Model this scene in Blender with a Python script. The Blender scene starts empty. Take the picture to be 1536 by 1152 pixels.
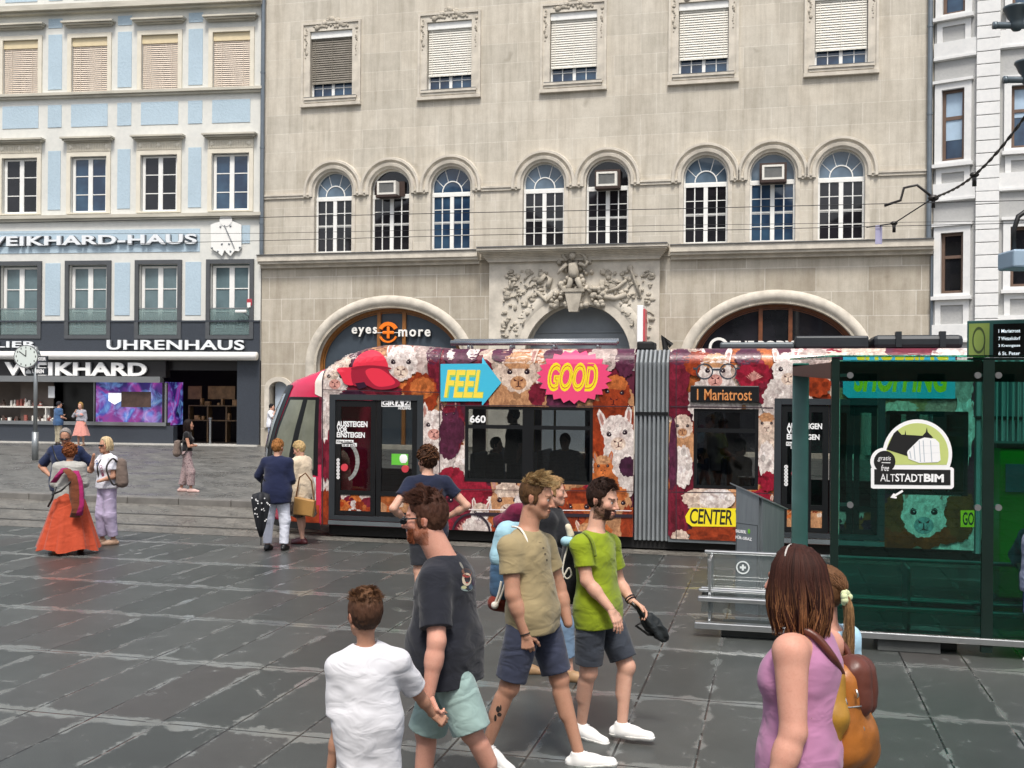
import bpy, bmesh, math, random
import numpy as np
from mathutils import Vector, Matrix
random.seed(7)
SC = bpy.context.scene
COL = SC.collection
R = math.radians
# ------------------------------------------------------------------ camera
F_PX, HOR, ROLL, YAW, CAM_H = 1600.0, 587.0, 0.008, R(13.83), 2.42
cd = bpy.data.cameras.new('camera')
cam = bpy.data.objects.new('camera', cd)
COL.objects.link(cam)
cd.sensor_width = 36.0
cd.lens = F_PX / 1536 * 36
cd.shift_y = (HOR - 576) / 1536
cd.clip_end = 900
cam.matrix_world = (Matrix.Translation((0, 0, CAM_H)) @ Matrix.Rotation(YAW, 4, 'Z')
                    @ Matrix.Rotation(R(90), 4, 'X') @ Matrix.Rotation(ROLL, 4, 'Z'))
SC.camera = cam
# ------------------------------------------------------------------ sky, sun, exposure
W = bpy.data.worlds.new('World')
SC.world = W
W.use_nodes = True
SUN_EL, SUN_AZ = R(60), R(168)       # azimuth measured clockwise from +Y
_n, _l = W.node_tree.nodes, W.node_tree.links
_bg = _n['Background']
_sky = _n.new('ShaderNodeTexSky')
_sky.sky_type = 'NISHITA'
_sky.sun_disc = False
_sky.sun_elevation = SUN_EL
_sky.sun_rotation = SUN_AZ
_sky.dust_density = 4.0
_hs = _n.new('ShaderNodeHueSaturation')
_hs.inputs['Saturation'].default_value = 0.55
_l.new(_sky.outputs[0], _hs.inputs['Color'])
_l.new(_hs.outputs[0], _bg.inputs['Color'])
_bg.inputs['Strength'].default_value = 0.14
_sd = bpy.data.lights.new('sun', 'SUN')
_sd.energy = 2.2
_sd.angle = R(12)
_sd.color = (1.0, 0.95, 0.88)
_so = bpy.data.objects.new('sun', _sd)
COL.objects.link(_so)
_sv = Vector((math.sin(SUN_AZ) * math.cos(SUN_EL), math.cos(SUN_AZ) * math.cos(SUN_EL), math.sin(SUN_EL)))
_so.rotation_euler = _sv.to_track_quat('Z', 'Y').to_euler()
_so.location = _sv * 80
SC.view_settings.view_transform = 'Standard'
SC.view_settings.look = 'None'
SC.view_settings.exposure = 0.46
SC.view_settings.gamma = 1
SC.cycles.max_bounces = 8
SC.cycles.transparent_max_bounces = 24
# ------------------------------------------------------------------ photograph -> place
SA, CA = math.sin(YAW), math.cos(YAW)
def ray(px, py):
    x, y = px - 768, py - 576
    c, s = math.cos(-ROLL), math.sin(-ROLL)
    x, y = x * c - y * s, x * s + y * c
    a, b = x / F_PX, (HOR - 576 - y) / F_PX
    return Vector((a * CA - SA, a * SA + CA, b))        # unit depth along the optical axis
def at(px, py, d):                                       # point seen at (px,py), d metres deep
    v = ray(px, py) * d
    return Vector((v.x, v.y, v.z + CAM_H))
def ground(px, py, z=0.0):
    v = ray(px, py)
    return at(px, py, (z - CAM_H) / v.z)
class Frame:                                             # vertical plane: local x along it, y into it, z up
    def __init__(s, ox, oy, rot=0.0):
        s.o = Vector((ox, oy, 0)); s.r = rot
        s.ux = Vector((math.cos(rot), math.sin(rot), 0)); s.n = Vector((-math.sin(rot), math.cos(rot), 0))
    def __call__(s, px, py, off=0.0):
        v = ray(px, py); c = Vector((0, 0, CAM_H))
        t = ((s.o - c).dot(s.n) + off) / v.dot(s.n)
        p = c + v * t - s.o
        return (p.dot(s.ux), p.z)
    def world(s, x, y, z):
        return s.o + s.ux * x + s.n * y + Vector((0, 0, z))
# ------------------------------------------------------------------ materials
_mats = {}
def lin(c):
    return tuple(((v / 12.92) if v <= .04045 else ((v + .055) / 1.055) ** 2.4) for v in c)
def hexc(h):
    return lin(tuple(int(h[i:i + 2], 16) / 255 for i in (0, 2, 4)))
def newmat(name):
    m = bpy.data.materials.new(name); m.use_nodes = True
    nt = m.node_tree
    return m, nt, nt.nodes, nt.links, nt.nodes['Principled BSDF']
def texco(N, L, kind='Object', scale=None, swz=False):
    tc = N.new('ShaderNodeTexCoord')
    out = tc.outputs[kind]
    if swz:
        sx = N.new('ShaderNodeSeparateXYZ'); cb = N.new('ShaderNodeCombineXYZ')
        L.new(out, sx.inputs[0]); L.new(sx.outputs[0], cb.inputs[0]); L.new(sx.outputs[2], cb.inputs[1])
        out = cb.outputs[0]
    if scale is not None:
        mp = N.new('ShaderNodeMapping'); mp.inputs['Scale'].default_value = scale if hasattr(scale, '__len__') else (scale,) * 3
        L.new(out, mp.inputs[0]); out = mp.outputs[0]
    return out
def noise(N, L, vec, scale, detail=4, rough=.55, dist=0):
    n = N.new('ShaderNodeTexNoise'); n.inputs['Scale'].default_value = scale
    n.inputs['Detail'].default_value = detail; n.inputs['Roughness'].default_value = rough; n.inputs['Distortion'].default_value = dist
    L.new(vec, n.inputs['Vector']); return n.outputs['Fac']
def ramp(N, L, fac, stops):
    r = N.new('ShaderNodeValToRGB'); e = r.color_ramp.elements
    while len(e) < len(stops): e.new(.5)
    for i, (p, c) in enumerate(stops):
        e[i].position = p; e[i].color = (*c, 1) if len(c) == 3 else c
    L.new(fac, r.inputs[0]); return r.outputs[0]
def mixc(N, L, fac, a, b, mode='MIX'):
    m = N.new('ShaderNodeMix'); m.data_type = 'RGBA'; m.blend_type = mode
    for s, v in ((m.inputs[0], fac), (m.inputs[6], a), (m.inputs[7], b)):
        if isinstance(v, (int, float)): s.default_value = v
        elif isinstance(v, tuple): s.default_value = (*v[:3], 1)
        else: L.new(v, s)
    return m.outputs[2]
def bumpn(N, L, h, strength, dist, B, prev=None):
    b = N.new('ShaderNodeBump'); b.inputs['Strength'].default_value = strength; b.inputs['Distance'].default_value = dist
    L.new(h, b.inputs['Height'])
    if prev is not None: L.new(prev, b.inputs['Normal'])
    L.new(b.outputs[0], B.inputs['Normal']); return b.outputs[0]
def M(name, col=None, rough=.6, metal=0, var=.12, vs=4, bump=0, bs=40, bd=.01, spec=.5, emit=0, coat=0, stretch=None):
    if name in _mats: return _mats[name]
    if isinstance(col, str): col = hexc(col)
    m, nt, N, L, B = newmat(name)
    B.inputs['Roughness'].default_value = rough; B.inputs['Metallic'].default_value = metal
    B.inputs['Specular IOR Level'].default_value = spec
    if coat: B.inputs['Coat Weight'].default_value = coat
    v = texco(N, L, 'Object', stretch)
    if var:
        f = noise(N, L, v, vs, 5, .6)
        c = ramp(N, L, f, [(.3, tuple(x * (1 - var) for x in col)), (.7, tuple(min(1, x * (1 + var)) for x in col))])
        L.new(c, B.inputs['Base Color'])
    else:
        B.inputs['Base Color'].default_value = (*col, 1)
    if bump:
        bumpn(N, L, noise(N, L, v, bs, 4, .6), bump, bd, B)
    if emit:
        B.inputs['Emission Color'].default_value = (*col, 1); B.inputs['Emission Strength'].default_value = emit
    _mats[name] = m
    return m
def cloth(name, col, fold=.5, weave=True, rough=.9, var=.1, vs=7):
    return cloth_(name, col, fold * .6, weave, rough, var, vs)
def cloth_(name, col, fold=.5, weave=True, rough=.9, var=.1, vs=7):
    key = 'cloth ' + name
    if key in _mats: return _mats[key]
    if isinstance(col, str): col = hexc(col)
    m, nt, N, L, B = newmat(key)
    B.inputs['Roughness'].default_value = rough; B.inputs['Specular IOR Level'].default_value = .25
    B.inputs['Sheen Weight'].default_value = .15
    v = texco(N, L, 'Object')
    f = noise(N, L, v, vs, 5, .65)
    c = ramp(N, L, f, [(.3, tuple(x * (1 - var) for x in col)), (.7, tuple(min(1, x * (1 + var)) for x in col))])
    L.new(c, B.inputs['Base Color'])
    mp = N.new('ShaderNodeMapping'); mp.inputs['Scale'].default_value = (5, 5, 9); mp.inputs['Rotation'].default_value = (.5, .4, .3)
    L.new(v, mp.inputs[0])
    nb = bumpn(N, L, noise(N, L, mp.outputs[0], 1.25, 2, .42, 1.0), fold, .05, B)
    if weave: bumpn(N, L, noise(N, L, v, 420, 1), .12, .002, B, nb)
    _mats[key] = m
    return m
def attrmat(name, rough=.5, fur=.0, fscale=60, bump=0, coat=0, lumps=0):      # colour attribute 'Col' holds a printed pattern
    if name in _mats: return _mats[name]
    m, nt, N, L, B = newmat(name)
    a = N.new('ShaderNodeVertexColor'); a.layer_name = 'Col'
    c = a.outputs[0]
    B.inputs['Roughness'].default_value = rough
    if coat: B.inputs['Coat Weight'].default_value = coat; B.inputs['Coat Roughness'].default_value = .08
    v = texco(N, L, 'Object')
    if fur:
        mp = N.new('ShaderNodeMapping'); mp.inputs['Scale'].default_value = (1, 1, .45); L.new(v, mp.inputs[0])
        nz = N.new('ShaderNodeTexNoise'); nz.inputs['Scale'].default_value = 9; nz.inputs['Detail'].default_value = 3; L.new(v, nz.inputs['Vector'])
        wv = mixc(N, L, .16, mp.outputs[0], nz.outputs['Color'], 'ADD')
        vo = N.new('ShaderNodeTexVoronoi'); vo.inputs['Scale'].default_value = fscale * .55; vo.feature = 'SMOOTH_F1'; L.new(wv, vo.inputs['Vector'])
        f = noise(N, L, wv, fscale * 1.6, 8, .75, 1.5); f3 = noise(N, L, v, fscale * .16, 5, .65, .8)
        c = mixc(N, L, fur, c, ramp(N, L, vo.outputs['Distance'], [(.12, (1.15, 1.12, 1.1)), (.42, (.8, .72, .7)), (.72, (.30, .17, .16))]), 'MULTIPLY')
        c = mixc(N, L, fur * .8, c, ramp(N, L, f, [(.36, (.30, .2, .18)), (.5, (.85, .8, .78)), (.60, (1.25, 1.2, 1.2)), (.72, (2.4, 2.2, 2.1))]), 'MULTIPLY')
        c = mixc(N, L, 1.0, c, (.86, .84, .82), 'DARKEN')
        c = mixc(N, L, fur * .9, c, ramp(N, L, f3, [(.36, (.35, .25, .25)), (.5, (.9, .86, .85)), (.62, (1.12, 1.1, 1.08))]), 'MULTIPLY')
    if lumps:
        f2 = noise(N, L, v, 5, 3, .6)
        c = mixc(N, L, lumps, c, ramp(N, L, f2, [(.35, (.3, .2, .2)), (.6, (1, 1, 1))]), 'MULTIPLY')
    L.new(c, B.inputs['Base Color'])
    _mats[name] = m
    return m
def glass(name, tint, alpha=.3, rough=.02, refl=.25, base=(.01, .012, .014)):
    if name in _mats: return _mats[name]
    m, nt, N, L, B = newmat(name)
    B.inputs['Base Color'].default_value = (*base, 1); B.inputs['Roughness'].default_value = rough
    t = N.new('ShaderNodeBsdfTransparent'); t.inputs[0].default_value = (*tint, 1)
    mx = N.new('ShaderNodeMixShader'); mx.inputs[0].default_value = alpha
    out = N['Material Output']
    L.new(t.outputs[0], mx.inputs[1]); L.new(B.outputs[0], mx.inputs[2]); L.new(mx.outputs[0], out.inputs[0])
    g = N.new('ShaderNodeBsdfGlossy'); g.inputs['Roughness'].default_value = rough
    fr = N.new('ShaderNodeFresnel'); fr.inputs[0].default_value = 1.5
    ml = N.new('ShaderNodeMath'); ml.operation = 'MULTIPLY_ADD'; ml.inputs[1].default_value = 1.0; ml.inputs[2].default_value = refl * .1
    L.new(fr.outputs[0], ml.inputs[0])
    m2 = N.new('ShaderNodeMixShader'); L.new(ml.outputs[0], m2.inputs[0])
    L.new(mx.outputs[0], m2.inputs[1]); L.new(g.outputs[0], m2.inputs[2]); L.new(m2.outputs[0], out.inputs[0])
    _mats[name] = m
    return m
# ------------------------------------------------------------------ objects
def tag(o, label=None, cat=None, group=None, kind=None):
    if label: o['label'] = label
    if cat: o['category'] = cat
    if group: o['group'] = group
    if kind: o['kind'] = kind
    return o
def empty(name, loc=(0, 0, 0), rz=0.0, label=None, cat=None, group=None):
    o = bpy.data.objects.new(name, None); COL.objects.link(o)
    o.location = loc; o.rotation_euler = (0, 0, rz); o.empty_display_size = .2
    return tag(o, label, cat, group)
def copy_tree(o, parent=None):
    c = o.copy(); COL.objects.link(c)
    if parent is not None: c.parent = parent
    for ch in list(o.children): copy_tree(ch, c)
    return c
def raw(name, V, Fc, mat, parent=None, smooth=False, cols=None, fmi=None):
    me = bpy.data.meshes.new(name)
    if isinstance(V, np.ndarray):
        nv, nf = len(V), len(Fc); k = Fc.shape[1]
        me.vertices.add(nv); me.vertices.foreach_set('co', V.astype(np.float32).ravel())
        me.loops.add(nf * k); me.loops.foreach_set('vertex_index', Fc.astype(np.int32).ravel())
        me.polygons.add(nf); me.polygons.foreach_set('loop_start', np.arange(0, nf * k, k, dtype=np.int32))
        me.update(calc_edges=True); me.validate()
    else:
        me.from_pydata([tuple(v) for v in V], [], Fc)
    mats = mat if isinstance(mat, (list, tuple)) else [mat]
    for m in mats: me.materials.append(m)
    if fmi is not None: me.polygons.foreach_set('material_index', np.array(fmi, np.int32))
    if smooth: me.polygons.foreach_set('use_smooth', np.ones(len(me.polygons), bool))
    if cols is not None:
        ca = me.color_attributes.new('Col', 'FLOAT_COLOR', 'POINT')
        a = np.ones((len(me.vertices), 4), np.float32); a[:, :3] = np.array(cols, np.float32)
        ca.data.foreach_set('color', a.ravel())
    o = bpy.data.objects.new(name, me); COL.objects.link(o)
    if parent is not None: o.parent = parent
    return o
class MB:
    def __init__(s): s.v, s.f, s.c, s.mi, s.cm = [], [], [], [], 0
    def add(s, V, Fc, col=None):
        b = len(s.v); s.v += [tuple(p) for p in V]
        s.f += [tuple(i + b for i in f) for f in Fc]; s.mi += [s.cm] * len(Fc)
        s.c += [col or (1, 1, 1)] * len(V)
        return s
    def box(s, x0, x1, y0, y1, z0, z1, col=None, bev=0.0):
        x0, x1 = min(x0, x1), max(x0, x1); y0, y1 = min(y0, y1), max(y0, y1); z0, z1 = min(z0, z1), max(z0, z1)
        if bev:
            b = min(bev, (x1 - x0) / 2.1, (y1 - y0) / 2.1, (z1 - z0) / 2.1)
            bm = bmesh.new(); bmesh.ops.create_cube(bm, size=1)
            for v in bm.verts:
                v.co = Vector(((x0 + x1) / 2 + v.co.x * (x1 - x0), (y0 + y1) / 2 + v.co.y * (y1 - y0), (z0 + z1) / 2 + v.co.z * (z1 - z0)))
            bmesh.ops.bevel(bm, geom=list(bm.edges), offset=b, segments=2, affect='EDGES', profile=.5)
            bm.verts.index_update()
            s.add([v.co for v in bm.verts], [[v.index for v in f.verts] for f in bm.faces], col); bm.free(); return s
        return s.add([(x0, y0, z0), (x1, y0, z0), (x1, y1, z0), (x0, y1, z0), (x0, y0, z1), (x1, y0, z1), (x1, y1, z1), (x0, y1, z1)],
                     [(0, 3, 2, 1), (4, 5, 6, 7), (0, 1, 5, 4), (1, 2, 6, 5), (2, 3, 7, 6), (3, 0, 4, 7)], col)
    def prism(s, poly, y0, y1, col=None):                # poly in (x,z), extruded along y (convex or simple outline)
        n = len(poly)
        V = [(x, y0, z) for x, z in poly] + [(x, y1, z) for x, z in poly]
        Fc = [tuple(range(n)), tuple(range(2 * n - 1, n - 1, -1))] + [(i, i + n, (i + 1) % n + n, (i + 1) % n) for i in range(n)]
        return s.add(V, Fc, col)
    def loft(s, rings, close=True, caps=True, col=None):
        n = len(rings[0]); V = [p for r in rings for p in r]; Fc = []
        for i in range(len(rings) - 1):
            for j in range(n if close else n - 1):
                k = (j + 1) % n
                Fc.append((i * n + j, i * n + k, (i + 1) * n + k, (i + 1) * n + j))
        if caps and close:
            Fc.append(tuple(range(n - 1, -1, -1))); Fc.append(tuple(range((len(rings) - 1) * n, len(rings) * n)))
        return s.add(V, Fc, col)
    def tube(s, pts, r, n=8, col=None, caps=True):
        pts = [Vector(p) for p in pts]; rs = r if hasattr(r, '__len__') else [r] * len(pts)
        rings = []; ref = None
        for i, p in enumerate(pts):
            t = (pts[min(i + 1, len(pts) - 1)] - pts[max(i - 1, 0)]).normalized()
            if ref is None:
                ref = Vector((0, 0, 1)) if abs(t.z) < .9 else Vector((1, 0, 0))
            a = (ref - t * ref.dot(t)).normalized(); b = t.cross(a); ref = a
            rings.append([p + (a * math.cos(2 * math.pi * j / n) + b * math.sin(2 * math.pi * j / n)) * rs[i] for j in range(n)])
        return s.loft(rings, True, caps, col)
    def lathe(s, prof, c=(0, 0, 0), n=20, axis='z', col=None):   # prof: (radius, height)
        c = Vector(c); rings = []
        for r, h in prof:
            ring = []
            for j in range(n):
                a = 2 * math.pi * j / n; u, w = r * math.cos(a), r * math.sin(a)
                ring.append(c + (Vector((u, w, h)) if axis == 'z' else Vector((u, h, w)) if axis == 'y' else Vector((h, u, w))))
            rings.append(ring)
        return s.loft(rings, True, True, col)
    def ell(s, c, r, n=12, m=8, col=None):
        c = Vector(c); r = r if hasattr(r, '__len__') else (r, r, r)
        rings = []
        for i in range(1, m):
            t = math.pi * i / m
            rings.append([c + Vector((r[0] * math.sin(t) * math.cos(2 * math.pi * j / n), r[1] * math.sin(t) * math.sin(2 * math.pi * j / n), -r[2] * math.cos(t))) for j in range(n)])
        return s.loft(rings, True, True, col)
    def mesh(s, me, fn=lambda p: p, col=None):
        s.add([fn(v.co) for v in me.vertices], [tuple(p.vertices) for p in me.polygons], col); return s
    def build(s, name, mat, parent=None, smooth=False, cols=False):
        multi = isinstance(mat, (list, tuple))
        return raw(name, s.v, s.f, mat, parent, smooth, s.c if cols else None, s.mi if multi else None)
def plate_mesh(loops, depth):
    cu = bpy.data.curves.new('outline', 'CURVE'); cu.dimensions = '2D'; cu.fill_mode = 'BOTH'; cu.extrude = depth / 2
    for lp in loops:
        sp = cu.splines.new('POLY'); sp.points.add(len(lp) - 1); sp.use_cyclic_u = True
        for q, (x, z) in zip(sp.points, lp): q.co = (x, z, 0, 1)
    o = bpy.data.objects.new('outline', cu); me = bpy.data.meshes.new_from_object(o)
    bpy.data.objects.remove(o); bpy.data.curves.remove(cu)
    return me
def plate(mb, loops, y0, y1, col=None):                  # outline with holes in (x,z); slab between y0 and y1
    me = plate_mesh(loops, abs(y1 - y0)); ym = (y0 + y1) / 2
    mb.mesh(me, lambda p: (p.x, ym - p.z, p.y), col); bpy.data.meshes.remove(me); return mb
def text_pts(s, bold=0.0, shear=0.0, depth=.02, spacing=1.0, res=4):
    cu = bpy.data.curves.new('lettering', 'FONT'); cu.body = s; cu.size = 1; cu.offset = bold; cu.shear = shear
    cu.extrude = depth / 2; cu.space_character = spacing; cu.resolution_u = res
    o = bpy.data.objects.new('lettering', cu); me = bpy.data.meshes.new_from_object(o)
    bpy.data.objects.remove(o); bpy.data.curves.remove(cu)
    V = [tuple(v.co) for v in me.vertices]; Fc = [tuple(p.vertices) for p in me.polygons]
    bpy.data.meshes.remove(me); return V, Fc
def text(mb, s, x0, z0, x1, z1, y, depth=.02, bold=0.0, shear=0.0, col=None, spacing=1.0, zslope=0.0):
    V, Fc = text_pts(s, bold, shear, 1.0, spacing)
    xs = [v[0] for v in V]; ys = [v[1] for v in V]
    ax, bx, ay, by = min(xs), max(xs), min(ys), max(ys)
    out = []
    for v in V:
        x = x0 + (v[0] - ax) / (bx - ax) * (x1 - x0)
        out.append((x, y - (v[2] + .5) * depth, z0 + (v[1] - ay) / (by - ay) * (z1 - z0) + zslope * (x - x0)))
    return mb.add(out, Fc, col)
def rect(x0, z0, x1, z1): return [(x0, z0), (x1, z0), (x1, z1), (x0, z1)]
def archl(x0, z0, x1, zs, n=20, ry=None):                 # opening with a round (or elliptic) head springing at zs
    c, r = (x0 + x1) / 2, (x1 - x0) / 2; ry = ry or r
    return [(x0, z0), (x1, z0)] + [(c + r * math.cos(math.pi * i / n), zs + ry * math.sin(math.pi * i / n)) for i in range(n + 1)]
def ring(cx, cz, r0, r1, a0=0, a1=math.pi, n=20, k=1.0):
    return [(cx + r1 * math.cos(a0 + (a1 - a0) * i / n), cz + k * r1 * math.sin(a0 + (a1 - a0) * i / n)) for i in range(n + 1)] + \
           [(cx + r0 * math.cos(a1 + (a0 - a1) * i / n), cz + k * r0 * math.sin(a1 + (a0 - a1) * i / n)) for i in range(n + 1)]
def smooth_by_angle(o, deg=35):
    me = o.data; me.polygons.foreach_set('use_smooth', np.ones(len(me.polygons), bool))
    bm = bmesh.new(); bm.from_mesh(me)
    bmesh.ops.remove_doubles(bm, verts=bm.verts, dist=1e-5)
    for e in bm.edges:
        if len(e.link_faces) == 2 and e.calc_face_angle(3.2) > R(deg): e.smooth = False
    bm.to_mesh(me); bm.free(); return o
# ------------------------------------------------------------------ ground
def mathn(N, L, op, a, b=None, c=None):
    m = N.new('ShaderNodeMath'); m.operation = op
    for s, v in zip(m.inputs, (a, b, c)):
        if v is None: continue
        if isinstance(v, (int, float)): s.default_value = v
        else: L.new(v, s)
    return m.outputs[0]
SLAB_W, SLAB_L = .545, 1.62
def plaza_material():
    m, nt, N, L, B = newmat('wet granite slabs')
    v = texco(N, L, 'Object')
    sx = N.new('ShaderNodeSeparateXYZ'); L.new(v, sx.inputs[0])
    def cell(o, size, ph):
        q = mathn(N, L, 'DIVIDE', mathn(N, L, 'SUBTRACT', o, ph), size)
        fl = mathn(N, L, 'FLOOR', q); fr = mathn(N, L, 'FRACT', q)
        d = mathn(N, L, 'MULTIPLY', mathn(N, L, 'SUBTRACT', .5, mathn(N, L, 'ABSOLUTE', mathn(N, L, 'SUBTRACT', fr, .5))), size)
        return fl, d
    ix, dx = cell(sx.outputs[0], SLAB_W, ground(918, 1135).x)
    iy, dy = cell(sx.outputs[1], SLAB_L, 11.75)
    cb = N.new('ShaderNodeCombineXYZ'); L.new(ix, cb.inputs[0]); L.new(iy, cb.inputs[1])
    wn = N.new('ShaderNodeTexWhiteNoise'); wn.noise_dimensions = '2D'; L.new(cb.outputs[0], wn.inputs['Vector'])
    big = noise(N, L, v, .55, 4, .6); mid = noise(N, L, v, 2.6, 6, .72, .6); fine = noise(N, L, v, 130, 3, .7); spk = noise(N, L, v, 34, 4, .7)
    slab = ramp(N, L, wn.outputs['Value'], [(0, hexc('424644')), (.35, hexc('4a4e4c')), (.7, hexc('535654')), (1, hexc('4e4c4a'))])
    slab = mixc(N, L, .55, slab, ramp(N, L, fine, [(.35, (.18, .18, .18)), (.65, (1.05, 1.05, 1.05))]), 'MULTIPLY')
    slab = mixc(N, L, .35, slab, ramp(N, L, mid, [(.35, (.45, .45, .45)), (.65, (1, 1, 1))]), 'MULTIPLY')
    # water lies along the joints, widest on the cross joints, and in shallow dips
    wob = mathn(N, L, 'MULTIPLY', mathn(N, L, 'SUBTRACT', mid, .5), .46)
    wob2 = mathn(N, L, 'MULTIPLY', mathn(N, L, 'SUBTRACT', spk, .5), .07)
    ex = mathn(N, L, 'ADD', mathn(N, L, 'SUBTRACT', dx, .014), mathn(N, L, 'ADD', mathn(N, L, 'MULTIPLY', wob, .75), wob2))
    ey = mathn(N, L, 'ADD', mathn(N, L, 'SUBTRACT', dy, .075), mathn(N, L, 'ADD', wob, wob2))
    e = mathn(N, L, 'MINIMUM', ex, ey)
    dip = mathn(N, L, 'MULTIPLY', mathn(N, L, 'SUBTRACT', .66, mathn(N, L, 'ADD', mid, mathn(N, L, 'MULTIPLY', mathn(N, L, 'SUBTRACT', spk, .5), .25))), -.5)
    dipm = mathn(N, L, 'MULTIPLY', mathn(N, L, 'SUBTRACT', mathn(N, L, 'ADD', mathn(N, L, 'MULTIPLY', mid, .75), mathn(N, L, 'MULTIPLY', spk, .35)), .67), -1.2)
    e = mathn(N, L, 'MINIMUM', e, dipm)
    wet = N.new('ShaderNodeMapRange'); wet.inputs['From Min'].default_value = .012; wet.inputs['From Max'].default_value = -.012
    L.new(e, wet.inputs['Value']); wet = wet.outputs[0]
    col = mixc(N, L, wet, slab, hexc('6a6d6b'))
    jd = mathn(N, L, 'MINIMUM', dx, mathn(N, L, 'ADD', dy, .0))
    jl = N.new('ShaderNodeMapRange'); jl.inputs['From Min'].default_value = .011; jl.inputs['From Max'].default_value = .004
    L.new(jd, jl.inputs['Value'])
    jn = mathn(N, L, 'MULTIPLY', jl.outputs[0], mathn(N, L, 'GREATER_THAN', big, .46))
    col = mixc(N, L, jn, col, (.012, .012, .012))
    L.new(col, B.inputs['Base Color']); B.inputs['Specular IOR Level'].default_value = .42
    rg = N.new('ShaderNodeMapRange'); rg.inputs['To Min'].default_value = .40; rg.inputs['To Max'].default_value = .15
    L.new(wet, rg.inputs['Value'])
    rr = mathn(N, L, 'ADD', rg.outputs[0], mathn(N, L, 'MULTIPLY', mathn(N, L, 'SUBTRACT', big, .5), .25))
    L.new(rr, B.inputs['Roughness'])
    dry = mathn(N, L, 'SUBTRACT', 1.0, wet)
    h = mathn(N, L, 'ADD', mathn(N, L, 'MULTIPLY', fine, mathn(N, L, 'MULTIPLY', dry, .12)), mathn(N, L, 'MULTIPLY', jl.outputs[0], -1.0))
    bumpn(N, L, h, .5, .006, B)
    return m
def cobble_material(name, c1, c2, size, wav, rough=.38):
    m, nt, N, L, B = newmat(name)
    v = texco(N, L, 'Object')
    nz = N.new('ShaderNodeTexNoise'); nz.inputs['Scale'].default_value = .5; L.new(v, nz.inputs['Vector'])
    wv = N.new('ShaderNodeTexWave'); wv.inputs['Scale'].default_value = wav; wv.inputs['Distortion'].default_value = 5; wv.inputs['Detail'].default_value = 2
    wv.bands_direction = 'DIAGONAL'; L.new(v, wv.inputs['Vector'])
    ad = mixc(N, L, .06, v, nz.outputs['Color'], 'ADD')
    vo = N.new('ShaderNodeTexVoronoi'); vo.feature = 'DISTANCE_TO_EDGE'; vo.inputs['Scale'].default_value = 1 / size; L.new(ad, vo.inputs['Vector'])
    vc = N.new('ShaderNodeTexVoronoi'); vc.inputs['Scale'].default_value = 1 / size; L.new(ad, vc.inputs['Vector'])
    sep = N.new('ShaderNodeSeparateColor'); L.new(vc.outputs['Color'], sep.inputs[0])
    col = ramp(N, L, sep.outputs[0], [(0, c1), (1, c2)])
    col = mixc(N, L, .35, col, ramp(N, L, wv.outputs['Fac'], [(.2, (.55, .55, .55)), (.8, (1.0, 1, 1))]), 'MULTIPLY')
    jm = ramp(N, L, vo.outputs['Distance'], [(.0, (.35, .34, .33)), (.09, (1, 1, 1))])
    col = mixc(N, L, .9, col, jm, 'MULTIPLY')
    st = noise(N, L, v, .8, 5, .65)
    col = mixc(N, L, .5, col, ramp(N, L, st, [(.35, (.55, .55, .56)), (.65, (1, 1, 1))]), 'MULTIPLY')
    L.new(col, B.inputs['Base Color'])
    L.new(ramp(N, L, st, [(.35, (rough - .16,) * 3), (.65, (rough + .2,) * 3)]), B.inputs['Roughness'])
    h = mathn(N, L, 'ADD', mathn(N, L, 'MINIMUM', vo.outputs['Distance'], .2), mathn(N, L, 'MULTIPLY', wv.outputs['Fac'], .25))
    bumpn(N, L, h, .7, .03, B)
    return m
KERB_Y = 19.85
WALK_Z = .14
FAC_Y = 39.0
g = MB().add([(-400, -200, 0), (400, -200, 0), (400, 500, 0), (-400, 500, 0)], [(0, 1, 2, 3)]).build('ground', plaza_material())
tag(g, 'dark wet granite slabs of the square with light puddled joints', 'ground', kind='structure')
tz = MB().add([(-200, 15.95, .004), (200, 15.95, .004), (200, KERB_Y - .002, .004), (-200, KERB_Y - .002, .004)], [(0, 1, 2, 3)])
tag(tz.build('road', cobble_material('track setts', hexc('726f69'), hexc('858179'), .13, .8)), 'grey stone setts of the tram track lane', 'road', kind='structure')
rl = MB()
for y in (16.75, 18.18):
    rl.box(-200, 200, y - .03, y + .03, .0, .011); rl.box(-200, 200, y + .075, y + .10, .0, .009)
tag(rl.build('tram_rail', M('worn rail steel', '6d6a66', .3, .9)), 'two grooved steel tram rails set in the setts', 'rail', kind='structure')
sw = MB().box(-200, 200, KERB_Y + .32, 90, -.2, WALK_Z)
tag(sw.build('pavement', cobble_material('pavement setts', hexc('686764'), hexc('7c7b77'), .11, .55, .36)), 'wet grey sett pavement in front of the shops', 'pavement', kind='structure')
kb = MB()
x = -60.0
while x < 40:
    kb.box(x, x + 1.19, KERB_Y, KERB_Y + .32, -.2, WALK_Z + .004, bev=.02); x += 1.2
tag(kb.build('kerb', M('kerb granite', '6e6c68', .45, var=.2, vs=3, bump=.3, bs=60)), 'grey granite kerb between track lane and pavement', 'kerb', kind='structure')
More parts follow.
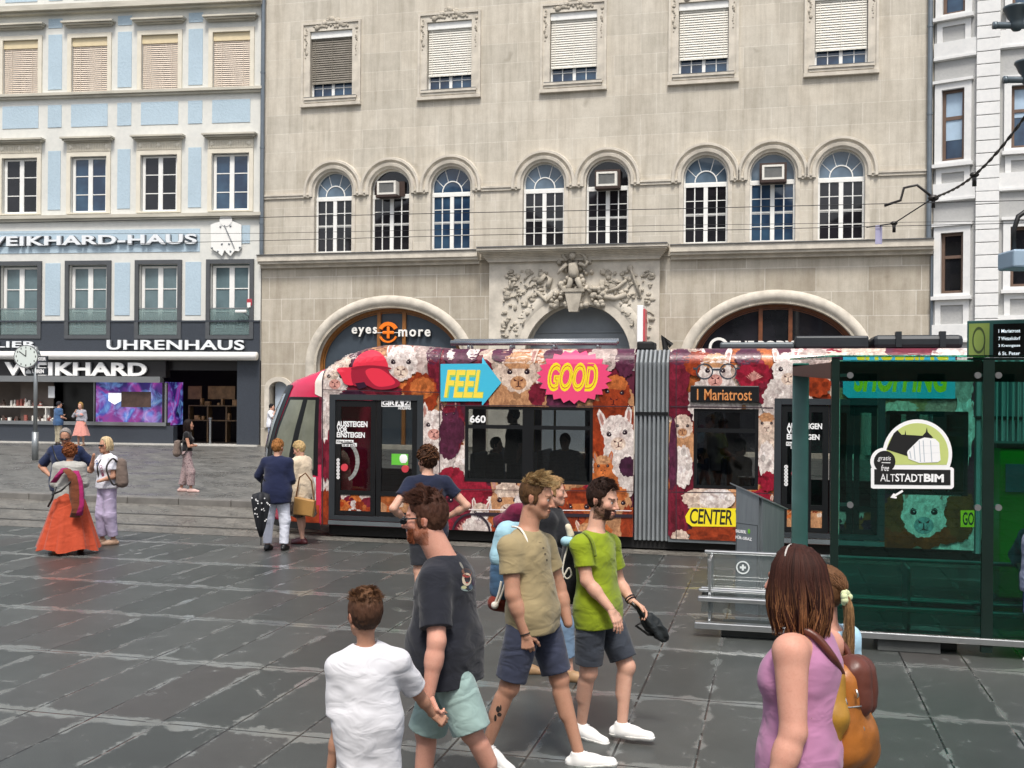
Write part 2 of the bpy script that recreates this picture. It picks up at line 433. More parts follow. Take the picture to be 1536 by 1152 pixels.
# ------------------------------------------------------------------ stone building with arches
def ashlar_material(name, c1, c2, mort, bw, bh, msize=.012, stain=.35, warm=(.62, .56, .48)):
    m, nt, N, L, B = newmat(name)
    v = texco(N, L, 'Object', None, True)
    v3 = texco(N, L, 'Object')
    br = N.new('ShaderNodeTexBrick'); L.new(v, br.inputs['Vector'])
    br.inputs['Scale'].default_value = 1; br.inputs['Brick Width'].default_value = bw; br.inputs['Row Height'].default_value = bh
    br.inputs['Mortar Size'].default_value = msize; br.inputs['Mortar Smooth'].default_value = .35; br.offset = .37; br.squash = .8; br.squash_frequency = 3
    br.inputs['Color1'].default_value = (*c1, 1); br.inputs['Color2'].default_value = (*c2, 1); br.inputs['Mortar'].default_value = (*mort, 1)
    col = br.outputs['Color']
    big = noise(N, L, v3, .35, 6, .65); mid = noise(N, L, v3, 2.2, 6, .7); fi = noise(N, L, v3, 26, 4, .7)
    col = mixc(N, L, stain, col, ramp(N, L, big, [(.35, warm), (.6, (1, 1, 1))]), 'MULTIPLY')
    col = mixc(N, L, .3, col, ramp(N, L, mid, [(.35, (.62, .6, .57)), (.6, (1, 1, 1))]), 'MULTIPLY')
    col = mixc(N, L, .25, col, ramp(N, L, fi, [(.3, (.6, .6, .6)), (.6, (1, 1, 1))]), 'MULTIPLY')
    mp = N.new('ShaderNodeMapping'); mp.inputs['Scale'].default_value = (2.2, 2.2, .16); L.new(v3, mp.inputs[0])
    st = noise(N, L, mp.outputs[0], 1.3, 6, .7)
    col = mixc(N, L, .38, col, ramp(N, L, st, [(.38, (.55, .52, .48)), (.55, (1, 1, 1))]), 'MULTIPLY')
    sp = noise(N, L, v3, 1.1, 2, .5, .4); col = mixc(N, L, .5, col, ramp(N, L, sp, [(.22, (.55, .53, .5)), (.30, (1, 1, 1))]), 'MULTIPLY')
    L.new(col, B.inputs['Base Color']); B.inputs['Roughness'].default_value = .85; B.inputs['Specular IOR Level'].default_value = .2
    h = mathn(N, L, 'ADD', mathn(N, L, 'MULTIPLY', br.outputs['Fac'], -.6), mathn(N, L, 'MULTIPLY', fi, .3))
    bumpn(N, L, h, .35, .015, B)
    return m
ST_UP = ashlar_material('upper ashlar', hexc('d3ccbe'), hexc('c5bfb2'), hexc('d8d3c8'), 1.55, .74, .012, .30, (.72, .68, .62))
ST_LOW = ashlar_material('lower ashlar', hexc('c9c2b4'), hexc('b5ad9e'), hexc('d8d3c8'), 1.75, .86, .016, .40, (.68, .62, .55))
ST_TRIM = M('moulded stone', 'c6bfb2', .85, var=.2, vs=2.2, bump=.25, bs=30, bd=.01, spec=.2)
ST_CARVE = M('carved stone', 'a8a194', .9, var=.28, vs=3.2, bump=.5, bs=22, bd=.02, spec=.2)
LEAD = M('lead flashing', '5c5d5e', .55, var=.15)
WHITE_FR = M('white window paint', 'e6e6e2', .45, var=.05)
def pane_material(name, low, high, zsplit=None, refl=.5):
    m, nt, N, L, B = newmat(name)
    v = texco(N, L, 'Object')
    n = noise(N, L, v, .7, 3, .6)
    L.new(ramp(N, L, n, [(.4, low), (.62, high)]), B.inputs['Base Color'])
    B.inputs['Roughness'].default_value = .03; B.inputs['Specular IOR Level'].default_value = refl
    return m
PANE_DARK = pane_material('dark window glass', hexc('191a1d'), hexc('26252a'))
PANE_SKY = pane_material('window glass painted sky blue', hexc('1f3048'), hexc('365068'), refl=.7)  # blue base colour stands in for the sky mirrored in the panes
PANE_MID = pane_material('grey blue fanlight glass', hexc('4a5a68'), hexc('66798a'), refl=.6)
SLAT_PALE = M('pale blind slats', 'd9d6cc', .6, var=.06)
SLAT_DARK = M('grey brown blind slats', '7d776c', .6, var=.15)
S = Frame(0, FAC_Y)
XL, XR = S(392, 420)[0], S(1398, 420)[0]
WT = .45
sb = empty('stone_building', ((XL + XR) / 2, FAC_Y, 0), 0, 'broad beige ashlar building with round arched windows behind the tram', 'building')
CX = (XL + XR) / 2
def SL(px, py, off=0):
    x, z = S(px, py, off); return x - CX, z
xl, xr = XL - CX, XR - CX
# window measures from the photograph
tw = [(497, 1), (674, 0), (860, 0), (1055, 0), (1261.5, 0)]
_a, _b = SL(640, 137), SL(707.6, 32)
TW_W, TW_Z0, TW_Z1 = _b[0] - _a[0], _a[1], SL(674, 32)[1]
aw = [(472.4, 526.6), (556, 614), (645.6, 705.5), (784.6, 845), (878, 942.7), (1024, 1091.7), (1123.7, 1193), (1226.6, 1297)]
aw = [(SL(a, 330)[0], SL(b, 330)[0]) for a, b in aw]
AW_W = sum(b - a for a, b in aw) / 8
awc = [(a + b) / 2 for a, b in aw]
AW_Z0 = SL(815, 371)[1]; AW_ZT = SL(815, 243)[1]; AW_ZS = AW_ZT - AW_W / 2
LED2_T, LED2_B = SL(560, 380)[1], SL(560, 394)[1]
LED1_Z = (SL(393, 297.6)[1] + SL(1390, 257)[1]) / 2
print('stone', xl, xr, 'tw', TW_W, TW_Z0, TW_Z1, 'aw', AW_W, AW_Z0, AW_ZT, 'led', LED2_T, LED2_B, LED1_Z)
pl_c, pr_c, pc_c = SL(582, 500)[0], SL(1163, 500)[0], SL(866, 500)[0]
PZS = SL(582, 547)[1]; PRISE = SL(582, 461)[1] - PZS; PHW = (SL(692, 530)[0] - SL(472, 530)[0]) / 2
CHW = (SL(946, 520)[0] - SL(788, 520)[0]) / 2; CZS = SL(866, 456)[1] - CHW
PHR = (SL(1292, 520)[0] - SL(1036, 520)[0]) / 2
print('portal', PHW, PHR, PRISE, PZS, CHW, CZS)
# walls
up = [rect(xl, LED2_B, xr, 21)]
for px, _ in tw: c = SL(px, 90)[0]; up.append(rect(c - TW_W / 2, TW_Z0, c + TW_W / 2, TW_Z1))
for c in awc: up.append(archl(c - AW_W / 2, AW_Z0, c + AW_W / 2, AW_ZS))
wm = MB(); plate(wm, up, 0, WT); wm.box(xl, xl + .4, WT + .002, 14, LED2_B, 21); wm.box(xr - .4, xr, WT + .002, 14, LED2_B, 21); wm.box(xl, xr, 14, 14.4, 0, 21)
wm.box(xl, xr, WT + .002, 14, 21, 21.3)
wm.build('wall', ST_UP, sb)
nx0, nx1, nzt = SL(404, 620)[0], SL(432, 620)[0], SL(415, 572)[1]
lo = [rect(xl, 0, xr, LED2_B - .003)]
lo.append(archl(pl_c - PHW, .3, pl_c + PHW, PZS, 28, PRISE)); lo.append(archl(pr_c - PHR, .3, pr_c + PHR, PZS, 28, PRISE))
lo.append(archl(pc_c - CHW, .16, pc_c + CHW, CZS, 24)); lo.append(archl(nx0, 1.0, nx1, nzt - .3, 12, .3))
wl = MB(); plate(wl, lo, .04, WT + .3); wl.box(xl, xl + .4, WT + .302, 14, 0, LED2_B - .003); wl.box(xr - .4, xr, WT + .302, 14, 0, LED2_B - .003)
wl.build('ground_floor_wall', ST_LOW, sb)
# ledges
def run(mb, x0, x1, prof):                               # moulding: list of (y0, z0, z1) steps, y0 negative = proud
    for y, z0, z1 in prof: mb.box(x0, x1, y, .02, z0, z1)
ld = MB()
e0, e1 = SL(735, 380)[0], SL(990, 380)[0]
for a, b in ((xl, e0 - .4), (e1 + .4, xr)):
    run(ld, a, b, [(-.42, LED2_B + .10, LED2_T - .03), (-.34, LED2_B + .003, LED2_B + .098), (-.12, LED2_B - .14, LED2_B)])
ld.build('ledge', ST_TRIM, sb)
lt = MB()
for a, b in ((xl, e0 - .4), (e1 + .4, xr)): lt.box(a, b, -.47, 0, LED2_T - .028, LED2_T)
lt.build('ledge_flashing', LEAD, sb)
ez = SL(866, 372)[1]
en = MB()
en.box(e0 - .33, e1 + .33, -.75, .02, ez - .10, ez)
n = 7
for i in range(n):
    t = i / (n - 1); en.box(e0 - .3 + .28 * t, e1 + .3 - .28 * t, -.68 + .42 * t * (2 - t), .02, ez - .103 - (i + 1) * .055, ez - .104 - i * .055)
en.box(e0, e1, -.10, .02, 2.9, ez - .104 - n * .055)
# the pier behind the relief is cut by the doorway arch
en2 = MB()
en.v, en.f, en.c, en.mi = en.v[:-8], en.f[:-6], en.c[:-8], en.mi[:-6]
en.build('entablature', ST_TRIM, sb)
pz1 = ez - .105 - n * .055
pn = MB(); plate(pn, [rect(e0, 0.16, e1, pz1), archl(pc_c - CHW - .02, .2, pc_c + CHW + .02, CZS, 24)], -.10, .038); pn.build('portal_panel', ST_TRIM, sb)
MB().box(e0 - .33, e1 + .33, -.79, 0, ez + .001, ez + .035).build('entablature_flashing', LEAD, sb)
l1 = MB(); edges = [xl] + sum([[c - AW_W / 2 - .16, c + AW_W / 2 + .16] for c in awc], []) + [xr]
for i in range(0, len(edges), 2):
    if edges[i + 1] - edges[i] > .05:
        run(l1, edges[i], edges[i + 1], [(-.10, LED1_Z + .02, LED1_Z + .09), (-.06, LED1_Z - .08, LED1_Z + .018)])
l1.build('string_course', ST_TRIM, sb)
def carve(mb, pts, r, j=.5, seed=1, flat=.5):
    rnd = random.Random(seed)
    for x, z in pts:
        s = r * (1 - j * .5 + j * rnd.random())
        mb.ell((x + rnd.uniform(-.3, .3) * r, -.02 - s * .35 * rnd.random(), z + rnd.uniform(-.3, .3) * r), (s * rnd.uniform(.7, 1.3), s * flat * 1.4, s * rnd.uniform(.7, 1.2)), 8, 6)
# --- top floor windows
def top_window(dark):
    w, z0, z1 = TW_W, TW_Z0, TW_Z1
    h = w / 2
    fr = MB()
    for a, b, c, d in ((-h, -h + .07, z0, z1), (h - .07, h, z0, z1), (-.06, .06, z0 + .071, z1)): fr.box(a, b, .20, .28, c, d)
    fr.box(-h + .071, h - .071, .20, .28, z0, z0 + .07)
    for s in (-1, 1):
        fr.box(s * h / 2 - .018, s * h / 2 + .018, .21, .27, z0 + .072, z1)
        for k in range(1, 5): fr.box(s * h / 2 - h / 2 + .075, s * h / 2 + h / 2 - .075, .215, .265, z0 + k * .42 - .012, z0 + k * .42 + .012)
    wn = fr.build('window', WHITE_FR, sb)
    MB().box(-h + .02, h - .02, .24, .25, z0 + .02, z1 - .02).build('pane', PANE_SKY, wn)
    bx = MB().box(-h + .005, h - .005, .03, .19, z1 - .27, z1 - .005, bev=.01); bx.build('blind_box', WHITE_FR, wn)
    sl = MB(); zb = z0 + .57; k = 0; z = z1 - .30
    while z > zb:
        t = .034 if dark else .040
        sl.add([(-h + .03, .120, z + t), (h - .03, .120, z + t), (h - .03, .088, z - t), (-h + .03, .088, z - t)], [(0, 1, 2, 3)]); z -= .088
    sl.box(-h + .03, h - .03, .09, .12, z, z + .05)
    sl.box(-h + .035, h - .035, .13, .135, zb, z1 - .29)
    for cx in (-h * .8, 0, h * .8): sl.box(cx - .008, cx + .008, .075, .081, z, z1 - .28)
    sl.build('blind', SLAT_DARK if dark else SLAT_PALE, wn)
    su = MB()
    o = .36
    ot = .55; ob = .42
    plate(su, [rect(-h - o, z0 - .22, h + o, z1 + .34), rect(-h - .002, z0 - .2, h + .002, z1 + .002)], -.05, -.002)
    plate(su, [rect(-h - o, z0 - .22, h + o, z1 + .34), rect(-h - o + .09, z0 - .1, h + o - .09, z1 + .26)], -.10, -.052)
    su.build('surround', ST_TRIM, wn)
    si = MB(); si.box(-h - .22, h + .22, -.17, .18, z0 - .10, z0 - .01); si.box(-h - .18, h + .18, -.13, .0, z0 - .20, z0 - .103); si.box(-h - o - .02, h + o + .02, -.15, .0, z0 - .36, z0 - .24)
    si.build('sill', ST_TRIM, wn)
    MB().box(-h - .2, h + .2, -.175, .18, z0 - .009, z0 + .012).build('sill_flashing', LEAD, wn)
    ca = MB()
    pts = [(x * .06 - .72, z1 + .18 + .20 * max(0, 1 - abs(x * .06 - .72) / .5) + .05 * math.sin(x * 2)) for x in range(25)]
    carve(ca, pts, .085, .7, 3); carve(ca, [(x, z + .07) for x, z in pts[6:19]], .08, .8, 5); carve(ca, [(x, z - .13) for x, z in pts[7:18]], .07, .8, 6)
    for s in (-1, 1):
        carve(ca, [(s * (h + .17) + .03 * math.sin(k), z1 + .1 - k * .075) for k in range(14)], .055, .7, 7 + s); carve(ca, [(s * (h + .17), z1 - 1.02)], .06, .2, 4)
    for s in (-1, 1):
        ca.tube([(s * (h * .2 + .42 * t), -.05, z1 + .3 - .2 * t * t + .06 * math.sin(t * 7)) for t in (0, .2, .4, .6, .8, 1)], .045, 6)
    ca.build('carving', ST_CARVE, wn, True)
    return wn
w0 = top_window(False); wD = top_window(True)
for i, (px, dk) in enumerate(tw):
    o = wD if dk else (w0 if i == 1 else copy_tree(w0, sb)); o.location = (SL(px, 90)[0], 0, 0)
# --- arched windows
def arch_window(kind, glass_m, fan_m):
    h = AW_W / 2; z0, zs = AW_Z0, AW_ZS; zt = zs - .34
    fr = MB()
    for a, b in ((-h, -h + .075), (h - .075, h), (-.075, .075)): fr.box(a, b, .20, .30, z0, zt)
    fr.box(-h, h, .19, .29, zt + .001, zt + .13)
    fr.box(-h + .076, -.076, .21, .29, z0, z0 + .08); fr.box(.076, h - .076, .21, .29, z0, z0 + .08)
    rows = 4; gh = (zt - z0 - .08) / rows
    for s in (-1, 1):
        fr.box(s * h / 2 - .02, s * h / 2 + .02, .22, .28, z0 + .081, zt)
        for k in range(1, rows): fr.box(s * h / 2 - h / 2 + .08, s * h / 2 + h / 2 - .08, .225, .275, z0 + .08 + k * gh - .014, z0 + .08 + k * gh + .014)
    for zz in (z0 + 1.02, z0 + 1.10): fr.box(-h + .08, h - .08, .235, .255, zz, zz + .012)
    zf = zt + .131
    r = h - .03
    plate(fr, [[(-h, zf), (h, zf)] + [(h * math.cos(math.pi * i / 20), zs + h * math.sin(math.pi * i / 20)) for i in range(21)],
               [(-h + .05, zf + .04), (h - .05, zf + .04)] + [((h - .05) * math.cos(math.pi * i / 20), zs + (h - .05) * math.sin(math.pi * i / 20)) for i in range(21)]], .22, .29)
    if kind != 'ac':
        plate(fr, [ring(0, zf + .05, h * .47, h * .52, 0, math.pi, 16, 1.05)], .225, .275)
        for a in (28, 66, 114, 152):
            ca_, sa_ = math.cos(R(a)), math.sin(R(a))
            fr.tube([(h * .5 * ca_, .25, zf + .05 + h * .52 * sa_), ((h - .04) * ca_, .25, zf + .1 + (h * 1.08) * sa_ + .06)], .014, 5)
    wn = fr.build('window', WHITE_FR, sb)
    MB().box(-h + .02, h - .02, .245, .26, z0 + .02, zt).build('pane', glass_m, wn)
    fp = MB(); fp.prism([(-h + .02, zt + .13), (h - .02, zt + .13)] + [((h - .02) * math.cos(math.pi * i / 20), zs + (h - .02) * math.sin(math.pi * i / 20)) for i in range(21)], .25, .262)
    fp.build('fanlight', fan_m, wn)
    av = MB()
    prof = [(0, .0, 0), (.05, -.02, 0), (.10, -.10, 0), (.20, -.12, 0), (.23, -.05, 0), (.27, -.05, 0), (.33, -.15, 0), (.42, -.15, 0), (.45, -.0, 0)]
    rings = []
    for i in range(29):
        a = math.pi * i / 28
        rings.append([((h + e) * math.cos(a), y, zs + (h + e) * math.sin(a)) for e, y, _ in prof])
    rings = [[(p[0], p[1], LED1_Z - .05) for p in rings[0]]] + rings + [[(p[0], p[1], LED1_Z - .05) for p in rings[-1]]]
    av.loft(rings, False, False)
    for s in (-1, 1): av.box(s * (h + .08) - .075, s * (h + .08) + .075, -.04, .0, z0, LED1_Z - .052)
    av.build('arch_moulding', ST_TRIM, wn)
    MB().box(-h - .05, h + .05, -.10, .19, z0 - .06, z0).build('sill', ST_TRIM, wn)
    return wn
proto = {}
kinds = ['d', 'acd', 'b', 'd', 'acd', 'd', 'acb', 'd']
fanm = [PANE_MID, PANE_DARK, PANE_SKY, PANE_MID, PANE_DARK, PANE_MID, PANE_MID, PANE_MID]
AC_W, AC_F, AC_G = M('aged cream plastic', 'd8d5cc', .5, var=.06), M('grey metal grille', '8f908e', .5, .3), M('dark plywood', '3a2a24', .7)
acl = ['white air conditioner in the arched window second from the left, mounted over dark boards',
       'white air conditioner box in the arched window right above the carved doorway',
       'white air conditioner in the arched window between two fanlit windows at the far right']
ai = 0
for i, k in enumerate(kinds):
    gm = PANE_SKY if k.endswith('b') else PANE_DARK
    key = (k, fanm[i].name)
    o = proto.get(key)
    if o is None: o = proto[key] = arch_window('ac' if k.startswith('ac') else 'n', gm, fanm[i])
    else: o = copy_tree(o, sb)
    o.location = (awc[i], 0, 0)
    if False:
        cu = MB()
        for q in range(5): cu.tube([(-AW_W / 2 + .1 + q * .05, .22, AW_Z0 + .1), (-AW_W / 2 + .1 + q * .05, .22, AW_Z0 + 1.2)], .03, 6)
        cu.build('curtain', M('grey curtain', '9a9ba0', .9), o)
    if k.startswith('ac'):
        t = empty('air_conditioner', (CX + awc[i] + (.02 if i != 1 else -.05), FAC_Y, AW_ZS - .25), 0, acl[ai], 'air conditioner', 'air conditioners in the arched windows'); ai += 1
        b = MB(); b.box(-.40, .40, -.28, .21, 0, .52, bev=.02); b.box(-.46, -.401, -.24, .2, -.06, .62); b.box(.401, .46, -.24, .2, -.06, .62); b.box(-.46, .46, -.24, .2, .53, .62)
        b.v, b.f, b.c, b.mi = b.v, b.f, b.c, b.mi
        bb = MB(); plate(bb, [rect(-.38, .0, .38, .52), rect(-.30, .07, .30, .45)], -.30, -.22); bb.box(-.38, .38, -.219, .2, 0, .52); bb.build('housing', AC_W, t)
        gr = MB()
        for q in range(12): gr.box(-.30, .30, -.27, -.25, .08 + q * .031, .095 + q * .031)
        gr.box(-.3, .3, -.235, -.221, .07, .45); gr.build('grille', AC_F, t)
        bd = MB()
        if i != 1: bd.box(-.47, -.39, -.05, .19, -.05, .64); bd.box(.39, .47, -.05, .19, -.05, .64); bd.box(-.389, .389, -.05, .19, .53, .64)
        else: bd.box(-.6, .6, .12, .19, -.02, .56)
        bd.box(-.42, .42, -.30, .18, -.09, -.01)
        bd.build('mounting_board', AC_G, t)
# --- portals
def arch_rings(c, hw, zs, ry, prof, n=36, zbase=.3):
    out = [[(c + hw + e, y, zbase) for e, y in prof]]
    for i in range(n + 1):
        a = math.pi * i / n
        out.append([(c + (hw + e) * math.cos(a), y, zs + (ry + e) * math.sin(a)) for e, y in prof])
    return out + [[(c - hw - e, y, zbase) for e, y in prof]]
WOOD = M('orange brown oak', '8a5a2a', .4, var=.3, vs=6, stretch=(6, 6, 1))
WOODD = M('red brown timber', '6b3d22', .45, var=.3, vs=6)
PROF = [(-.02, .5), (0, .22), (.06, .08), (.16, -.03), (.26, -.06), (.36, -.05), (.44, .0), (.47, .041)]
am = MB()
am.loft(arch_rings(pl_c, PHW, PZS, PRISE, PROF), False, False)
am.loft(arch_rings(pr_c, PHR, PZS, PRISE, PROF), False, False)
am.build('portal_arch', ST_TRIM, sb, True)
am = MB(); am.loft(arch_rings(pc_c, CHW, CZS, CHW, [(-.02, .6), (0, .3), (.05, .1), (.2, -.04), (.4, -.14), (.62, -.17), (.72, -.10)]), False, False)
am.build('doorway_arch', ST_TRIM, sb, True)
PANEL_SLATE = M('slate blue panel', '3d464f', .35, var=.08)
def shopfront(c, hw, wood, fill, lit):
    fr = MB(); fr.loft(arch_rings(c, hw, PZS, PRISE, [(0, .5), (0, .38), (-.14, .38), (-.14, .5)]), False, False)
    fr.loft(arch_rings(c, hw, PZS, PRISE, [(-.16, .46), (-.16, .41), (-.2, .41), (-.2, .46)]), False, False)
    for dx in (-.52, .52): fr.box(c + dx - .07, c + dx + .07, .36, .46, .3, PZS + PRISE - .16)
    o = fr.build('shop_window', wood, sb)
    p = MB(); p.prism(archl(c - hw, .3, c + hw, PZS, 28, PRISE), .47, .5); p.build('pane', fill, o)
shopfront(pl_c, PHW, WOOD, PANEL_SLATE, 0)
shopfront(pr_c, PHR, WOODD, PANE_DARK, 0)
cd_ = MB(); cd_.prism(archl(pc_c - CHW, .16, pc_c + CHW, CZS, 24), .62, .66)
cd_.box(pc_c - CHW + .05, pc_c + CHW - .05, .56, .62, CZS + .35, CZS + .43); cd_.box(pc_c + .45, pc_c + .6, .56, .62, .16, CZS + .35)
cd_.box(pc_c - CHW + .05, pc_c + CHW - .05, .56, .62, CZS + .95, CZS + 1.0)
cd_.build('doorway_screen', M('grey painted steel', '7d848a', .45, var=.06), sb)
nf = MB(); plate(nf, [archl(nx0 - .2, .9, nx1 + .2, nzt - .3, 12, .48), archl(nx0, 1.0, nx1, nzt - .3, 12, .3)], -.06, .04); nf.build('niche_surround', ST_TRIM, sb)
MB().box(nx0 + .1, nx1, .3, .34, 1.0, nzt).build('niche_pane', M('pale poster board', 'aebac6', .4, var=.05), sb)
# --- relief over the doorway
rf = MB(); rnd = random.Random(11)
def rl_(px, py): return SL(px, py, -.12)
def blob(px, py, r, sx=1, sz=1, d=.10):
    x, z = rl_(px, py); rf.ell((x, -.12, z), (r * sx, d, r * sz), 9, 6)
def limb(pts, r, d=-.18):
    q = [rl_(*p) for p in pts]; rf.tube([(x, d, z) for x, z in q], r, 7)
for _ in range(230):                                     # foliage of the two side fields
    s = rnd.choice((-1, 1)); t = rnd.random()
    px = 866 + s * rnd.uniform(38, 112); py = rnd.uniform(405, 505)
    if ((px - 866) / 92) ** 2 + ((py - 535) / 96) ** 2 < 1: continue
    blob(px, py, rnd.uniform(.03, .11), rnd.uniform(.6, 1.8), rnd.uniform(.5, 1.3), rnd.uniform(.03, .10))
for _ in range(46):
    s = rnd.choice((-1, 1)); px = 866 + s * rnd.uniform(45, 105); py = rnd.uniform(410, 480)
    if ((px - 866) / 92) ** 2 + ((py - 535) / 96) ** 2 < 1: continue
    dx, dy = rnd.uniform(-14, 14), rnd.uniform(-10, 14)
    limb([(px, py), (px + dx * .5, py + dy * .5 - 2), (px + dx, py + dy)], rnd.uniform(.025, .05), -.13)
limb([(808, 425), (818, 412), (826, 418), (822, 432)], .10); blob(812, 412, .13); limb([(808, 440), (820, 452), (832, 440)], .07)
limb([(904, 420), (902, 434), (908, 446), (922, 448), (940, 442)], .10); limb([(910, 438), (926, 432), (940, 420)], .06); blob(905, 408, .13)
limb([(946, 402), (952, 420), (960, 444)], .05); blob(945, 402, .12)
for _ in range(80): blob(rnd.uniform(826, 906), rnd.uniform(432, 460), rnd.uniform(.06, .15), 1, 1, .24)
for _ in range(34): blob(rnd.uniform(838, 888), rnd.uniform(392, 436), rnd.uniform(.05, .13), 1, 1.2, .2)
def fig(pts, r):
    q = [rl_(*p[:2]) for p in pts]; rf.tube([(x, -.36 - (p[2] if len(p) > 2 else 0), z) for (x, z), p in zip(q, pts)], r, 8)
fig([(861, 396), (862, 410), (863, 418)], [.17, .20, .15]); x, z = rl_(861, 385); rf.ell((x, -.42, z), (.13, .14, .16), 10, 8)
fig([(859, 418), (856, 428), (852, 438)], [.12, .10, .07]); fig([(867, 418), (871, 429), (874, 440)], [.12, .10, .07]); fig([(852, 397), (845, 404), (838, 412)], [.08, .07, .05]); fig([(870, 396), (880, 400), (884, 393, .1)], [.08, .07, .05]); fig([(852, 392), (846, 384), (852, 378), (866, 377), (878, 384), (882, 396)], .07)
rf.build('relief', ST_CARVE, sb, True)
ke = MB()
x, z = rl_(862, 450); ke.prism([(x - .32, z + .28), (x + .32, z + .28), (x + .17, z - .45), (x - .17, z - .45)], -.42, -.1); ke.box(x - .4, x + .4, -.46, -.1, z + .281, z + .40)
ke.build('keystone', ST_CARVE, sb)
# downpipes
ZN = M('grey zinc pipe', '6f7880', .45, .4, var=.1)
for px in (396.0, 1393.5):
    x = SL(px, 200)[0]; d = MB()
    zb = SL(px, 372)[1] if px > 900 else LED2_T
    d.tube([(x, -.14, 20.5), (x, -.14, zb + .2), (x, -.12, zb + .05)], .085, 10)
    for z in range(9, 21, 3): d.tube([(x, -.14, z), (x, -.14, z + .08)], .1, 10)
    if px > 900: d.tube([(x + .12, -.06, LED2_B - .2), (x + .12, -.06, .2)], .05, 8)
    d.build('downpipe', ZN, sb)
# --- signs on the stone building
SIGN_DK = M('black letter edge', '1c1c1e', .4); SIGN_W = M('white letter', 'eceae4', .4, var=0); ORANGE = M('orange enamel', 'f07b1c', .35, var=.04)
sg = empty('shop_sign', (CX + pl_c, FAC_Y, PZS + 1.2), 0, 'outlined lettering with a round orange cross emblem in the left shop arch', 'shop sign')
def SG(px, py): x, z = SL(px, py, .36); return x - pl_c, z - PZS - 1.2
tx = MB(); a, b = SG(528, 505), SG(566, 490.5); text(tx, 'eyes', a[0], a[1], b[0], b[1], .36, .05, .02, 0, None, 1.25)
a, b = SG(598, 505), SG(646, 494); text(tx, 'more', a[0], a[1], b[0], b[1], .36, .05, .02, 0, None, 1.25)
tx.build('letters', SIGN_W, sg)
ts = MB(); a, b = SG(529, 507), SG(567, 492); text(ts, 'eyes', a[0], a[1], b[0], b[1], .405, .04, .05, 0, None, 1.25)
a, b = SG(599, 507), SG(647, 495); text(ts, 'more', a[0], a[1], b[0], b[1], .405, .04, .05, 0, None, 1.25); ts.build('letter_backs', SIGN_DK, sg)
em = MB(); c = SG(583, 499)
plate(em, [ring(c[0], c[1], .27, .42, R(25), R(155), 16)], .27, .36); plate(em, [ring(c[0], c[1], .33, .40, R(205), R(335), 16)], .27, .36)
em.box(c[0] - .06, c[0] + .06, .27, .35, c[1] - .24, c[1] + .24, bev=.03); em.box(c[0] - .24, c[0] + .24, .272, .349, c[1] - .06, c[1] + .06, bev=.03)
em.build('emblem', ORANGE, sg)
MB().box(SG(562, 498)[0], SG(602, 498)[0], .33, .352, c[1] - .012, c[1] + .012).build('rail', SIGN_W, sg)
MB().lathe([(.0, .40), (.33, .40), (.33, .37), (0, .37)], (c[0], 0, c[1]), 24, 'y').build('backing', SIGN_DK, sg)
s2 = empty('shop_sign', (CX + pr_c, FAC_Y, PZS + .8), 0, 'white capital letters of a shop name in the right arch just above the tram roof', 'shop sign')
def SH(px, py): x, z = SL(px, py, .36); return x - pr_c, z - PZS - .8
tx = MB(); a, b = SH(1095, 524), SH(1192, 511); text(tx, 'THE BODY', a[0], a[1], b[0], b[1], .36, .06, .035)
text(tx, 'SHOP', b[0] + .3, a[1], b[0] + 1.5, b[1], .36, .06, .035)
c = SH(1078, 521); plate(tx, [ring(c[0], c[1], .26, .36, R(30), R(330), 18)], .32, .36); tx.build('letters', SIGN_W, s2)
x, z = SL(964, 485, -.9)
s3 = empty('projecting_sign', (CX + x, FAC_Y - .9, z), 0, 'tall narrow white sign with red edge beside the carved doorway', 'sign')
MB().box(-.16, .05, -.35, .35, -.68, .62, bev=.02).build('sign_box', M('white sign acrylic', 'efeeee', .35, var=.02), s3)
MB().box(.051, .12, -.32, .32, -.66, .5, bev=.02).build('red_edge', M('red sign acrylic', 'c04a52', .35, var=.1), s3)
MB().box(-.03, .03, .351, .86, .2, .26).box(-.03, .03, .351, .86, -.4, -.34).build('bracket', ZN, s3)
# ------------------------------------------------------------------ pale blue house with the watch shop
_w = S.world(XL, 0, 0)
BF = Frame(_w.x - .02, FAC_Y - .02, R(5.9))
bb = empty('blue_house', tuple(BF.o), BF.r, 'pale blue and cream stucco house with a watch shop on its ground floor', 'building')
def BL(px, py, off=0): return BF(px, py, off)
def stucco(name, c, sc=9, bump=.6):
    m, nt, N, L, B = newmat(name); v = texco(N, L, 'Object')
    a = noise(N, L, v, sc, 4, .6); b = noise(N, L, v, .5, 5, .6)
    col = mixc(N, L, .35, c, ramp(N, L, b, [(.35, (.78, .78, .78)), (.62, (1, 1, 1))]), 'MULTIPLY')
    col = mixc(N, L, .3, col, ramp(N, L, a, [(.35, (.75, .78, .8)), (.6, (1, 1, 1))]), 'MULTIPLY')
    L.new(col, B.inputs['Base Color']); B.inputs['Roughness'].default_value = .85; B.inputs['Specular IOR Level'].default_value = .2
    bumpn(N, L, a, bump, .02, B); return m
ST_BLUE = stucco('pale blue stucco', hexc('b3c6d2'), 14, .8)
ST_WHITE = stucco('off white stucco', hexc('d8d8d2'), 5, .1)
ST_CREAM = M('cream window surround', 'd6d0c0', .75, var=.07, vs=2)
CORN = M('weathered cornice', 'b9b5a8', .8, var=.2, vs=1.5, stretch=(.5, 1, 3))
GRAN = M('dark blue grey granite', '3b4048', .3, var=.35, vs=45, bump=.1)
DKFR = M('dark grey window surround', '4c4f52', .5, var=.1)
BLW = -15.6
rowA = [(3, 58, 141, 60), (107, 163, 138, 57), (213, 269, 135, 52), (318, 376, 130, 48)]
rowB = [(3, 57, 321, 238), (107, 161, 319, 235), (213, 267, 317, 232), (318, 374, 315, 229)]
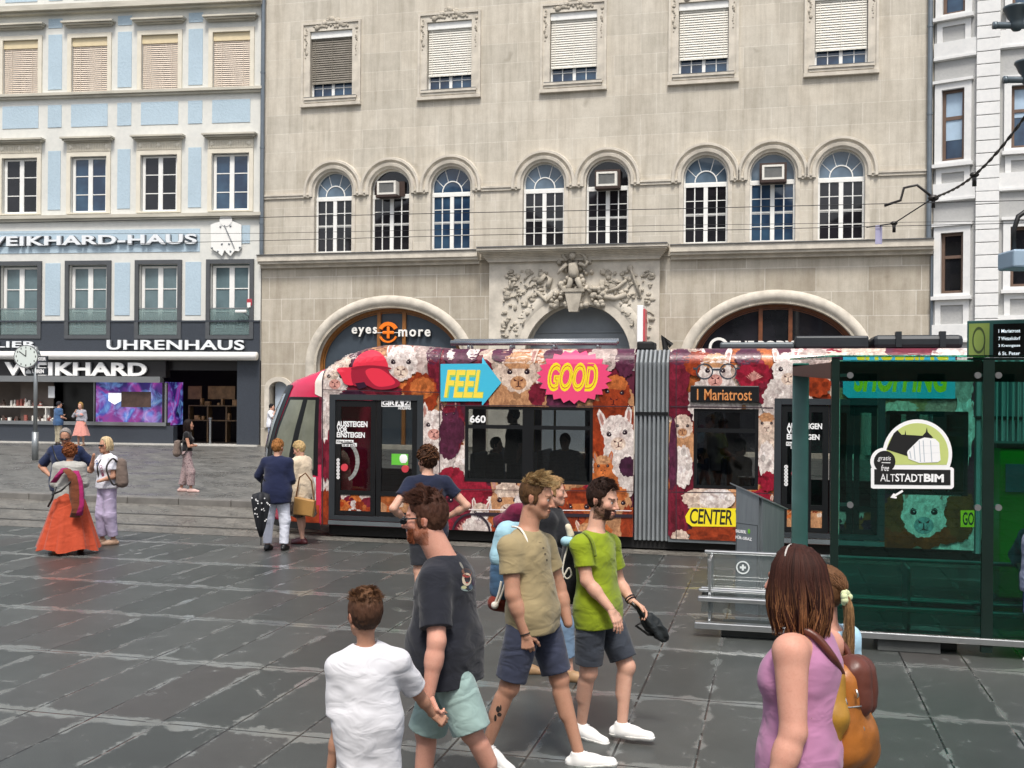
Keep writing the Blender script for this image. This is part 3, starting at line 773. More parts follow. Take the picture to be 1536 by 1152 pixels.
rowC = [(0, 55, 502, 401), (103, 161, 505, 398), (209, 267, 503, 396), (306, 366, 501, 393)]
def cen(r): return [BL((a + b) / 2, (c + d) / 2)[0] for a, b, c, d in r]
ccs = cen(rowB); pitch = (ccs[3] - ccs[0]) / 3; ccs = [ccs[3] - pitch * k for k in range(5)]
def zz(r, i): a, b, c, d = r[i]; return BL((a + b) / 2, c)[1], BL((a + b) / 2, d)[1]
def avg(r): q = [zz(r, i) for i in range(4)]; return sum(t[0] for t in q) / 4, sum(t[1] for t in q) / 4
AZ0, AZ1 = avg(rowA); BZ0, BZ1 = avg(rowB); CZ0, CZ1 = avg(rowC)
BWW = sum(BL(b, (c + d) / 2)[0] - BL(a, (c + d) / 2)[0] for a, b, c, d in rowB) / 4
CWW = sum(BL(b, (c + d) / 2)[0] - BL(a, (c + d) / 2)[0] for a, b, c, d in rowC) / 4
GZ = BL(300, 483)[1]            # top of the granite
AWZ = BL(200, 540)[1]           # awning underside
print('blue', ccs, pitch, AZ0, AZ1, BZ0, BZ1, CZ0, CZ1, BWW, CWW, GZ, AWZ)
holes = []
for c in ccs:
    holes += [rect(c - BWW / 2, AZ0, c + BWW / 2, AZ1), rect(c - BWW / 2, BZ0, c + BWW / 2, BZ1)]
ccC = [c + (cen(rowC)[2] - ccs[1]) for c in ccs]
for c in ccC: holes.append(rect(c - CWW / 2, CZ0, c + CWW / 2, CZ1))
b = MB(); plate(b, [rect(BLW, AWZ, 0, 19)] + holes, 0, .35); b.box(-.35, 0, .352, 12, 0, 19); b.box(BLW, BLW + .35, .352, 12, 0, 19); b.box(BLW, 0, 12, 12.3, 0, 19); b.box(BLW, 0, .3, 12, 19, 19.3)
b.build('wall', ST_WHITE, bb)
gr = MB(); gh = [rect(c - CWW / 2 - .17, CZ0 - .14, c + CWW / 2 + .17, GZ + .1) for c in ccC]
gz1 = GZ
edges = [BLW] + sum([[c - CWW / 2 - .17, c + CWW / 2 + .17] for c in reversed(ccC)], []) + [0]
for i in range(0, len(edges), 2): gr.box(edges[i], edges[i + 1], -.06, -.001, AWZ, GZ)
for c in ccC: gr.box(c - CWW / 2 - .17, c + CWW / 2 + .17, -.06, -.001, AWZ, CZ0 - .16)
gr.box(BLW, 0, -.10, -.001, GZ + .001, GZ + .06)
gr.build('granite_cladding', GRAN, bb)
SIGN = BL(200, 320)[1]
# bands: cornices and panels
co = MB()
def band(px, y0, y1, proud): # horizontal moulding across the front between two picture heights read at px
    za, zb = BL(px, y0)[1], BL(px, y1)[1]
    co.box(BLW, .05, -proud, -.001, zb, za); co.box(BLW, .05, -proud * .6, -.001, zb - .09, zb - .001); return za
band(200, 6, 14, .40); band(200, 137, 141, .22); band(200, 322, 327, .22)
co.build('cornice', CORN, bb)
pa = MB()
def panel(cx, w, z0, z1): pa.box(cx - w / 2, cx + w / 2, -.022, -.001, z0, z1)
pw = .60
z1a, z0a = BL(235, 153)[1], BL(235, 187)[1]
for k, c in enumerate(ccs):
    panel(c, BWW + .02, z0a, z1a)
    pc = c - pitch / 2
    panel(pc, pw, z0a, z1a); panel(pc, pw, BL(186, 131)[1], BL(186, 48)[1]); panel(pc, pw, BL(186, 38)[1], BL(186, 24)[1])
    panel(pc, pw - .05, BL(186, 313)[1], BL(186, 224)[1])
    panel(ccC[k] - pitch / 2 - .05, .66, BL(180, 473)[1], BL(180, 394)[1])
    panel(c, BWW * .9, BL(235, -6)[1], BL(235, -40)[1]); panel(pc, pw, BL(235, -6)[1], BL(235, -40)[1])
sgz0, sgz1 = BL(150, 379)[1], BL(150, 345)[1]
pa.box(BLW + .3, BL(300, 360)[0], -.022, -.001, sgz0, sgz1)
pa.box(BL(362, 345)[0], BL(375, 345)[0], -.022, -.001, BL(368, 365)[1], BL(368, 338)[1])
pa.build('blue_panel', ST_BLUE, bb)
def frame_win(w, z0, z1, rows, mat, y=.12, bw=.07, mid=.10):
    h = w / 2; f = MB()
    for a, c in ((-h, -h + bw), (h - bw, h), (-mid / 2, mid / 2)): f.box(a, c, y, y + .09, z0, z1)
    for s in (-1, 1):
        a, c = (mid / 2, h - bw) if s > 0 else (-h + bw, -mid / 2)
        f.box(a, c, y + .002, y + .085, z0, z0 + bw + .02); f.box(a, c, y + .002, y + .085, z1 - bw, z1)
        f.box(a, a + .045, y + .004, y + .08, z0 + bw + .021, z1 - bw - .001); f.box(c - .045, c, y + .004, y + .08, z0 + bw + .021, z1 - bw - .001)
        for k in range(1, rows): f.box(a + .046, c - .046, y + .02, y + .07, z0 + (z1 - z0) * k / rows - .018, z0 + (z1 - z0) * k / rows + .018)
    return f
def surround(w, z0, z1, t, mat, parent, lint, frieze):
    h = w / 2; s = MB()
    plate(s, [rect(-h - t, z0 - .05, h + t, z1 + t), rect(-h, z0, h, z1)], -.07, -.002); s.build('surround', mat, parent)
    l = MB(); lz = z1 + t + lint
    l.box(-h - t - .16, h + t + .16, -.34, -.001, lz + .10, lz + .17); l.box(-h - t - .10, h + t + .10, -.26, -.001, lz + .03, lz + .099); l.box(-h - t - .02, h + t + .02, -.15, -.001, lz - .03, lz + .029)
    l.build('lintel_cornice', CORN, parent)
    if frieze:
        f = MB(); f.box(-h - t, h + t, -.06, -.001, z1 + t + .02, lz - .031)
        n = 26
        for i in range(n):
            x = -h - t + .06 + (w + 2 * t - .12) * i / (n - 1)
            f.box(x - .014, x + .014, -.085, -.061, z1 + t + .05, lz - .06)
        for x in (-h, 0, h): f.ell((x, -.07, (z1 + t + lz) / 2), (.1, .04, .1), 8, 6)
        f.build('frieze', ST_CREAM, parent)
BLIND_W = M('beige wooden slats', 'd0c2b2', .6, var=.08); BLIND_B = M('cream blind box', 'd8c8a4', .5, var=.05)
def winA():
    f = frame_win(BWW, AZ0, AZ1, 2, WHITE_FR, .16); w = f.build('window', WHITE_FR, bb); h = BWW / 2
    MB().box(-h + .01, h - .01, .2, .21, AZ0, AZ1).build('pane', PANE_MID, w)
    MB().box(-h + .005, h - .005, .03, .11, AZ1 - .33, AZ1 - .005).build('blind_box', BLIND_B, w)
    s = MB(); z = AZ1 - .36
    while z > AZ0 + .02:
        s.add([(-h + .02, .085, z + .034), (h - .02, .085, z + .034), (h - .02, .058, z - .034), (-h + .02, .058, z - .034)], [(0, 1, 2, 3)]); z -= .082
    for x in (-h * .55, h * .6): s.box(x - .008, x + .008, .045, .05, AZ0 + .02, AZ1 - .34)
    s.build('blind', BLIND_W, w)
    surround(BWW, AZ0, AZ1, .17, ST_CREAM, w, .28, False); return w
def winB(pane):
    f = frame_win(BWW - .04, BZ0, BZ1 - .03, 3, WHITE_FR, .12); w = f.build('window', WHITE_FR, bb); h = BWW / 2
    MB().box(-h + .01, h - .01, .16, .17, BZ0, BZ1).build('pane', pane, w)
    surround(BWW, BZ0, BZ1, .17, ST_CREAM, w, .42, True); return w
GLT = M('teal grey window glass', '62757a', .06, var=.25, vs=1.2, spec=.6)
FROST = glass('balustrade glass', (.75, .85, .85), .45, .1, .3, hexc('8fa6a6'))
def winC():
    z0, z1 = CZ0, CZ1; f = MB(); h = CWW / 2
    f = frame_win(CWW - .06, z0 + .05, z1 - .06, 3, WHITE_FR, .15, .08, .12); w = f.build('window', WHITE_FR, bb)
    MB().box(-h + .01, h - .01, .2, .21, z0, z1).build('pane', GLT, w)
    s = MB(); plate(s, [rect(-h - .165, z0 - .15, h + .165, z1 + .17), rect(-h, z0, h, z1)], -.10, -.002); s.build('surround', DKFR, w)
    zb = z0 + (z1 - z0) * .37
    MB().box(-h + .01, h - .01, -.03, -.015, z0 + .02, zb).build('balustrade', FROST, w)
    r = MB(); r.box(-h, h, -.045, -.012, zb + .001, zb + .04); r.build('handrail', M('steel trim', 'a8acac', .35, .8, var=.05), w)
    e = MB()
    for s_ in (-1, 1):
        plate(e, [rect(s_ * h / 2 - .24, z0 + .16, s_ * h / 2 + .24, zb - .12), rect(s_ * h / 2 - .225, z0 + .175, s_ * h / 2 + .225, zb - .135)], -.036, -.031)
        e.box(s_ * h / 2 - .16, s_ * h / 2 + .16, -.036, -.031, z0 + .3, z0 + .34); e.box(s_ * h / 2 - .12, s_ * h / 2 + .12, -.036, -.031, z0 + .41, z0 + .44)
        plate(e, [ring(s_ * h / 2, z0 + .45, .07, .1, 0, math.pi, 10)], -.036, -.031); e.box(s_ * h / 2 - .015, s_ * h / 2 + .015, -.036, -.031, z0 + .54, z0 + .66)
    e.build('etched_emblem', M('etched grey', '6f8484', .6), w)
    return w
pA, pB, pB2, pC = winA(), winB(PANE_DARK), winB(PANE_SKY), winC()
for k, c in enumerate(ccs):
    for o, used, cx in ((pA, k == 0, c), (pC, k == 0, ccC[k])):
        q = o if used else copy_tree(o, bb); q.location = (cx, 0, 0)
    src = pB2 if k in (0, 2) else pB
    q = src if k in (0, 1) else copy_tree(src, bb); q.location = (c, 0, 0)
# lettering on the wall
LET = M('silver white letters', 'dfe3e6', .35, var=.03)
def bsign(name, s, box, off, depth, label, bold=.02, mat=LET, sp=1.05, pos=None, backing=None):
    (x0, z0), (x1, z1) = BL(box[0], box[3], off), BL(box[2], box[1], off)
    zs = 0
    mx, mz = (x0 + x1) / 2, (z0 + z1) / 2
    t = empty(name, tuple(BF.world(mx, 0, mz)), BF.r, label, 'shop sign')
    m = MB(); text(m, s, x0 - mx, z0 - mz, x1 - mx, z1 - mz, off, depth, bold, 0, None, sp); m.build('letters', mat, t)
    m = MB(); text(m, s, x0 - mx, z0 - mz, x1 - mx, z1 - mz, off + depth * .5 + .01, depth * .5, bold + .03, 0, None, sp)
    m.build('letter_backs', M('shadow grey metal', '55585c', .4, .4), t); return t
bsign('shop_sign', 'WEIKHARD-HAUS', (-33, 351, 296, 370), -.10, .09, 'long row of wide silver capitals on the blue frieze band of the blue house', .025)
bsign('shop_sign', 'JUWELIER', (-92, 512, 55, 524), -.14, .07, 'white capitals ending in LIER on the granite behind the street clock', .02)
bsign('shop_sign', 'UHRENHAUS', (161, 510, 367, 524.5), -.14, .07, 'wide white capitals on the granite band at the right end above the awning', .02)
# ornamental wall clock
x, z = BL(339, 350)
wc = empty('wall_clock', tuple(BF.world(x, 0, z)), BF.r, 'white stylised clock ornament with scalloped bottom beside the silver capitals', 'wall clock')
def WC(px, py): a, b = BL(px, py, -.1); return a - x, b - z
k = MB(); pts = [(316, 337), (328, 333), (350, 332), (362, 337), (362, 371), (358, 377), (352, 376), (346, 384), (341, 380), (337, 375), (333, 384), (327, 379), (322, 376), (317, 372)]
k.prism([WC(*p) for p in reversed(pts)], -.12, -.05); c = WC(339, 330); k.prism([(c[0] + .26 * math.cos(R(a)), c[1] + .26 * math.sin(R(a))) for a in range(0, 360, 18)], -.14, -.06)
k.build('clock_plate', M('white enamel', 'e8e8e4', .35, var=.04), wc)
k = MB(); a, b = WC(337, 338), WC(352, 372); k.tube([(a[0], -.15, a[1]), (b[0], -.15, b[1])], .02, 6)
for px, py in ((318, 372), (327, 377), (346, 377), (360, 371), (331, 340), (346, 339), (333, 366), (344, 366)):
    c = WC(px, py); k.ell((c[0], -.13, c[1]), (.045, .03, .045), 8, 6)
k.build('clock_hand', M('grey clock metal', '8a8d90', .4, .5), wc)
# awning cassette
aw0 = BL(-60, 533, -.2); aw1 = BL(386, 533, -.2); zt, zb = BL(200, 527.5, -.2)[1], BL(200, 540, -.2)[1]
a = MB(); rr = (zt - zb) / 2
ring_ = [(-.1 - rr * 1.3 + rr * 1.3 * math.cos(t), (zt + zb) / 2 + rr * math.sin(t)) for t in [2 * math.pi * i / 16 for i in range(16)]]
a.loft([[(xx, y, zq) for y, zq in ring_] for xx in (BLW, -.02)]); a.build('awning_cassette', M('white awning metal', 'e9e8e4', .4, var=.03), bb, True)
# shop front
FZ1, FZ0 = BL(200, 543)[1], BL(200, 566)[1]
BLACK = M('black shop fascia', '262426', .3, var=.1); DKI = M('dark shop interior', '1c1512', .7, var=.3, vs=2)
xS, xE, xP = BL(250, 600)[0], BL(356, 600)[0], BL(356, 600)[0]
f = MB(); f.box(BLW, xS, -.12, .3, FZ0, AWZ - .02); f.box(xS + .001, xP, .2, .3, FZ0 + .3, AWZ - .02); f.build('fascia', BLACK, bb)
f = MB(); zc = BL(150, 569)[1]; f.box(BLW, BL(246, 569)[0], -.35, .0, zc - .12, zc + .12); f.build('canopy_edge', M('grey aluminium', '8d8f90', .35, .6, var=.05), bb)
MB().box(xP, 0, -.05, .35, .201, AWZ - .001).build('granite_pier', GRAN, bb)
wz = BL(100, 632)[1]
f = MB(); f.box(BLW, xS + .3, -.02, .35, .02, wz - .14); f.build('shop_plinth', GRAN, bb)
f = MB(); f.box(BLW, 0.0, -.25, .4, 0, .2); f.build('threshold', M('pale stone step', 'b9b7b0', .5), bb)
STEEL = M('brushed steel', 'a3a6a8', .3, .85, var=.06)
f = MB(); f.box(BLW, xS + .02, -.10, .3, wz - .139, wz); f.box(BL(140.5, 600)[0], BL(143, 600)[0], -.02, .1, wz, zc - .121); f.box(xS - .08, xS, -.02, .1, wz, zc - .121); f.build('display_sill', STEEL, bb)
# recessed interior: back wall, side walls, floor, ceiling with strip lights
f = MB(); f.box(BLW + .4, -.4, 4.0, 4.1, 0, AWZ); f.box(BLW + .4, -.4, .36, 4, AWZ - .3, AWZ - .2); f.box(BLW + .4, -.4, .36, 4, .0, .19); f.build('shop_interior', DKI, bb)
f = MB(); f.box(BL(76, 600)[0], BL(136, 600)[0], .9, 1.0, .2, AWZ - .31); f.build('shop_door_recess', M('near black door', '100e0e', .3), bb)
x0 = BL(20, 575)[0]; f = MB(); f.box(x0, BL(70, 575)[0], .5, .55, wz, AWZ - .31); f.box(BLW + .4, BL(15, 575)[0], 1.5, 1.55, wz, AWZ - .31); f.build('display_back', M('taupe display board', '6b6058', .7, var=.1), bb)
LAMP = M('warm strip lamp', (1, .78, .5), .5, var=0, emit=3)
l = MB()
for i in range(22): xx = BL(276, 541)[0] + i * .105; l.box(xx, xx + .05, .45, .55, AWZ - .345, AWZ - .302)
l.build('strip_lamp', LAMP, bb)
# entrance display shelves at the right
f = MB(); WD = M('dim wooden shelf', '5a4630', .5, var=.2)
for py in (608, 630): zq = BL(320, py, 1.5)[1]; f.box(BL(284, py, 1.5)[0], xP - .02, 1.4, 1.9, zq - .04, zq)
for px in (284, 312, 340): xx = BL(px, 620, 1.5)[0]; f.box(xx - .03, xx + .03, 1.45, 1.85, .2, BL(320, 608, 1.5)[1] - .04)
f.build('display_shelf', WD, bb)
f = MB(); rnd = random.Random(5)
for i in range(16):
    xx = rnd.uniform(BL(286, 600, 1.5)[0], xP - .2); zq = BL(320, rnd.choice((608, 630)), 1.5)[1]; w = rnd.uniform(.05, .2); f.box(xx, xx + w, 1.5, 1.7, zq + .002, zq + rnd.uniform(.08, .3))
for px in (292, 322, 342): xx, zq = BL(px, 588, 1.9); f.box(xx - .3, xx + .3, 1.9, 1.95, zq - .3, zq + .25)
f.build('display_goods', M('amber goods', '8a6a48', .4, var=.4, vs=3), bb)
xx, zq = BL(309, 645, -.1); po = empty('barrier_post', tuple(BF.world(xx, .3, .2)), BF.r, 'thin polished steel post at the dark shop entrance', 'post')
MB().tube([(0, 0, 0), (0, 0, 1.0)], .045, 12).build('post', STEEL, po); MB().lathe([(.07, 1.0), (.07, 1.05), (.03, 1.06)], (0, 0, 0), 12).build('cap', STEEL, po)
# window display at the left
WHT = M('white display shelf', 'd9d6cf', .5, var=.04)
f = MB()
for py in (609, 634): a = BL(30, py, .3)[1]; f.box(BLW + .4, BL(84, py, .3)[0], .1, .48, a - .06, a)
f.box(BL(66, 620)[0] - .02, BL(66, 620)[0] + .02, .1, .4, BL(30, 634, .3)[1], BL(30, 609, .3)[1] - .06)
f.build('window_shelf', WHT, bb)
gd = MB(); gw = MB(); gr_ = MB()
for i in range(62):
    py = rnd.choice((609, 634)); px = rnd.uniform(-30, 82); a, zq = BL(px, py, .25); w = rnd.uniform(.05, .16); hh = rnd.uniform(.05, .34)
    m = rnd.choice((gw, gw, gd, gr_))
    if rnd.random() < .4: m.lathe([(w * .6, 0), (w * .7, .02), (w * .25, hh * .5), (w * .45, hh * .8), (.01, hh)], (a, .25, zq + .002), 10)
    else: m.box(a, a + w, .2, .3, zq + .002, zq + hh)
gw.build('white_goods', M('white boxes', 'd4d0c8', .5, var=.1), bb); gd.build('dark_goods', M('dark boxes', '4a3a33', .5, var=.2), bb); gr_.build('red_goods', M('red boxes', '8f5248', .5, var=.2), bb)
xx, zq = BL(78, 588, .05); MB().box(xx - .14, xx + .14, .0, .02, zq - .24, zq + .24).build('notice', M('paper notice', 'cfd0d2', .7, var=.15, vs=12), bb)
# shop name on the fascia
bsign('shop_sign', 'WEIKHARD', (8, 544, 221, 563), -.20, .08, 'largest white capitals on the black fascia under the awning of the watch shop', .035, M('bright white letters', 'f2f2f0', .35, var=0))
# big screen with purple blue picture
def screen_material():
    m, nt, N, L, B = newmat('shop screen picture'); v = texco(N, L, 'Object')
    n = noise(N, L, v, .75, 2, .5, 1.2); n2 = noise(N, L, v, 1.7, 5, .6, 1.0)
    c = ramp(N, L, n, [(.3, hexc('120a3c')), (.42, hexc('2c1b6e')), (.5, hexc('6b2a8c')), (.56, hexc('a33a9a')), (.64, hexc('4a52b8')), (.72, hexc('7ab8e8'))])
    c2 = ramp(N, L, n2, [(.47, (0, 0, 0)), (.62, hexc('78b4ea')), (.75, (.85, .95, 1))])
    c = mixc(N, L, .55, c, c2, 'ADD')
    L.new(c, B.inputs['Emission Color']); B.inputs['Emission Strength'].default_value = .55; B.inputs['Base Color'].default_value = (.02, .02, .03, 1); B.inputs['Roughness'].default_value = .2
    return m
SCR = screen_material()
(x0, z0), (x1, z1) = BL(144, 637), BL(244, 573)
t = empty('display_screen', tuple(BF.world((x0 + x1) / 2, -.02, (z0 + z1) / 2)), BF.r, 'large shop window screen glowing purple and blue', 'screen')
w, h = (x1 - x0) / 2, (z1 - z0) / 2
MB().box(-w, w, .0, .06, -h, h).build('picture', SCR, t)
f = MB(); plate(f, [rect(-w - .06, -h - .06, w + .06, h + .06), rect(-w, -h, w, h)], -.02, .06); f.build('bezel', BLACK, t)
f = MB(); f.box(-.32, .95, -.03, -.002, -.15, .48); f.build('window_panel', M('brown reflecting panel', '4a3a34', .2, var=.4, vs=2), t)
f = MB(); f.prism([(-w + .55, .42), (-w + 1.1, .42), (-w + 1.1, .1), (-w + .82, -.05), (-w + .55, .1)], -.02, -.002); f.build('white_badge', M('white screen badge', (.8, .8, .85), .5, var=.3, vs=8, emit=.5), t)
f = MB(); a = BL(247, 600)[0] - (x0 + x1) / 2; f.box(a, a + .04, .05, 1.6, -h, h); f.build('side_screen', SCR, t)
# alarm box and camera by the right edge
xx, zq = BL(375.5, 455); t = empty('alarm_box', tuple(BF.world(xx, 0, zq)), BF.r, 'small red and white alarm box at the right edge of the blue house', 'alarm box')
MB().box(-.11, .11, -.12, 0, -.1, .17, bev=.02).build('housing', M('red alarm housing', 'a8404a', .4), t); MB().box(-.08, .06, -.14, -.121, -.17, .02).build('label_plate', WHITE_FR, t)
xx, zq = BL(372, 468); t = empty('security_camera', tuple(BF.world(xx, 0, zq)), BF.r, 'white security camera on a short arm under the alarm box', 'camera')
MB().box(-.42, .05, -.34, -.22, -.05, .06, bev=.03).build('camera_body', WHITE_FR, t); MB().tube([(.05, 0, -.18), (.05, -.2, -.14), (-.1, -.28, -.05)], .025, 8).build('arm', ZN, t)
# ------------------------------------------------------------------ white house at the right
_w = S.world(XR, 0, 0)
WA = Frame(_w.x + .02, FAC_Y - .05, R(-21.2))
wb = empty('white_house', tuple(WA.o), 0, 'white and grey rusticated house with narrow brown framed windows at the right', 'building')
ST_W = stucco('white render', hexc('e4e4e2'), 6, .15); ST_G = stucco('grey render', hexc('b4b4b2'), 12, .5); BRN = M('brown window frame', '6a5548', .5, var=.12)
aend = WA(1464, 300)[0]
_c = WA.world(aend, 0, 0)
WB = Frame(_c.x, _c.y, R(-7.2))
FA = empty('bay_side', (0, 0, 0), WA.r); FA.parent = wb
FB = empty('bay_front', tuple(WB.o - WA.o), WB.r); FB.parent = wb
for (fr, par, x0, x1) in ((WA, FA, 0, aend), (WB, FB, 0, 9.0)):
    def q(px, py, off=0): return fr(px, py, off)
    A = par is FA
    ref = 1432 if A else 1500
    zc1 = q(1440, 88)[1] if A else q(1500, 75)[1]; zc2 = q(1440, 301)[1] if A else q(1500, 288)[1]
    wp = 1430 if A else 1548
    ww = (q(1447, 180)[0] - q(1413, 180)[0]) if A else 1.25
    wins = [(q(wp, 241)[1], q(wp, 134)[1]), (q(wp, 440)[1], q(wp, 349)[1]), (q(wp, 21)[1], q(wp, 21)[1] + 2.6)] if A else [(q(1530, 222)[1], q(1530, 128)[1]), (q(1530, 430)[1], q(1530, 340)[1]), (q(1530, 8)[1], q(1530, 8)[1] + 2.6)]
    xs = [q(wp, 190)[0]] if A else [q(wp, 190)[0], q(wp, 190)[0] + 2.9]
    holes = [rect(xc - ww / 2, a, xc + ww / 2, b) for xc in xs for a, b in wins]
    m = MB(); plate(m, [rect(x0, 0, x1, 22)] + holes, 0, .35); m.build('wall', ST_G, par)
    tr = MB()
    for zc in (zc1, zc2, zc2 - (zc1 - zc2)):
        tr.box(x0, x1, -.10, -.001, zc, zc + .62); tr.box(x0, x1 + (.0 if A else 0), -.14, -.001, zc + .02, zc + .10)
    if not A:
        xq = q(1499, 200)[0]
        z = 0.3
        while z < 20: tr.box(-.02, xq, -.16, -.001, z, z + .40, bev=.015); z += .425
        for xc in xs[1:]:
            z = .3
    tr.build('white_band', ST_W, par)
    for xc in xs:
        for a, b in wins:
            s = MB(); h = ww / 2
            plate(s, [rect(xc - h - .22, a - .1, xc + h + .22, b + .22), rect(xc - h, a, xc + h, b)], -.10, -.002); s.box(xc - h - .28, xc + h + .28, -.18, -.001, b + .221, b + .32); s.box(xc - h - .28, xc + h + .28, -.22, -.001, a - .22, a - .101)
            w = s.build('window_surround', ST_W, par)
            f = MB(); plate(f, [rect(xc - h, a, xc + h, b), rect(xc - h + .1, a + .1, xc + h - .1, b - .1)], .08, .2); f.box(xc - h + .1, xc + h - .1, .1, .18, a + (b - a) * .58, a + (b - a) * .63); f.build('frame', BRN, w)
            p = MB().box(xc - h + .05, xc + h - .05, .15, .16, a, b); p.build('pane', PANE_DARK if a == wins[1][0] else PANE_SKY, w)
            if a != wins[1][0]: MB().box(xc - h + .1, xc + h - .1, .135, .145, a + (b - a) * (.3 if A else .5), b - .1).build('roller_blind', M('pale blue blind', 'a9c0d4', .6, var=.1, vs=2), w)
            pn = MB(); plate(pn, [rect(xc - h - .18, a - 1.25, xc + h + .18, a - .23), rect(xc - h, a - 1.05, xc + h, a - .4)], -.06, -.002); pn.build('apron_panel', ST_W, w)
bk = MB(); bk.box(0, 11, 1.5, 10, 0, 22); bk.build('building_block', ST_G, wb)
# ------------------------------------------------------------------ tram with printed wrap
TY = 16.3
TF = Frame(0, TY); TC = Frame(0, TY + 1.15)
def T(px, py, off=0): return TF(px, py, off)
tram = empty('tram', (T(900, 700)[0], TY + 1.15, 0), 0, 'low floor tram wrapped in a colourful alpaca collage, standing across the square', 'tram')
TX0 = T(900, 700)[0]
def TL(px, py): x, z = T(px, py); return x - TX0, z
ZB = .20
ZT = TL(900, 522)[1]
XS = TL(483, 600)[0]; XE1 = TL(951, 600)[0]; XB2 = TL(1004, 600)[0]; XE2 = TL(1462, 600)[0]
RD = .26
roofp = [(TL(483, 552)[0], TL(483, 552)[1]), (TL(500, 541)[0], TL(500, 541)[1]), (TL(520, 530)[0], TL(520, 530)[1]), (TL(545, 521)[0], TL(545, 521)[1]), (TL(570, 517)[0], TL(570, 517)[1]), (TL(600, 516)[0], TL(600, 516)[1]), (TL(640, 519)[0], TL(640, 519)[1]), (TL(680, 521)[0], ZT)]
def ztop(x):
    if x >= roofp[-1][0]: return ZT
    return float(np.interp(x, [p[0] for p in roofp], [p[1] for p in roofp]))
def sy(x, z):                                            # how far the skin turns inward (y) at the cant rail
    e = z - (ztop(x) - RD)
    return 0.0 if e <= 0 else RD - math.sqrt(max(RD * RD - min(e, RD) ** 2, 0))
HW = 1.15
def LY(y): return y - HW                                 # skin plane -> tram-local y
# openings in the skin, from the photograph
win1 = (*TL(697, 725), *TL(890, 610)); win2 = (*TL(1040, 734), *TL(1138, 613))
win3 = (*TL(1328, 737), *TL(1452, 610))
dr1 = (*TL(494, 801), *TL(636, 592)); dr2 = (*TL(1160, 811), *TL(1250, 593)); dr3 = (*TL(1258, 815), *TL(1328, 594))
def norm(r, z0=None, z1=None):
    a = (min(r[0], r[2]), z0 if z0 is not None else min(r[1], r[3]), max(r[0], r[2]), z1 if z1 is not None else max(r[1], r[3])); return a
wz0, wz1 = TL(793, 725)[1], TL(793, 610)[1]
win1, win2, win3 = norm(win1, wz0, wz1), norm(win2, wz0, wz1), norm(win3, wz0, wz1)
dz0, dz1 = .30, TL(565, 592)[1]
dr1, dr2, dr3 = norm(dr1, dz0, dz1), norm(dr2, dz0, dz1), norm(dr3, dz0, dz1)
dr2 = (dr2[0], dr2[1], dr3[2], dr2[3])
OPEN = [win1, win2, win3, dr1, dr2]
dsp = norm((*TL(1036, 603), *TL(1139, 579)))
def clip(poly, ax, v, keep_less):
    out = []; n = len(poly)
    for i in range(n):
        a, b = poly[i], poly[(i + 1) % n]
        ia, ib = (a[ax] <= v) == keep_less, (b[ax] <= v) == keep_less
        if ia: out.append(a)
        if ia != ib:
            t = (v - a[ax]) / (b[ax] - a[ax]); out.append(tuple(a[k] + (b[k] - a[k]) * t for k in (0, 1)))
    return out
def minus_rect(polys, r):
    out = []
    for p in polys:
        if max(q[0] for q in p) <= r[0] or min(q[0] for q in p) >= r[2] or max(q[1] for q in p) <= r[1] or min(q[1] for q in p) >= r[3]:
            out.append(p); continue
        for q in (clip(p, 0, r[0], True), clip(p, 0, r[2], False)):
            if len(q) > 2: out.append(q)
        m = clip(clip(p, 0, r[0], False) if len(p) > 2 else [], 0, r[2], True) if len(p) > 2 else []
        if len(m) > 2:
            for q in (clip(m, 1, r[1], True), clip(m, 1, r[3], False)):
                if len(q) > 2: out.append(q)
    return out
class Print:
    def __init__(s): s.m = MB(); s.n = 0
    def poly(s, pts, col, x0=None, x1=None, smooth_top=True, lift=None):
        """pts in tram-local (x,z); kept within the skin, cut round the openings, laid on the curved cant rail"""
        s.n += 1; d = (.0012 + .000008 * s.n) if lift is None else lift
        P = [list(pts)]
        for lo, hi in ((x0, x1),):
            if lo is not None: P = [q for q in (clip(p, 0, lo, False) for p in P) if len(q) > 2]
            if hi is not None: P = [q for q in (clip(p, 0, hi, True) for p in P) if len(q) > 2]
        P = [q for q in (clip(p, 1, ZB + .01, False) for p in P) if len(q) > 2]
        P = [q for q in (clip(p, 0, XE2, True) for p in P) if len(q) > 2]; P = [q for q in (clip(p, 0, XS + .01, False) for p in P) if len(q) > 2]
        for r in OPEN + [(XE1, -1, XB2, 9)]: P = minus_rect(P, r)
        xm = max(q[0] for q in pts)
        cuts = []
        out = []
        for p in P:
            zm = max(q[1] for q in p); zlo = min(ztop(q[0]) for q in p) - RD
            if zm <= zlo: out.append(p); continue
            xs = [p]
            if min(q[0] for q in p) < roofp[-1][0]:      # falling roofline: slice along x as well
                xs = []; xa, xb = min(q[0] for q in p), max(q[0] for q in p); n = max(1, int((xb - xa) / .12)); rest = p
                for i in range(1, n):
                    v = xa + (xb - xa) * i / n; L_ = clip(rest, 0, v, True); rest = clip(rest, 0, v, False)
                    if len(L_) > 2: xs.append(L_)
                    if len(rest) < 3: break
                if len(rest) > 2: xs.append(rest)
            for q in xs:
                xc = sum(t[0] for t in q) / len(q); zt = ztop(xc); rest = q
                for e in (0, .08, .14, .19, .225, .248):
                    v = zt - RD + e; L_ = clip(rest, 1, v, True); rest = clip(rest, 1, v, False)
                    if len(L_) > 2: out.append(L_)
                    if len(rest) < 3: break
                if len(rest) > 2:
                    rest = clip(rest, 1, zt - .004, True)
                    if len(rest) > 2: out.append(rest)
        for p in out:
            s.m.add([(x, LY(sy(x, z)) - d, z) for x, z in p], [tuple(range(len(p)))], col)
def px(*pts): return [TL(*p) for p in pts]
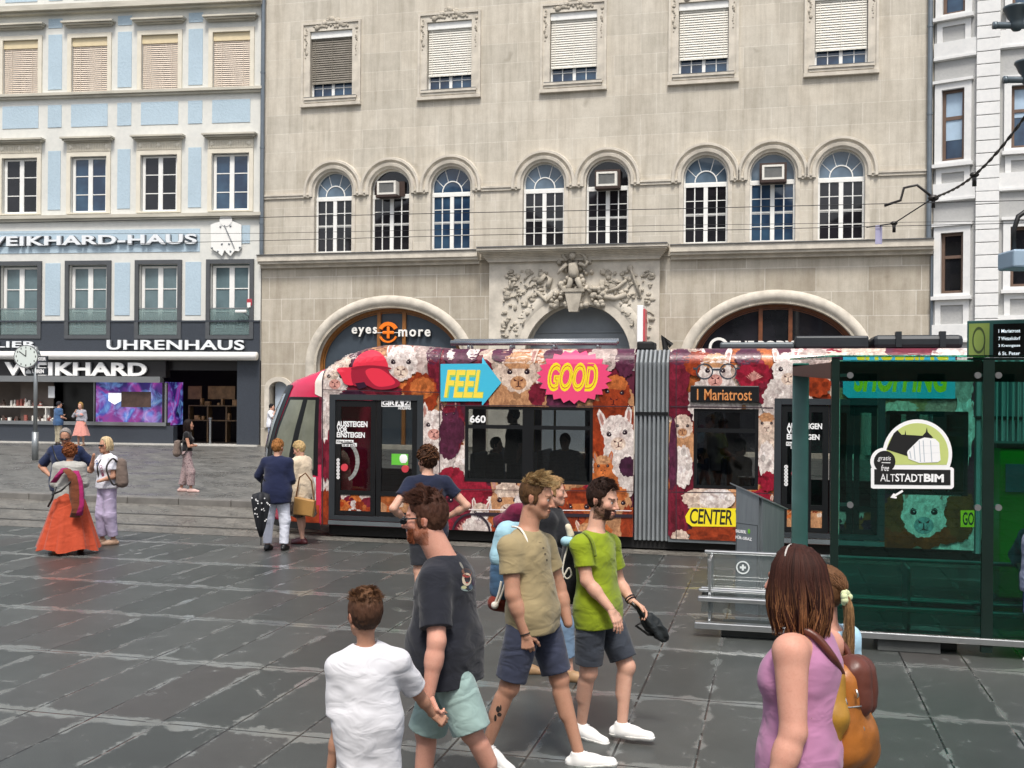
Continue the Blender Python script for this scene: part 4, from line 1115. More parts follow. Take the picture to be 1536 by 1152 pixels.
def blob_px(cx, cy, rx, ry, n=26, amp=.08, k=9, rot=0, seed=0):     # wool outline with scalloped edge
    rd = random.Random(seed + int(cx * 7 + cy)); ph = rd.random() * 6
    o = []
    n = n * 2 if rx > 8 else n
    for i in range(n * 2):
        a = 2 * math.pi * i / (n * 2); r = 1 + amp * abs(math.sin(k * a / 2 + ph)) + amp * 1.1 * (rd.random() - .5)
        x, y = rx * r * math.cos(a), ry * r * math.sin(a)
        o.append((cx + x * math.cos(rot) - y * math.sin(rot), cy + x * math.sin(rot) + y * math.cos(rot)))
    return px(*o)
CREAM, WHITE_, ORNG, RUST, MAR, PLUM, DKP, CRIM, PINKF = [hexc(h) for h in ('e9d9c8', 'f0ebe6', 'c9743c', '9c3f1e', '7a2035', '5d2a45', '43203a', '9c1f38', 'd9a59a')]
GREYP = hexc('c5b8b2'); TAN = hexc('c99a70')
BROWN2 = hexc('8a4a28')
def lite(c, f): return tuple(min(1, v * f) for v in c)
PR = Print()                                             # furry collage
def alpaca(cx, cy, s, base, tuft, snout, seed=0, ears=True, body=True, tilt=0.0, eyes=True, bodyc=None):
    c, n = math.cos(tilt), math.sin(tilt)
    def q(u, v): return (cx + s * (u * c - v * n), cy + s * (u * n + v * c))
    def el(u, v, a, b, col, k=18):
        PR.poly(px(*[q(u + a * math.cos(2 * math.pi * i / k), v + b * math.sin(2 * math.pi * i / k)) for i in range(k)]), col)
    if body:
        o = blob_px(*q(0, 1.9), s * 1.5, s * 1.6, 22, .10, 13, 0, seed); PR.poly(o, bodyc or lite(base, .8))
        for i in range(16):
            rd = random.Random(seed * 31 + i); el(rd.uniform(-1, 1), 1.2 + rd.random() * 1.6, .22, .2, lite(bodyc or base, rd.uniform(.62, 1.15)), 9)
    if ears:
        for sg_ in (-1, 1):
            PR.poly(px(q(sg_ * .45, -.6), q(sg_ * .62, -1.25), q(sg_ * .85, -1.62), q(sg_ * 1.02, -1.3), q(sg_ * .88, -.55)), base)
            PR.poly(px(q(sg_ * .62, -.7), q(sg_ * .72, -1.15), q(sg_ * .85, -1.42), q(sg_ * .9, -1.1), q(sg_ * .8, -.6)), lite(PINKF, .8))
    o = blob_px(*q(0, 0), s * .92, s * 1.0, 20, .09, 11, tilt, seed + 1); PR.poly(o, base)
    rd = random.Random(seed + 77)
    for i in range(20):
        a = rd.uniform(2.6, 6.8); el(.66 * math.cos(a), .72 * math.sin(a), .17, .15, lite(base, rd.uniform(.7, 1.12)), 8)
    o = blob_px(*q(0, -.62), s * .68, s * .48, 16, .14, 9, tilt, seed + 2); PR.poly(o, tuft)
    for i in range(14):
        el(rd.uniform(-.5, .5), rd.uniform(-.95, -.35), .13, .12, lite(tuft, rd.uniform(.65, 1.2)), 8)
    PR.poly(px(q(-.34, -.25), q(.34, -.25), q(.48, .5), q(.3, .85), q(-.3, .85), q(-.48, .5)), lite(base, 1.08))
    el(0, .52, .44, .38, snout); el(0, .62, .32, .24, lite(snout, 1.15))
    for sg_ in (-1, 1):
        PR.poly(px(q(sg_ * .05, .42), q(sg_ * .26, .27), q(sg_ * .22, .42)), lite(MAR, .4))
        if eyes:
            el(sg_ * .46, -.06, .15, .12, lite(DKP, .35), 12); el(sg_ * .43, -.09, .035, .03, (.9, .9, .9), 8)
            PR.poly(px(q(sg_ * .28, -.16), q(sg_ * .5, -.26), q(sg_ * .66, -.1), q(sg_ * .5, -.19)), lite(DKP, .5))
    PR.poly(px(q(-.03, .42), q(.03, .42), q(.03, .66), q(.22, .76), q(0, .72), q(-.22, .76), q(-.03, .66)), lite(MAR, .35))
def patch(cx, cy, rx, ry, col, seed=0, amp=.12, k=11):
    PR.poly(blob_px(cx, cy, rx, ry, 18, amp, k, 0, seed), col)
    rd = random.Random(seed + 5); n = int(10 + rx * ry / 90)
    for i in range(min(n, 26)):
        a = rd.random() * 6.28; t = math.sqrt(rd.random()) * .82
        PR.poly(blob_px(cx + rx * t * math.cos(a), cy + ry * t * math.sin(a), rx * .16 + 1.6, ry * .14 + 1.6, 5, .1, 5, 0, seed + i), lite(col, rd.uniform(.55, 1.35)))
# background collage: rows of wool in all the colours of the print
rd0 = random.Random(21); cols = [CREAM, RUST, MAR, WHITE_, WHITE_, ORNG, PLUM, CRIM, TAN, CREAM, PINKF]
for row, (py, n) in enumerate(((536, 17), (568, 15), (605, 14), (650, 14), (700, 14), (748, 15), (790, 15), (815, 16))):
    for i in range(n):
        x = 486 + (1462 - 486) * (i + rd0.random() * .8) / n
        patch(x, py + rd0.uniform(-9, 9) + (x - 900) * .006, rd0.uniform(30, 44), rd0.uniform(22, 32), rd0.choice(cols), row * 40 + i)
# module 1
patch(500, 548, 24, 22, CREAM, 3); alpaca(503, 566, 20, WHITE_, CREAM, PINKF, 4, False)
patch(560, 588, 40, 14, MAR, 6); patch(530, 596, 20, 10, DKP, 8)
patch(638, 538, 24, 26, GREYP, 9); alpaca(602, 545, 25, WHITE_, WHITE_, CREAM, 12, True, False); patch(655, 555, 12, 36, MAR, 15); patch(650, 530, 10, 16, PLUM, 16)
patch(632, 592, 24, 30, RUST, 18); patch(634, 582, 17, 15, ORNG, 19)
patch(690, 533, 24, 14, PLUM, 22); patch(676, 530, 6, 9, WHITE_, 23); patch(708, 528, 8, 10, WHITE_, 25); patch(752, 530, 14, 12, PLUM, 24)
alpaca(778, 560, 28, CREAM, TAN, TAN, 30, True, True, 0, True, TAN); patch(806, 592, 12, 16, MAR, 31)
patch(905, 537, 22, 20, GREYP, 33); patch(938, 540, 14, 24, PLUM, 34); patch(830, 532, 14, 10, PLUM, 36)
alpaca(922, 590, 24, RUST, ORNG, RUST, 40, False, True, .1)
alpaca(926, 652, 26, WHITE_, WHITE_, CREAM, 44, True, True, -.12); patch(896, 668, 10, 22, RUST, 46); patch(942, 700, 12, 14, DKP, 47)
alpaca(653, 640, 22, WHITE_, WHITE_, PINKF, 50, True, True, .1); patch(680, 640, 15, 40, MAR, 52); patch(674, 668, 14, 20, PLUM, 53)
patch(678, 715, 18, 14, CRIM, 54); alpaca(690, 752, 30, MAR, CRIM, MAR, 55, False); patch(705, 745, 20, 12, CRIM, 57)
alpaca(762, 752, 26, TAN, CREAM, CREAM, 58, True); patch(800, 752, 26, 18, WHITE_, 60); alpaca(868, 762, 27, ORNG, RUST, RUST, 62, False); patch(830, 790, 22, 18, PLUM, 66)
alpaca(924, 756, 24, TAN, ORNG, TAN, 64, False); patch(942, 790, 10, 30, RUST, 65); patch(900, 800, 18, 14, ORNG, 67)
patch(488, 770, 10, 34, RUST, 68); patch(489, 668, 9, 50, MAR, 69); patch(488, 620, 7, 40, WHITE_, 70)
patch(752, 800, 16, 14, MAR, 71); patch(660, 790, 20, 18, CRIM, 72)
for i in range(18):                                      # big flower in the lower band
    a = math.pi * (.02 + .96 * i / 17); c_, s_ = math.cos(a), -math.sin(a)
    PR.poly(px((708, 808), (708 + 20 * c_ - 3.2 * s_, 806 + 22 * s_ + 2 * c_), (708 + 27 * c_, 806 + 29 * s_), (708 + 20 * c_ + 3.2 * s_, 806 + 22 * s_ - 2 * c_)), lite(PINKF, .8 + .3 * (i % 2)))
for i, (x_, y_, s_, b_, t_) in enumerate(((1120, 0, 0, 0, 0),)): pass
for i, (x_, y_, s_, b_, t_) in enumerate(((676, 622, 13, PLUM, MAR), (735, 790, 14, RUST, ORNG), (806, 794, 15, MAR, CRIM), (880, 800, 14, CREAM, TAN), (905, 700, 15, ORNG, TAN), (720, 770, 14, WHITE_, CREAM), (836, 752, 15, RUST, BROWN2), (648, 770, 17, CREAM, WHITE_))): alpaca(x_, y_, s_, b_, t_, lite(b_, 1.15), 200 + i, True, True, (i % 3 - 1) * .15)
# module 2
for i, (x_, y_, s_, b_, t_) in enumerate(((1015, 580, 14, MAR, CRIM), (1012, 735, 13, RUST, ORNG), (1050, 800, 14, TAN, CREAM), (1100, 804, 14, MAR, CRIM), (1148, 760, 12, CREAM, WHITE_), (1345, 790, 14, RUST, ORNG), (1430, 760, 15, BROWN2, RUST), (1448, 620, 12, WHITE_, CREAM), (1300, 580, 12, RUST, ORNG))): alpaca(x_, y_, s_, b_, t_, lite(b_, 1.15), 300 + i, True, True, (i % 3 - 1) * .15)
patch(1018, 560, 16, 34, MAR, 80); patch(1020, 535, 16, 12, PLUM, 81); patch(1048, 545, 20, 18, RUST, 82)
alpaca(1073, 558, 25, WHITE_, TAN, PINKF, 83, True, True); patch(1122, 535, 18, 14, PLUM, 85); patch(1130, 562, 24, 22, CRIM, 86); patch(1150, 590, 18, 16, MAR, 87)
for i in range(9): PR.poly(px((1128, 572), (1118 + i * 3, 556 + abs(i - 4) * 2), (1121 + i * 3, 557 + abs(i - 4) * 2)), PINKF)
alpaca(1182, 556, 24, WHITE_, WHITE_, CREAM, 88, True, True); patch(1220, 545, 22, 24, GREYP, 90); patch(1225, 578, 20, 16, RUST, 91)
alpaca(1024, 640, 16, CREAM, CREAM, TAN, 92, False, True, 0, True, TAN); patch(1024, 700, 14, 30, WHITE_, 93); patch(1010, 690, 6, 60, PLUM, 94)
alpaca(1150, 636, 15, CREAM, TAN, CREAM, 95, False, True); patch(1150, 690, 12, 26, WHITE_, 96); patch(1152, 722, 11, 14, CRIM, 97)
patch(1016, 770, 16, 40, MAR, 98); patch(1060, 748, 34, 16, CREAM, 99); patch(1076, 748, 26, 16, WHITE_, 100, .04); patch(1075, 800, 40, 16, RUST, 101); patch(1020, 805, 12, 10, CREAM, 102); patch(1140, 770, 20, 34, CRIM, 103)
patch(1380, 780, 60, 40, RUST, 110); patch(1345, 770, 20, 26, BROWN2, 111); patch(1400, 765, 34, 26, WHITE_, 112); alpaca(1385, 770, 34, WHITE_, WHITE_, hexc('9fb4bc'), 113, True, False); patch(1440, 770, 22, 34, BROWN2, 114); patch(1445, 640, 12, 60, WHITE_, 116); patch(1444, 580, 14, 22, GREYP, 117)
patch(1350, 612, 24, 10, CREAM, 118)
PR.m.build('wrap_print', attrmat('wrap print fur', .28, .52, 46, 0, .3), tram, cols=True)
# crisp graphics of the wrap
PR.m = MB()
def gpoly(pts, col): PR.poly(px(*pts), col)
HAT = hexc('e0344a'); HATD = hexc('9c2036'); CYAN = hexc('45b9d8'); YEL = hexc('f0dc28'); PINK = hexc('e84a78')
def sm(pts, n=6):
    o = []; m = len(pts)
    for i in range(m):
        p0, p1, p2, p3 = [np.array(pts[(i + k) % m], float) for k in (-1, 0, 1, 2)]
        for q in range(n):
            t = q / n; v = .5 * (2 * p1 + (p2 - p0) * t + (2 * p0 - 5 * p1 + 4 * p2 - p3) * t * t + (3 * p1 - p0 - 3 * p2 + p3) * t ** 3); o.append((v[0], v[1]))
    return o
gpoly([(528 + 0, 553)] + [(557 + 27 * math.cos(R(a)), 553 - 28 * math.sin(R(a))) for a in range(180, -1, -15)], HAT)
gpoly(sm([(507, 553), (530, 551), (556, 552), (552, 562), (544, 570), (530, 578), (518, 575), (513, 564)]), HAT)
gpoly(sm([(530, 553), (556, 549), (580, 553), (588, 562), (602, 575), (590, 583), (566, 584), (548, 577), (532, 578)]), HATD)
gpoly(sm([(550, 556), (566, 552), (582, 560), (594, 575), (570, 580), (556, 570)]), HAT); gpoly(sm([(531, 551), (556, 548), (585, 551), (585, 554.5), (556, 552), (531, 555)]), lite(HATD, .8))
gpoly([(534, 575), (548, 573), (552, 580), (540, 584)], lite(DKP, .6))
gpoly([(662, 546), (724, 545.5), (724, 536), (753, 574), (724, 609), (724, 602), (662, 602)], CYAN)
def gtext(s, x0, y0, x1, y1, col, bold=.02, shear=.25, sp=1.0):
    PR.n += 1
    a, b = TL(x0, y1), TL(x1, y0); V, Fc = text_pts(s, bold, shear, .2, sp)
    xs = [v[0] for v in V]; ys = [v[1] for v in V]; O = []
    for v in V:
        x = a[0] + (v[0] - min(xs)) / (max(xs) - min(xs)) * (b[0] - a[0]); z = a[1] + (v[1] - min(ys)) / (max(ys) - min(ys)) * (b[1] - a[1])
        O.append((x, LY(sy(x, z)) - .0015 - .000008 * PR.n - (.00001 if v[2] > 0 else 0), z))
    PR.m.add(O, Fc, col)
gtext('FEEL', 668, 556, 727, 597, hexc('8fc46a'), .05); gtext('FEEL', 667, 555, 726, 596, hexc('f5d94e'), .025)
star = []
for i in range(44):
    a = 2 * math.pi * i / 44; r = 1.0 if i % 2 else .86; star.append((862 + 57 * r * math.cos(a), 565 + 41 * r * math.sin(a)))
gpoly(star, PINK)
gtext('GOOD', 822, 544, 898, 587, YEL, .055); gtext('GOOD', 824.5, 548, 895, 583, hexc('c8583e'), .012); gtext('GOOD', 825.5, 549.5, 894, 581.5, YEL, -.006)
for cx in (1057, 1092):                                  # round spectacles
    o = [(cx + 13 * math.cos(2 * math.pi * i / 24), 557 + 12 * math.sin(2 * math.pi * i / 24)) for i in range(24)]; n_ = [(cx + 11 * math.cos(2 * math.pi * i / 24), 557 + 10.2 * math.sin(2 * math.pi * i / 24)) for i in range(24)]
    for i in range(24): gpoly([o[i], o[(i + 1) % 24], n_[(i + 1) % 24], n_[i]], (.05, .06, .08))
gpoly([(1069, 553), (1080, 553), (1080, 555.5), (1069, 555.5)], (.05, .06, .08)); gpoly([(1040, 551), (1046, 552), (1046, 555), (1040, 554)], (.05, .06, .08)); gpoly([(1103, 552), (1110, 551), (1110, 553), (1103, 555)], (.05, .06, .08))
gpoly([(1036, 761), (1152, 763), (1160, 776), (1152, 790), (1038, 789), (1030, 783), (1028, 774)], YEL)
gtext('CENTER WEST', 1035, 766, 1150, 785, (.02, .02, .02), .015, .12, .92)
gpoly([(1264, 560), (1432, 560), (1432, 598), (1272, 597), (1264, 590)], CYAN); gpoly([(1264, 541), (1432, 541), (1432, 560), (1264, 560)], CYAN)
gtext('SHOPPING', 1280, 548, 1422, 588, hexc('d4d82a'), .05, .2)
gpoly([(1462, 765), (1440, 765), (1440, 790), (1462, 790)], YEL)
gtext('GO', 1443, 768, 1460, 787, (.03, .03, .03), .02, 0)
for p, r_, k, q in (((708, 798), 29, .05, None),):
    n = 40
    for i in range(n):
        a0, a1 = R(-8 + 196 * i / n), R(-8 + 196 * (i + 1) / n)
        gpoly([(p[0] + r_ * math.cos(a0), p[1] - r_ * math.sin(a0)), (p[0] + r_ * math.cos(a1), p[1] - r_ * math.sin(a1)), (p[0] + (r_ - 3) * math.cos(a1), p[1] - (r_ - 3) * math.sin(a1)), (p[0] + (r_ - 3) * math.cos(a0), p[1] - (r_ - 3) * math.sin(a0))], (.03, .02, .03))
gpoly([(716, 768), (950, 771), (950, 776), (712, 773)], (.03, .02, .03))
gpoly([(690, 763), (948, 765), (948, 766.2), (690, 764.4)], (.8, .75, .75))
# body joints
JN = (.05, .03, .04)
def jl(x0, y0, x1, y1, w=1.2):
    if abs(x1 - x0) > abs(y1 - y0): gpoly([(x0, y0), (x1, y1), (x1, y1 + w), (x0, y0 + w)], JN)
    else: gpoly([(x0, y0), (x0 + w, y0), (x1 + w, y1), (x1, y1)], JN)
jl(660, 520, 660, 816); jl(484.5, 551, 484.5, 800, 1.5); jl(485, 584, 660, 588); jl(661, 607, 950, 609, 1.5); jl(1006, 609, 1160, 611, 1.5); jl(1014, 522, 1014, 820); jl(661, 733, 950, 736); jl(1006, 737, 1160, 739)
PR.m.build('wrap_lettering', attrmat('wrap print flat', .3, 0, 1, 0, .3), tram, cols=True)
# body shell: cells between openings
def shell(xa, xb, opens, name):
    xs = sorted({xa, xb} | {v for r in opens for v in (r[0], r[2]) if xa < v < xb} | {p[0] for p in roofp if xa < p[0] < xb} | {xa + (xb - xa) * i / 40 for i in range(41)})
    zs = sorted({ZB, 2.0} | {v for r in opens for v in (r[1], r[3])})
    m = MB()
    for i in range(len(xs) - 1):
        a, c = xs[i], xs[i + 1]; xm = (a + c) / 2
        for j in range(len(zs)):
            z0 = zs[j]; top = j == len(zs) - 1
            if top:
                seq_a = [z0] + [ztop(a) - RD + RD * math.sin(math.pi / 2 * k / 8) for k in range(9)]; seq_c = [z0] + [ztop(c) - RD + RD * math.sin(math.pi / 2 * k / 8) for k in range(9)]
                for k in range(9): m.add([(a, LY(sy(a, seq_a[k])), seq_a[k]), (c, LY(sy(c, seq_c[k])), seq_c[k]), (c, LY(sy(c, seq_c[k + 1])), seq_c[k + 1]), (a, LY(sy(a, seq_a[k + 1])), seq_a[k + 1])], [(0, 1, 2, 3)])
            else:
                z1 = zs[j + 1]; zm = (z0 + z1) / 2
                if any(r[0] <= xm <= r[2] and r[1] <= zm <= r[3] for r in opens): continue
                m.add([(a, LY(0), z0), (c, LY(0), z0), (c, LY(0), z1), (a, LY(0), z1)], [(0, 1, 2, 3)])
        m.add([(a, LY(RD), ztop(a)), (c, LY(RD), ztop(c)), (c, LY(2 * HW - RD), ztop(c)), (a, LY(2 * HW - RD), ztop(a))], [(0, 1, 2, 3)])
        # far side: window band left open
        for z0, z1 in ((ZB, wz0), (wz1, ztop(xm) - .02)): m.add([(a, HW, z0), (c, HW, z0), (c, HW, z1), (a, HW, z1)], [(0, 1, 2, 3)])
    n = 5
    for i in range(n + 1): x = xa + (xb - xa) * i / n; m.box(x - .12 + (.12 if i == 0 else 0) - (.12 if i == n else 0), x + .12, HW - .06, HW - .002, wz0, wz1)
    for r in opens:                                      # reveals
        for x in (r[0], r[2]): m.add([(x, LY(0), r[1]), (x, LY(.09), r[1]), (x, LY(.09), r[3]), (x, LY(0), r[3])], [(0, 1, 2, 3)])
        for z in (r[1], r[3]): m.add([(r[0], LY(0), z), (r[2], LY(0), z), (r[2], LY(.09), z), (r[0], LY(.09), z)], [(0, 1, 2, 3)])
    m.box(xa, xb, LY(.1), HW - .07, ZB + .05, .38)
    return m.build(name, M('wrap base maroon', '5a2436', .3, var=.3, vs=3, coat=.3), tram)
shell(XS, XE1, [win1, dr1], 'body'); shell(XB2, XE2, [win2, win3, dr2], 'body')
BLK = M('black tram trim', '17181a', .35, var=.1); RUB = M('black rubber', '121212', .7, var=.1); DKG = M('dark grey tram frame', '34383c', .35, var=.1)
TGL = glass('tinted tram glass', (.62, .64, .64), .10, .02, .2, (.006, .007, .008))
def window(r, parts):
    f = MB(); x0, z0, x1, z1 = r
    plate(f, [rect(x0 - .0, z0 - .0, x1 + .0, z1 + .0), rect(x0 + .05, z0 + .05, x1 - .05, z1 - .05)], LY(-.012), LY(.02))
    tz = z1 - (z1 - z0) * .27
    f.box(x0 + .05, x1 - .05, LY(-.013), LY(.018), tz - .03, tz + .03)
    for t in parts: xx = x0 + (x1 - x0) * t; f.box(xx - .09, xx + .09, LY(-.0125), LY(.017), z0 + .05, z1 - .05)
    w = f.build('window', BLK, tram); MB().box(x0 + .04, x1 - .04, LY(.0), LY(.006), z0 + .04, z1 - .04).build('pane', TGL, w); return w
w = window(win1, [.5]); window(win2, []); window(win3, [.33, .66])
lt = MB(); a, b_ = TL(705, 634), TL(729, 623); text(lt, '660', a[0], a[1], b_[0], b_[1], LY(-.016), .004, .03); lt.build('fleet_number', M('white vinyl', 'eeeeee', .5, var=0), w)
d = MB(); x0, z0, x1, z1 = dsp; d.box(x0, x1, LY(-.09), LY(.0), z0, z1, bev=.012); dd = d.build('destination_display', BLK, tram)
tx = MB(); a, b_ = TL(1046, 600), TL(1128, 584); text(tx, '1 Mariatrost', a[0], a[1], b_[0], b_[1], LY(-.093), .004, .01); tx.build('display_text', M('amber led', (.55, .22, .07), .5, var=.3, vs=60, emit=.10), dd)
# doors
VW = M('white vinyl', 'eeeeee', .5, var=0); REDB = M('red button', 'c8414c', .4); BTN = M('green sticker', '5fb83a', .5, var=.1)
doorprint = Print()
def door(r, leaves, texts, prt):
    x0, z0, x1, z1 = r; f = MB()
    f.box(x0, x0 + .10, LY(-.04), LY(.05), z0, z1); f.box(x1 - .10, x1, LY(-.04), LY(.05), z0, z1); f.box(x0 + .101, x1 - .101, LY(-.04), LY(.05), z1 - .09, z1); f.box(x0 + .101, x1 - .101, LY(-.05), LY(.05), z0, z0 + .07)
    D = f.build('door', DKG, tram)
    n = leaves; wl = (x1 - x0 - .2) / n
    zl = z0 + (z1 - z0) * .215; l = MB(); g_ = MB(); p_ = MB()
    for i in range(n):
        a, c = x0 + .1 + i * wl, x0 + .1 + (i + 1) * wl
        plate(l, [rect(a + .008, z0 + .08, c - .008, z1 - .1), rect(a + .09, zl + .04, c - .09, z1 - .2), rect(a + .09, z0 + .15, c - .09, zl - .03)], LY(-.02), LY(.02))
        g_.box(a + .07, c - .07, LY(.0), LY(.006), zl + .02, z1 - .18)
        p_.box(a + .07, c - .07, LY(-.004), LY(.01), z0 + .14, zl - .02, prt[i % len(prt)][0])
        rr = random.Random(i + int(x0 * 10))
        for k in range(46):
            u, v, s_ = rr.uniform(a + .1, c - .1), rr.uniform(z0 + .17, zl - .05), rr.uniform(.03, .12)
            q = [(u + s_ * rr.uniform(.7, 1.2) * math.cos(t), v + s_ * rr.uniform(.7, 1.2) * math.sin(t)) for t in [k2 * .57 for k2 in range(11)]]
            for ax, vv, less in ((0, a + .085, False), (0, c - .085, True), (1, z0 + .145, False), (1, zl - .025, True)):
                if len(q) > 2: q = clip(q, ax, vv, less)
            if len(q) > 2: p_.add([(x, LY(-.0045 - k * .0001), z) for x, z in q], [tuple(range(len(q)))], lite(rr.choice(prt[i % len(prt)]), rr.uniform(.7, 1.2)))
    l.build('door_leaf', BLK, D); g_.build('door_pane', TGL, D)
    p_.build('door_print', attrmat('wrap print fur', .28, .55, 34, 0, .3), D, cols=True)
    return D
D1 = door(dr1, 2, True, [(RUST, WHITE_, ORNG, MAR), (ORNG, RUST, CREAM, TAN)])
D2 = door(dr2, 4, True, [(TAN, RUST, ORNG), (RUST, TAN, CREAM), (BROWN2, DKP, GREYP), (DKP, BROWN2, GREYP)])
# two door pairs: a post between them carries the wrap
pm = MB(); a = TL(1250, 700)[0]; c = TL(1259, 700)[0]; pm.box(a, c, LY(-.045), LY(.03), ZB, dz1); pm.build('door_post', M('pale wrap strip', 'c9c0b4', .35, var=.3, vs=5), tram)
tx = MB()
for s_, y0, y1, x1 in (('AUSSTEIGEN', 632, 640, 552), ('VOR', 640.5, 648, 522), ('EINSTEIGEN', 648.5, 656, 548)):
    a, b_ = TL(506, y1), TL(x1, y0); text(tx, s_, a[0], a[1], b_[0], b_[1], LY(-.024), .003, .035)
for s_, y0, y1, x1 in (('AUSSTEIGEN', 635, 643, 1233), ('VOR', 643.5, 651, 1203), ('EINSTEIGEN', 651.5, 659, 1229)):
    a, b_ = TL(1180, y1), TL(x1, y0); text(tx, s_, a[0], a[1], b_[0], b_[1], LY(-.024), .003, .035)
a, b_ = TL(598, 614), TL(617, 610.5); text(tx, 'HOLDING', a[0], a[1], b_[0], b_[1], LY(-.024), .003, .03)
for i, ch in enumerate('GRAZ'):
    a, b_ = TL(574.5 + i * 10.8, 608), TL(582.5 + i * 10.8, 601); text(tx, ch, a[0], a[1], b_[0], b_[1], LY(-.024), .003, .03) if i != 2 else None
    a, b_ = TL(573 + i * 10.8, 610), TL(584 + i * 10.8, 599.5); plate(tx, [rect(a[0], a[1], b_[0], b_[1])] + ([] if i == 2 else [rect(a[0] + .012, a[1] + .012, b_[0] - .012, b_[1] - .012)]), LY(-.027), LY(-.024))
for px_, py_, n in ((508, 690, 6), (1179, 700, 6)):
    for i in range(n):
        c = TL(px_, py_ + i * 5.2); plate(tx, [ring(c[0], c[1], .016, .028, 0, 2 * math.pi - .01, 14)], LY(-.027), LY(-.024)); tx.box(c[0] - .008, c[0] + .008, LY(-.027), LY(-.024), c[1] - .012, c[1] + .012)
for box in ((505, 660, 531, 665.5), (514, 664.5, 536, 669.5), (1179, 663, 1206, 668.5), (1186, 668, 1208, 673)): a, b_ = TL(box[0], box[3]), TL(box[2], box[1]); tx.box(a[0], b_[0], LY(-.027), LY(-.024), a[1], b_[1])
tx.build('door_lettering', VW, D1)
tb = MB()
for s_, box in (('Klingt logisch.', (506, 660.8, 530, 664.8)), ('Ist es auch.', (515, 665.2, 535, 669)), ('Klingt logisch.', (1180, 663.8, 1205, 667.8)), ('Ist es auch.', (1187, 668.6, 1207, 672.4))):
    a, b_ = TL(box[0], box[3]), TL(box[2], box[1]); text(tb, s_, a[0], a[1], b_[0], b_[1], LY(-.0275), .002, .01)
a, b_ = TL(596, 608), TL(603, 601); text(tb, 'A', a[0], a[1], b_[0], b_[1], LY(-.0275), .002, .03); tb.build('small_lettering', M('black vinyl', '141414', .5, var=0), D1)
rb = MB()
for px_, py_ in ((518, 701), (609, 703), (1193, 710)): c = TL(px_, py_); rb.lathe([(.06, LY(-.05)), (.06, LY(-.02))], (c[0], 0, c[1]), 16, 'y'); 
rb.build('door_button', REDB, D1)
a, b_ = TL(588, 697), TL(613, 681); MB().box(a[0], b_[0], LY(-.027), LY(-.023), a[1], b_[1]).build('green_sticker', BTN, D1)
c = TL(606, 688); MB().ell((c[0], LY(-.027), c[1]), (.07, .006, .08), 14, 6).build('sticker_emblem', VW, D1)
wr = MB()                                                # curved grey band of small print on the door glass
n = 14
for i in range(n):
    a0, a1 = R(75 - 150 * i / n), R(75 - 150 * (i + .96) / n); cx, cy = 519, 692
    P_ = [(cx + 15 * math.cos(a0), cy - 25 * math.sin(a0)), (cx + 21 * math.cos(a0), cy - 30 * math.sin(a0)), (cx + 21 * math.cos(a1), cy - 30 * math.sin(a1)), (cx + 15 * math.cos(a1), cy - 25 * math.sin(a1))]
    wr.add([(TL(*p)[0], LY(-.024), TL(*p)[1]) for p in P_], [(0, 1, 2, 3)])
wr.build('grey_sticker', M('grey sticker', '8a8a88', .6, var=.35, vs=22), D1)
# skirt shadow gap, steps, lower rail
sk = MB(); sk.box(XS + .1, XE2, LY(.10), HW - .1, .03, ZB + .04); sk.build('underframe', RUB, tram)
sk = MB(); sk.box(dr1[0], dr1[2], LY(-.06), LY(.1), .22, .285); sk.box(dr2[0], dr2[2], LY(-.06), LY(.1), .22, .285); sk.box(XB2, dr2[0] - .02, LY(-.03), LY(.05), ZB - .04, ZB + .07); sk.build('door_step', M('grey step edge', '6d7478', .4, .3), tram)
# gangway bellows
def bellows(xa, xb, name='gangway'):
    m = MB(); n = 8; z1 = ZT - .02
    for i in range(n):
        x = xa + (xb - xa) * (i + .5) / n; w = (xb - xa) / n * .5
        prof = [(-HW + .03, .16), (-HW + .03, z1 - .2), (-HW + .2, z1), (HW - .2, z1), (HW - .03, z1 - .2), (HW - .03, .16)]
        rings = []
        for dx, e in ((-w, .07), (-w * .45, .0), (w * .45, .0), (w, .07)):
            rings.append([(x + dx, y * (1 - e / HW), z - (e if z > 1 else 0)) for y, z in prof])
        m.loft(rings, False, False)
    m.box(xa, xb, -HW + .12, HW - .12, .16, z1 - .2)
    o = m.build(name, M('silver grey bellows fabric', '83888b', .4, var=.12, vs=3), tram)
    b = MB(); zq = TL(978, 620)[1]; b.box(xa + .02, xb - .02, LY(.015), LY(.05), zq - .025, zq + .02); b.build('bellows_strap', BLK, o); return o
bellows(XE1, XB2); bellows(XE2, XE2 + .9)
m = MB(); m.box(XE2 + .9, XE2 + 4.5, -HW, HW, ZB, ZT - .05, bev=.15); m.build('rear_body', BLK, tram)
sl = MB()
for i in range(9): x = TL(1494 + i * 8, 600)[0]; sl.box(x, x + .018, LY(-.02), LY(.0), 1.2, ZT - .3)
sl.build('rear_grille', M('light grille bar', '9aa6a4', .4, .5), tram)
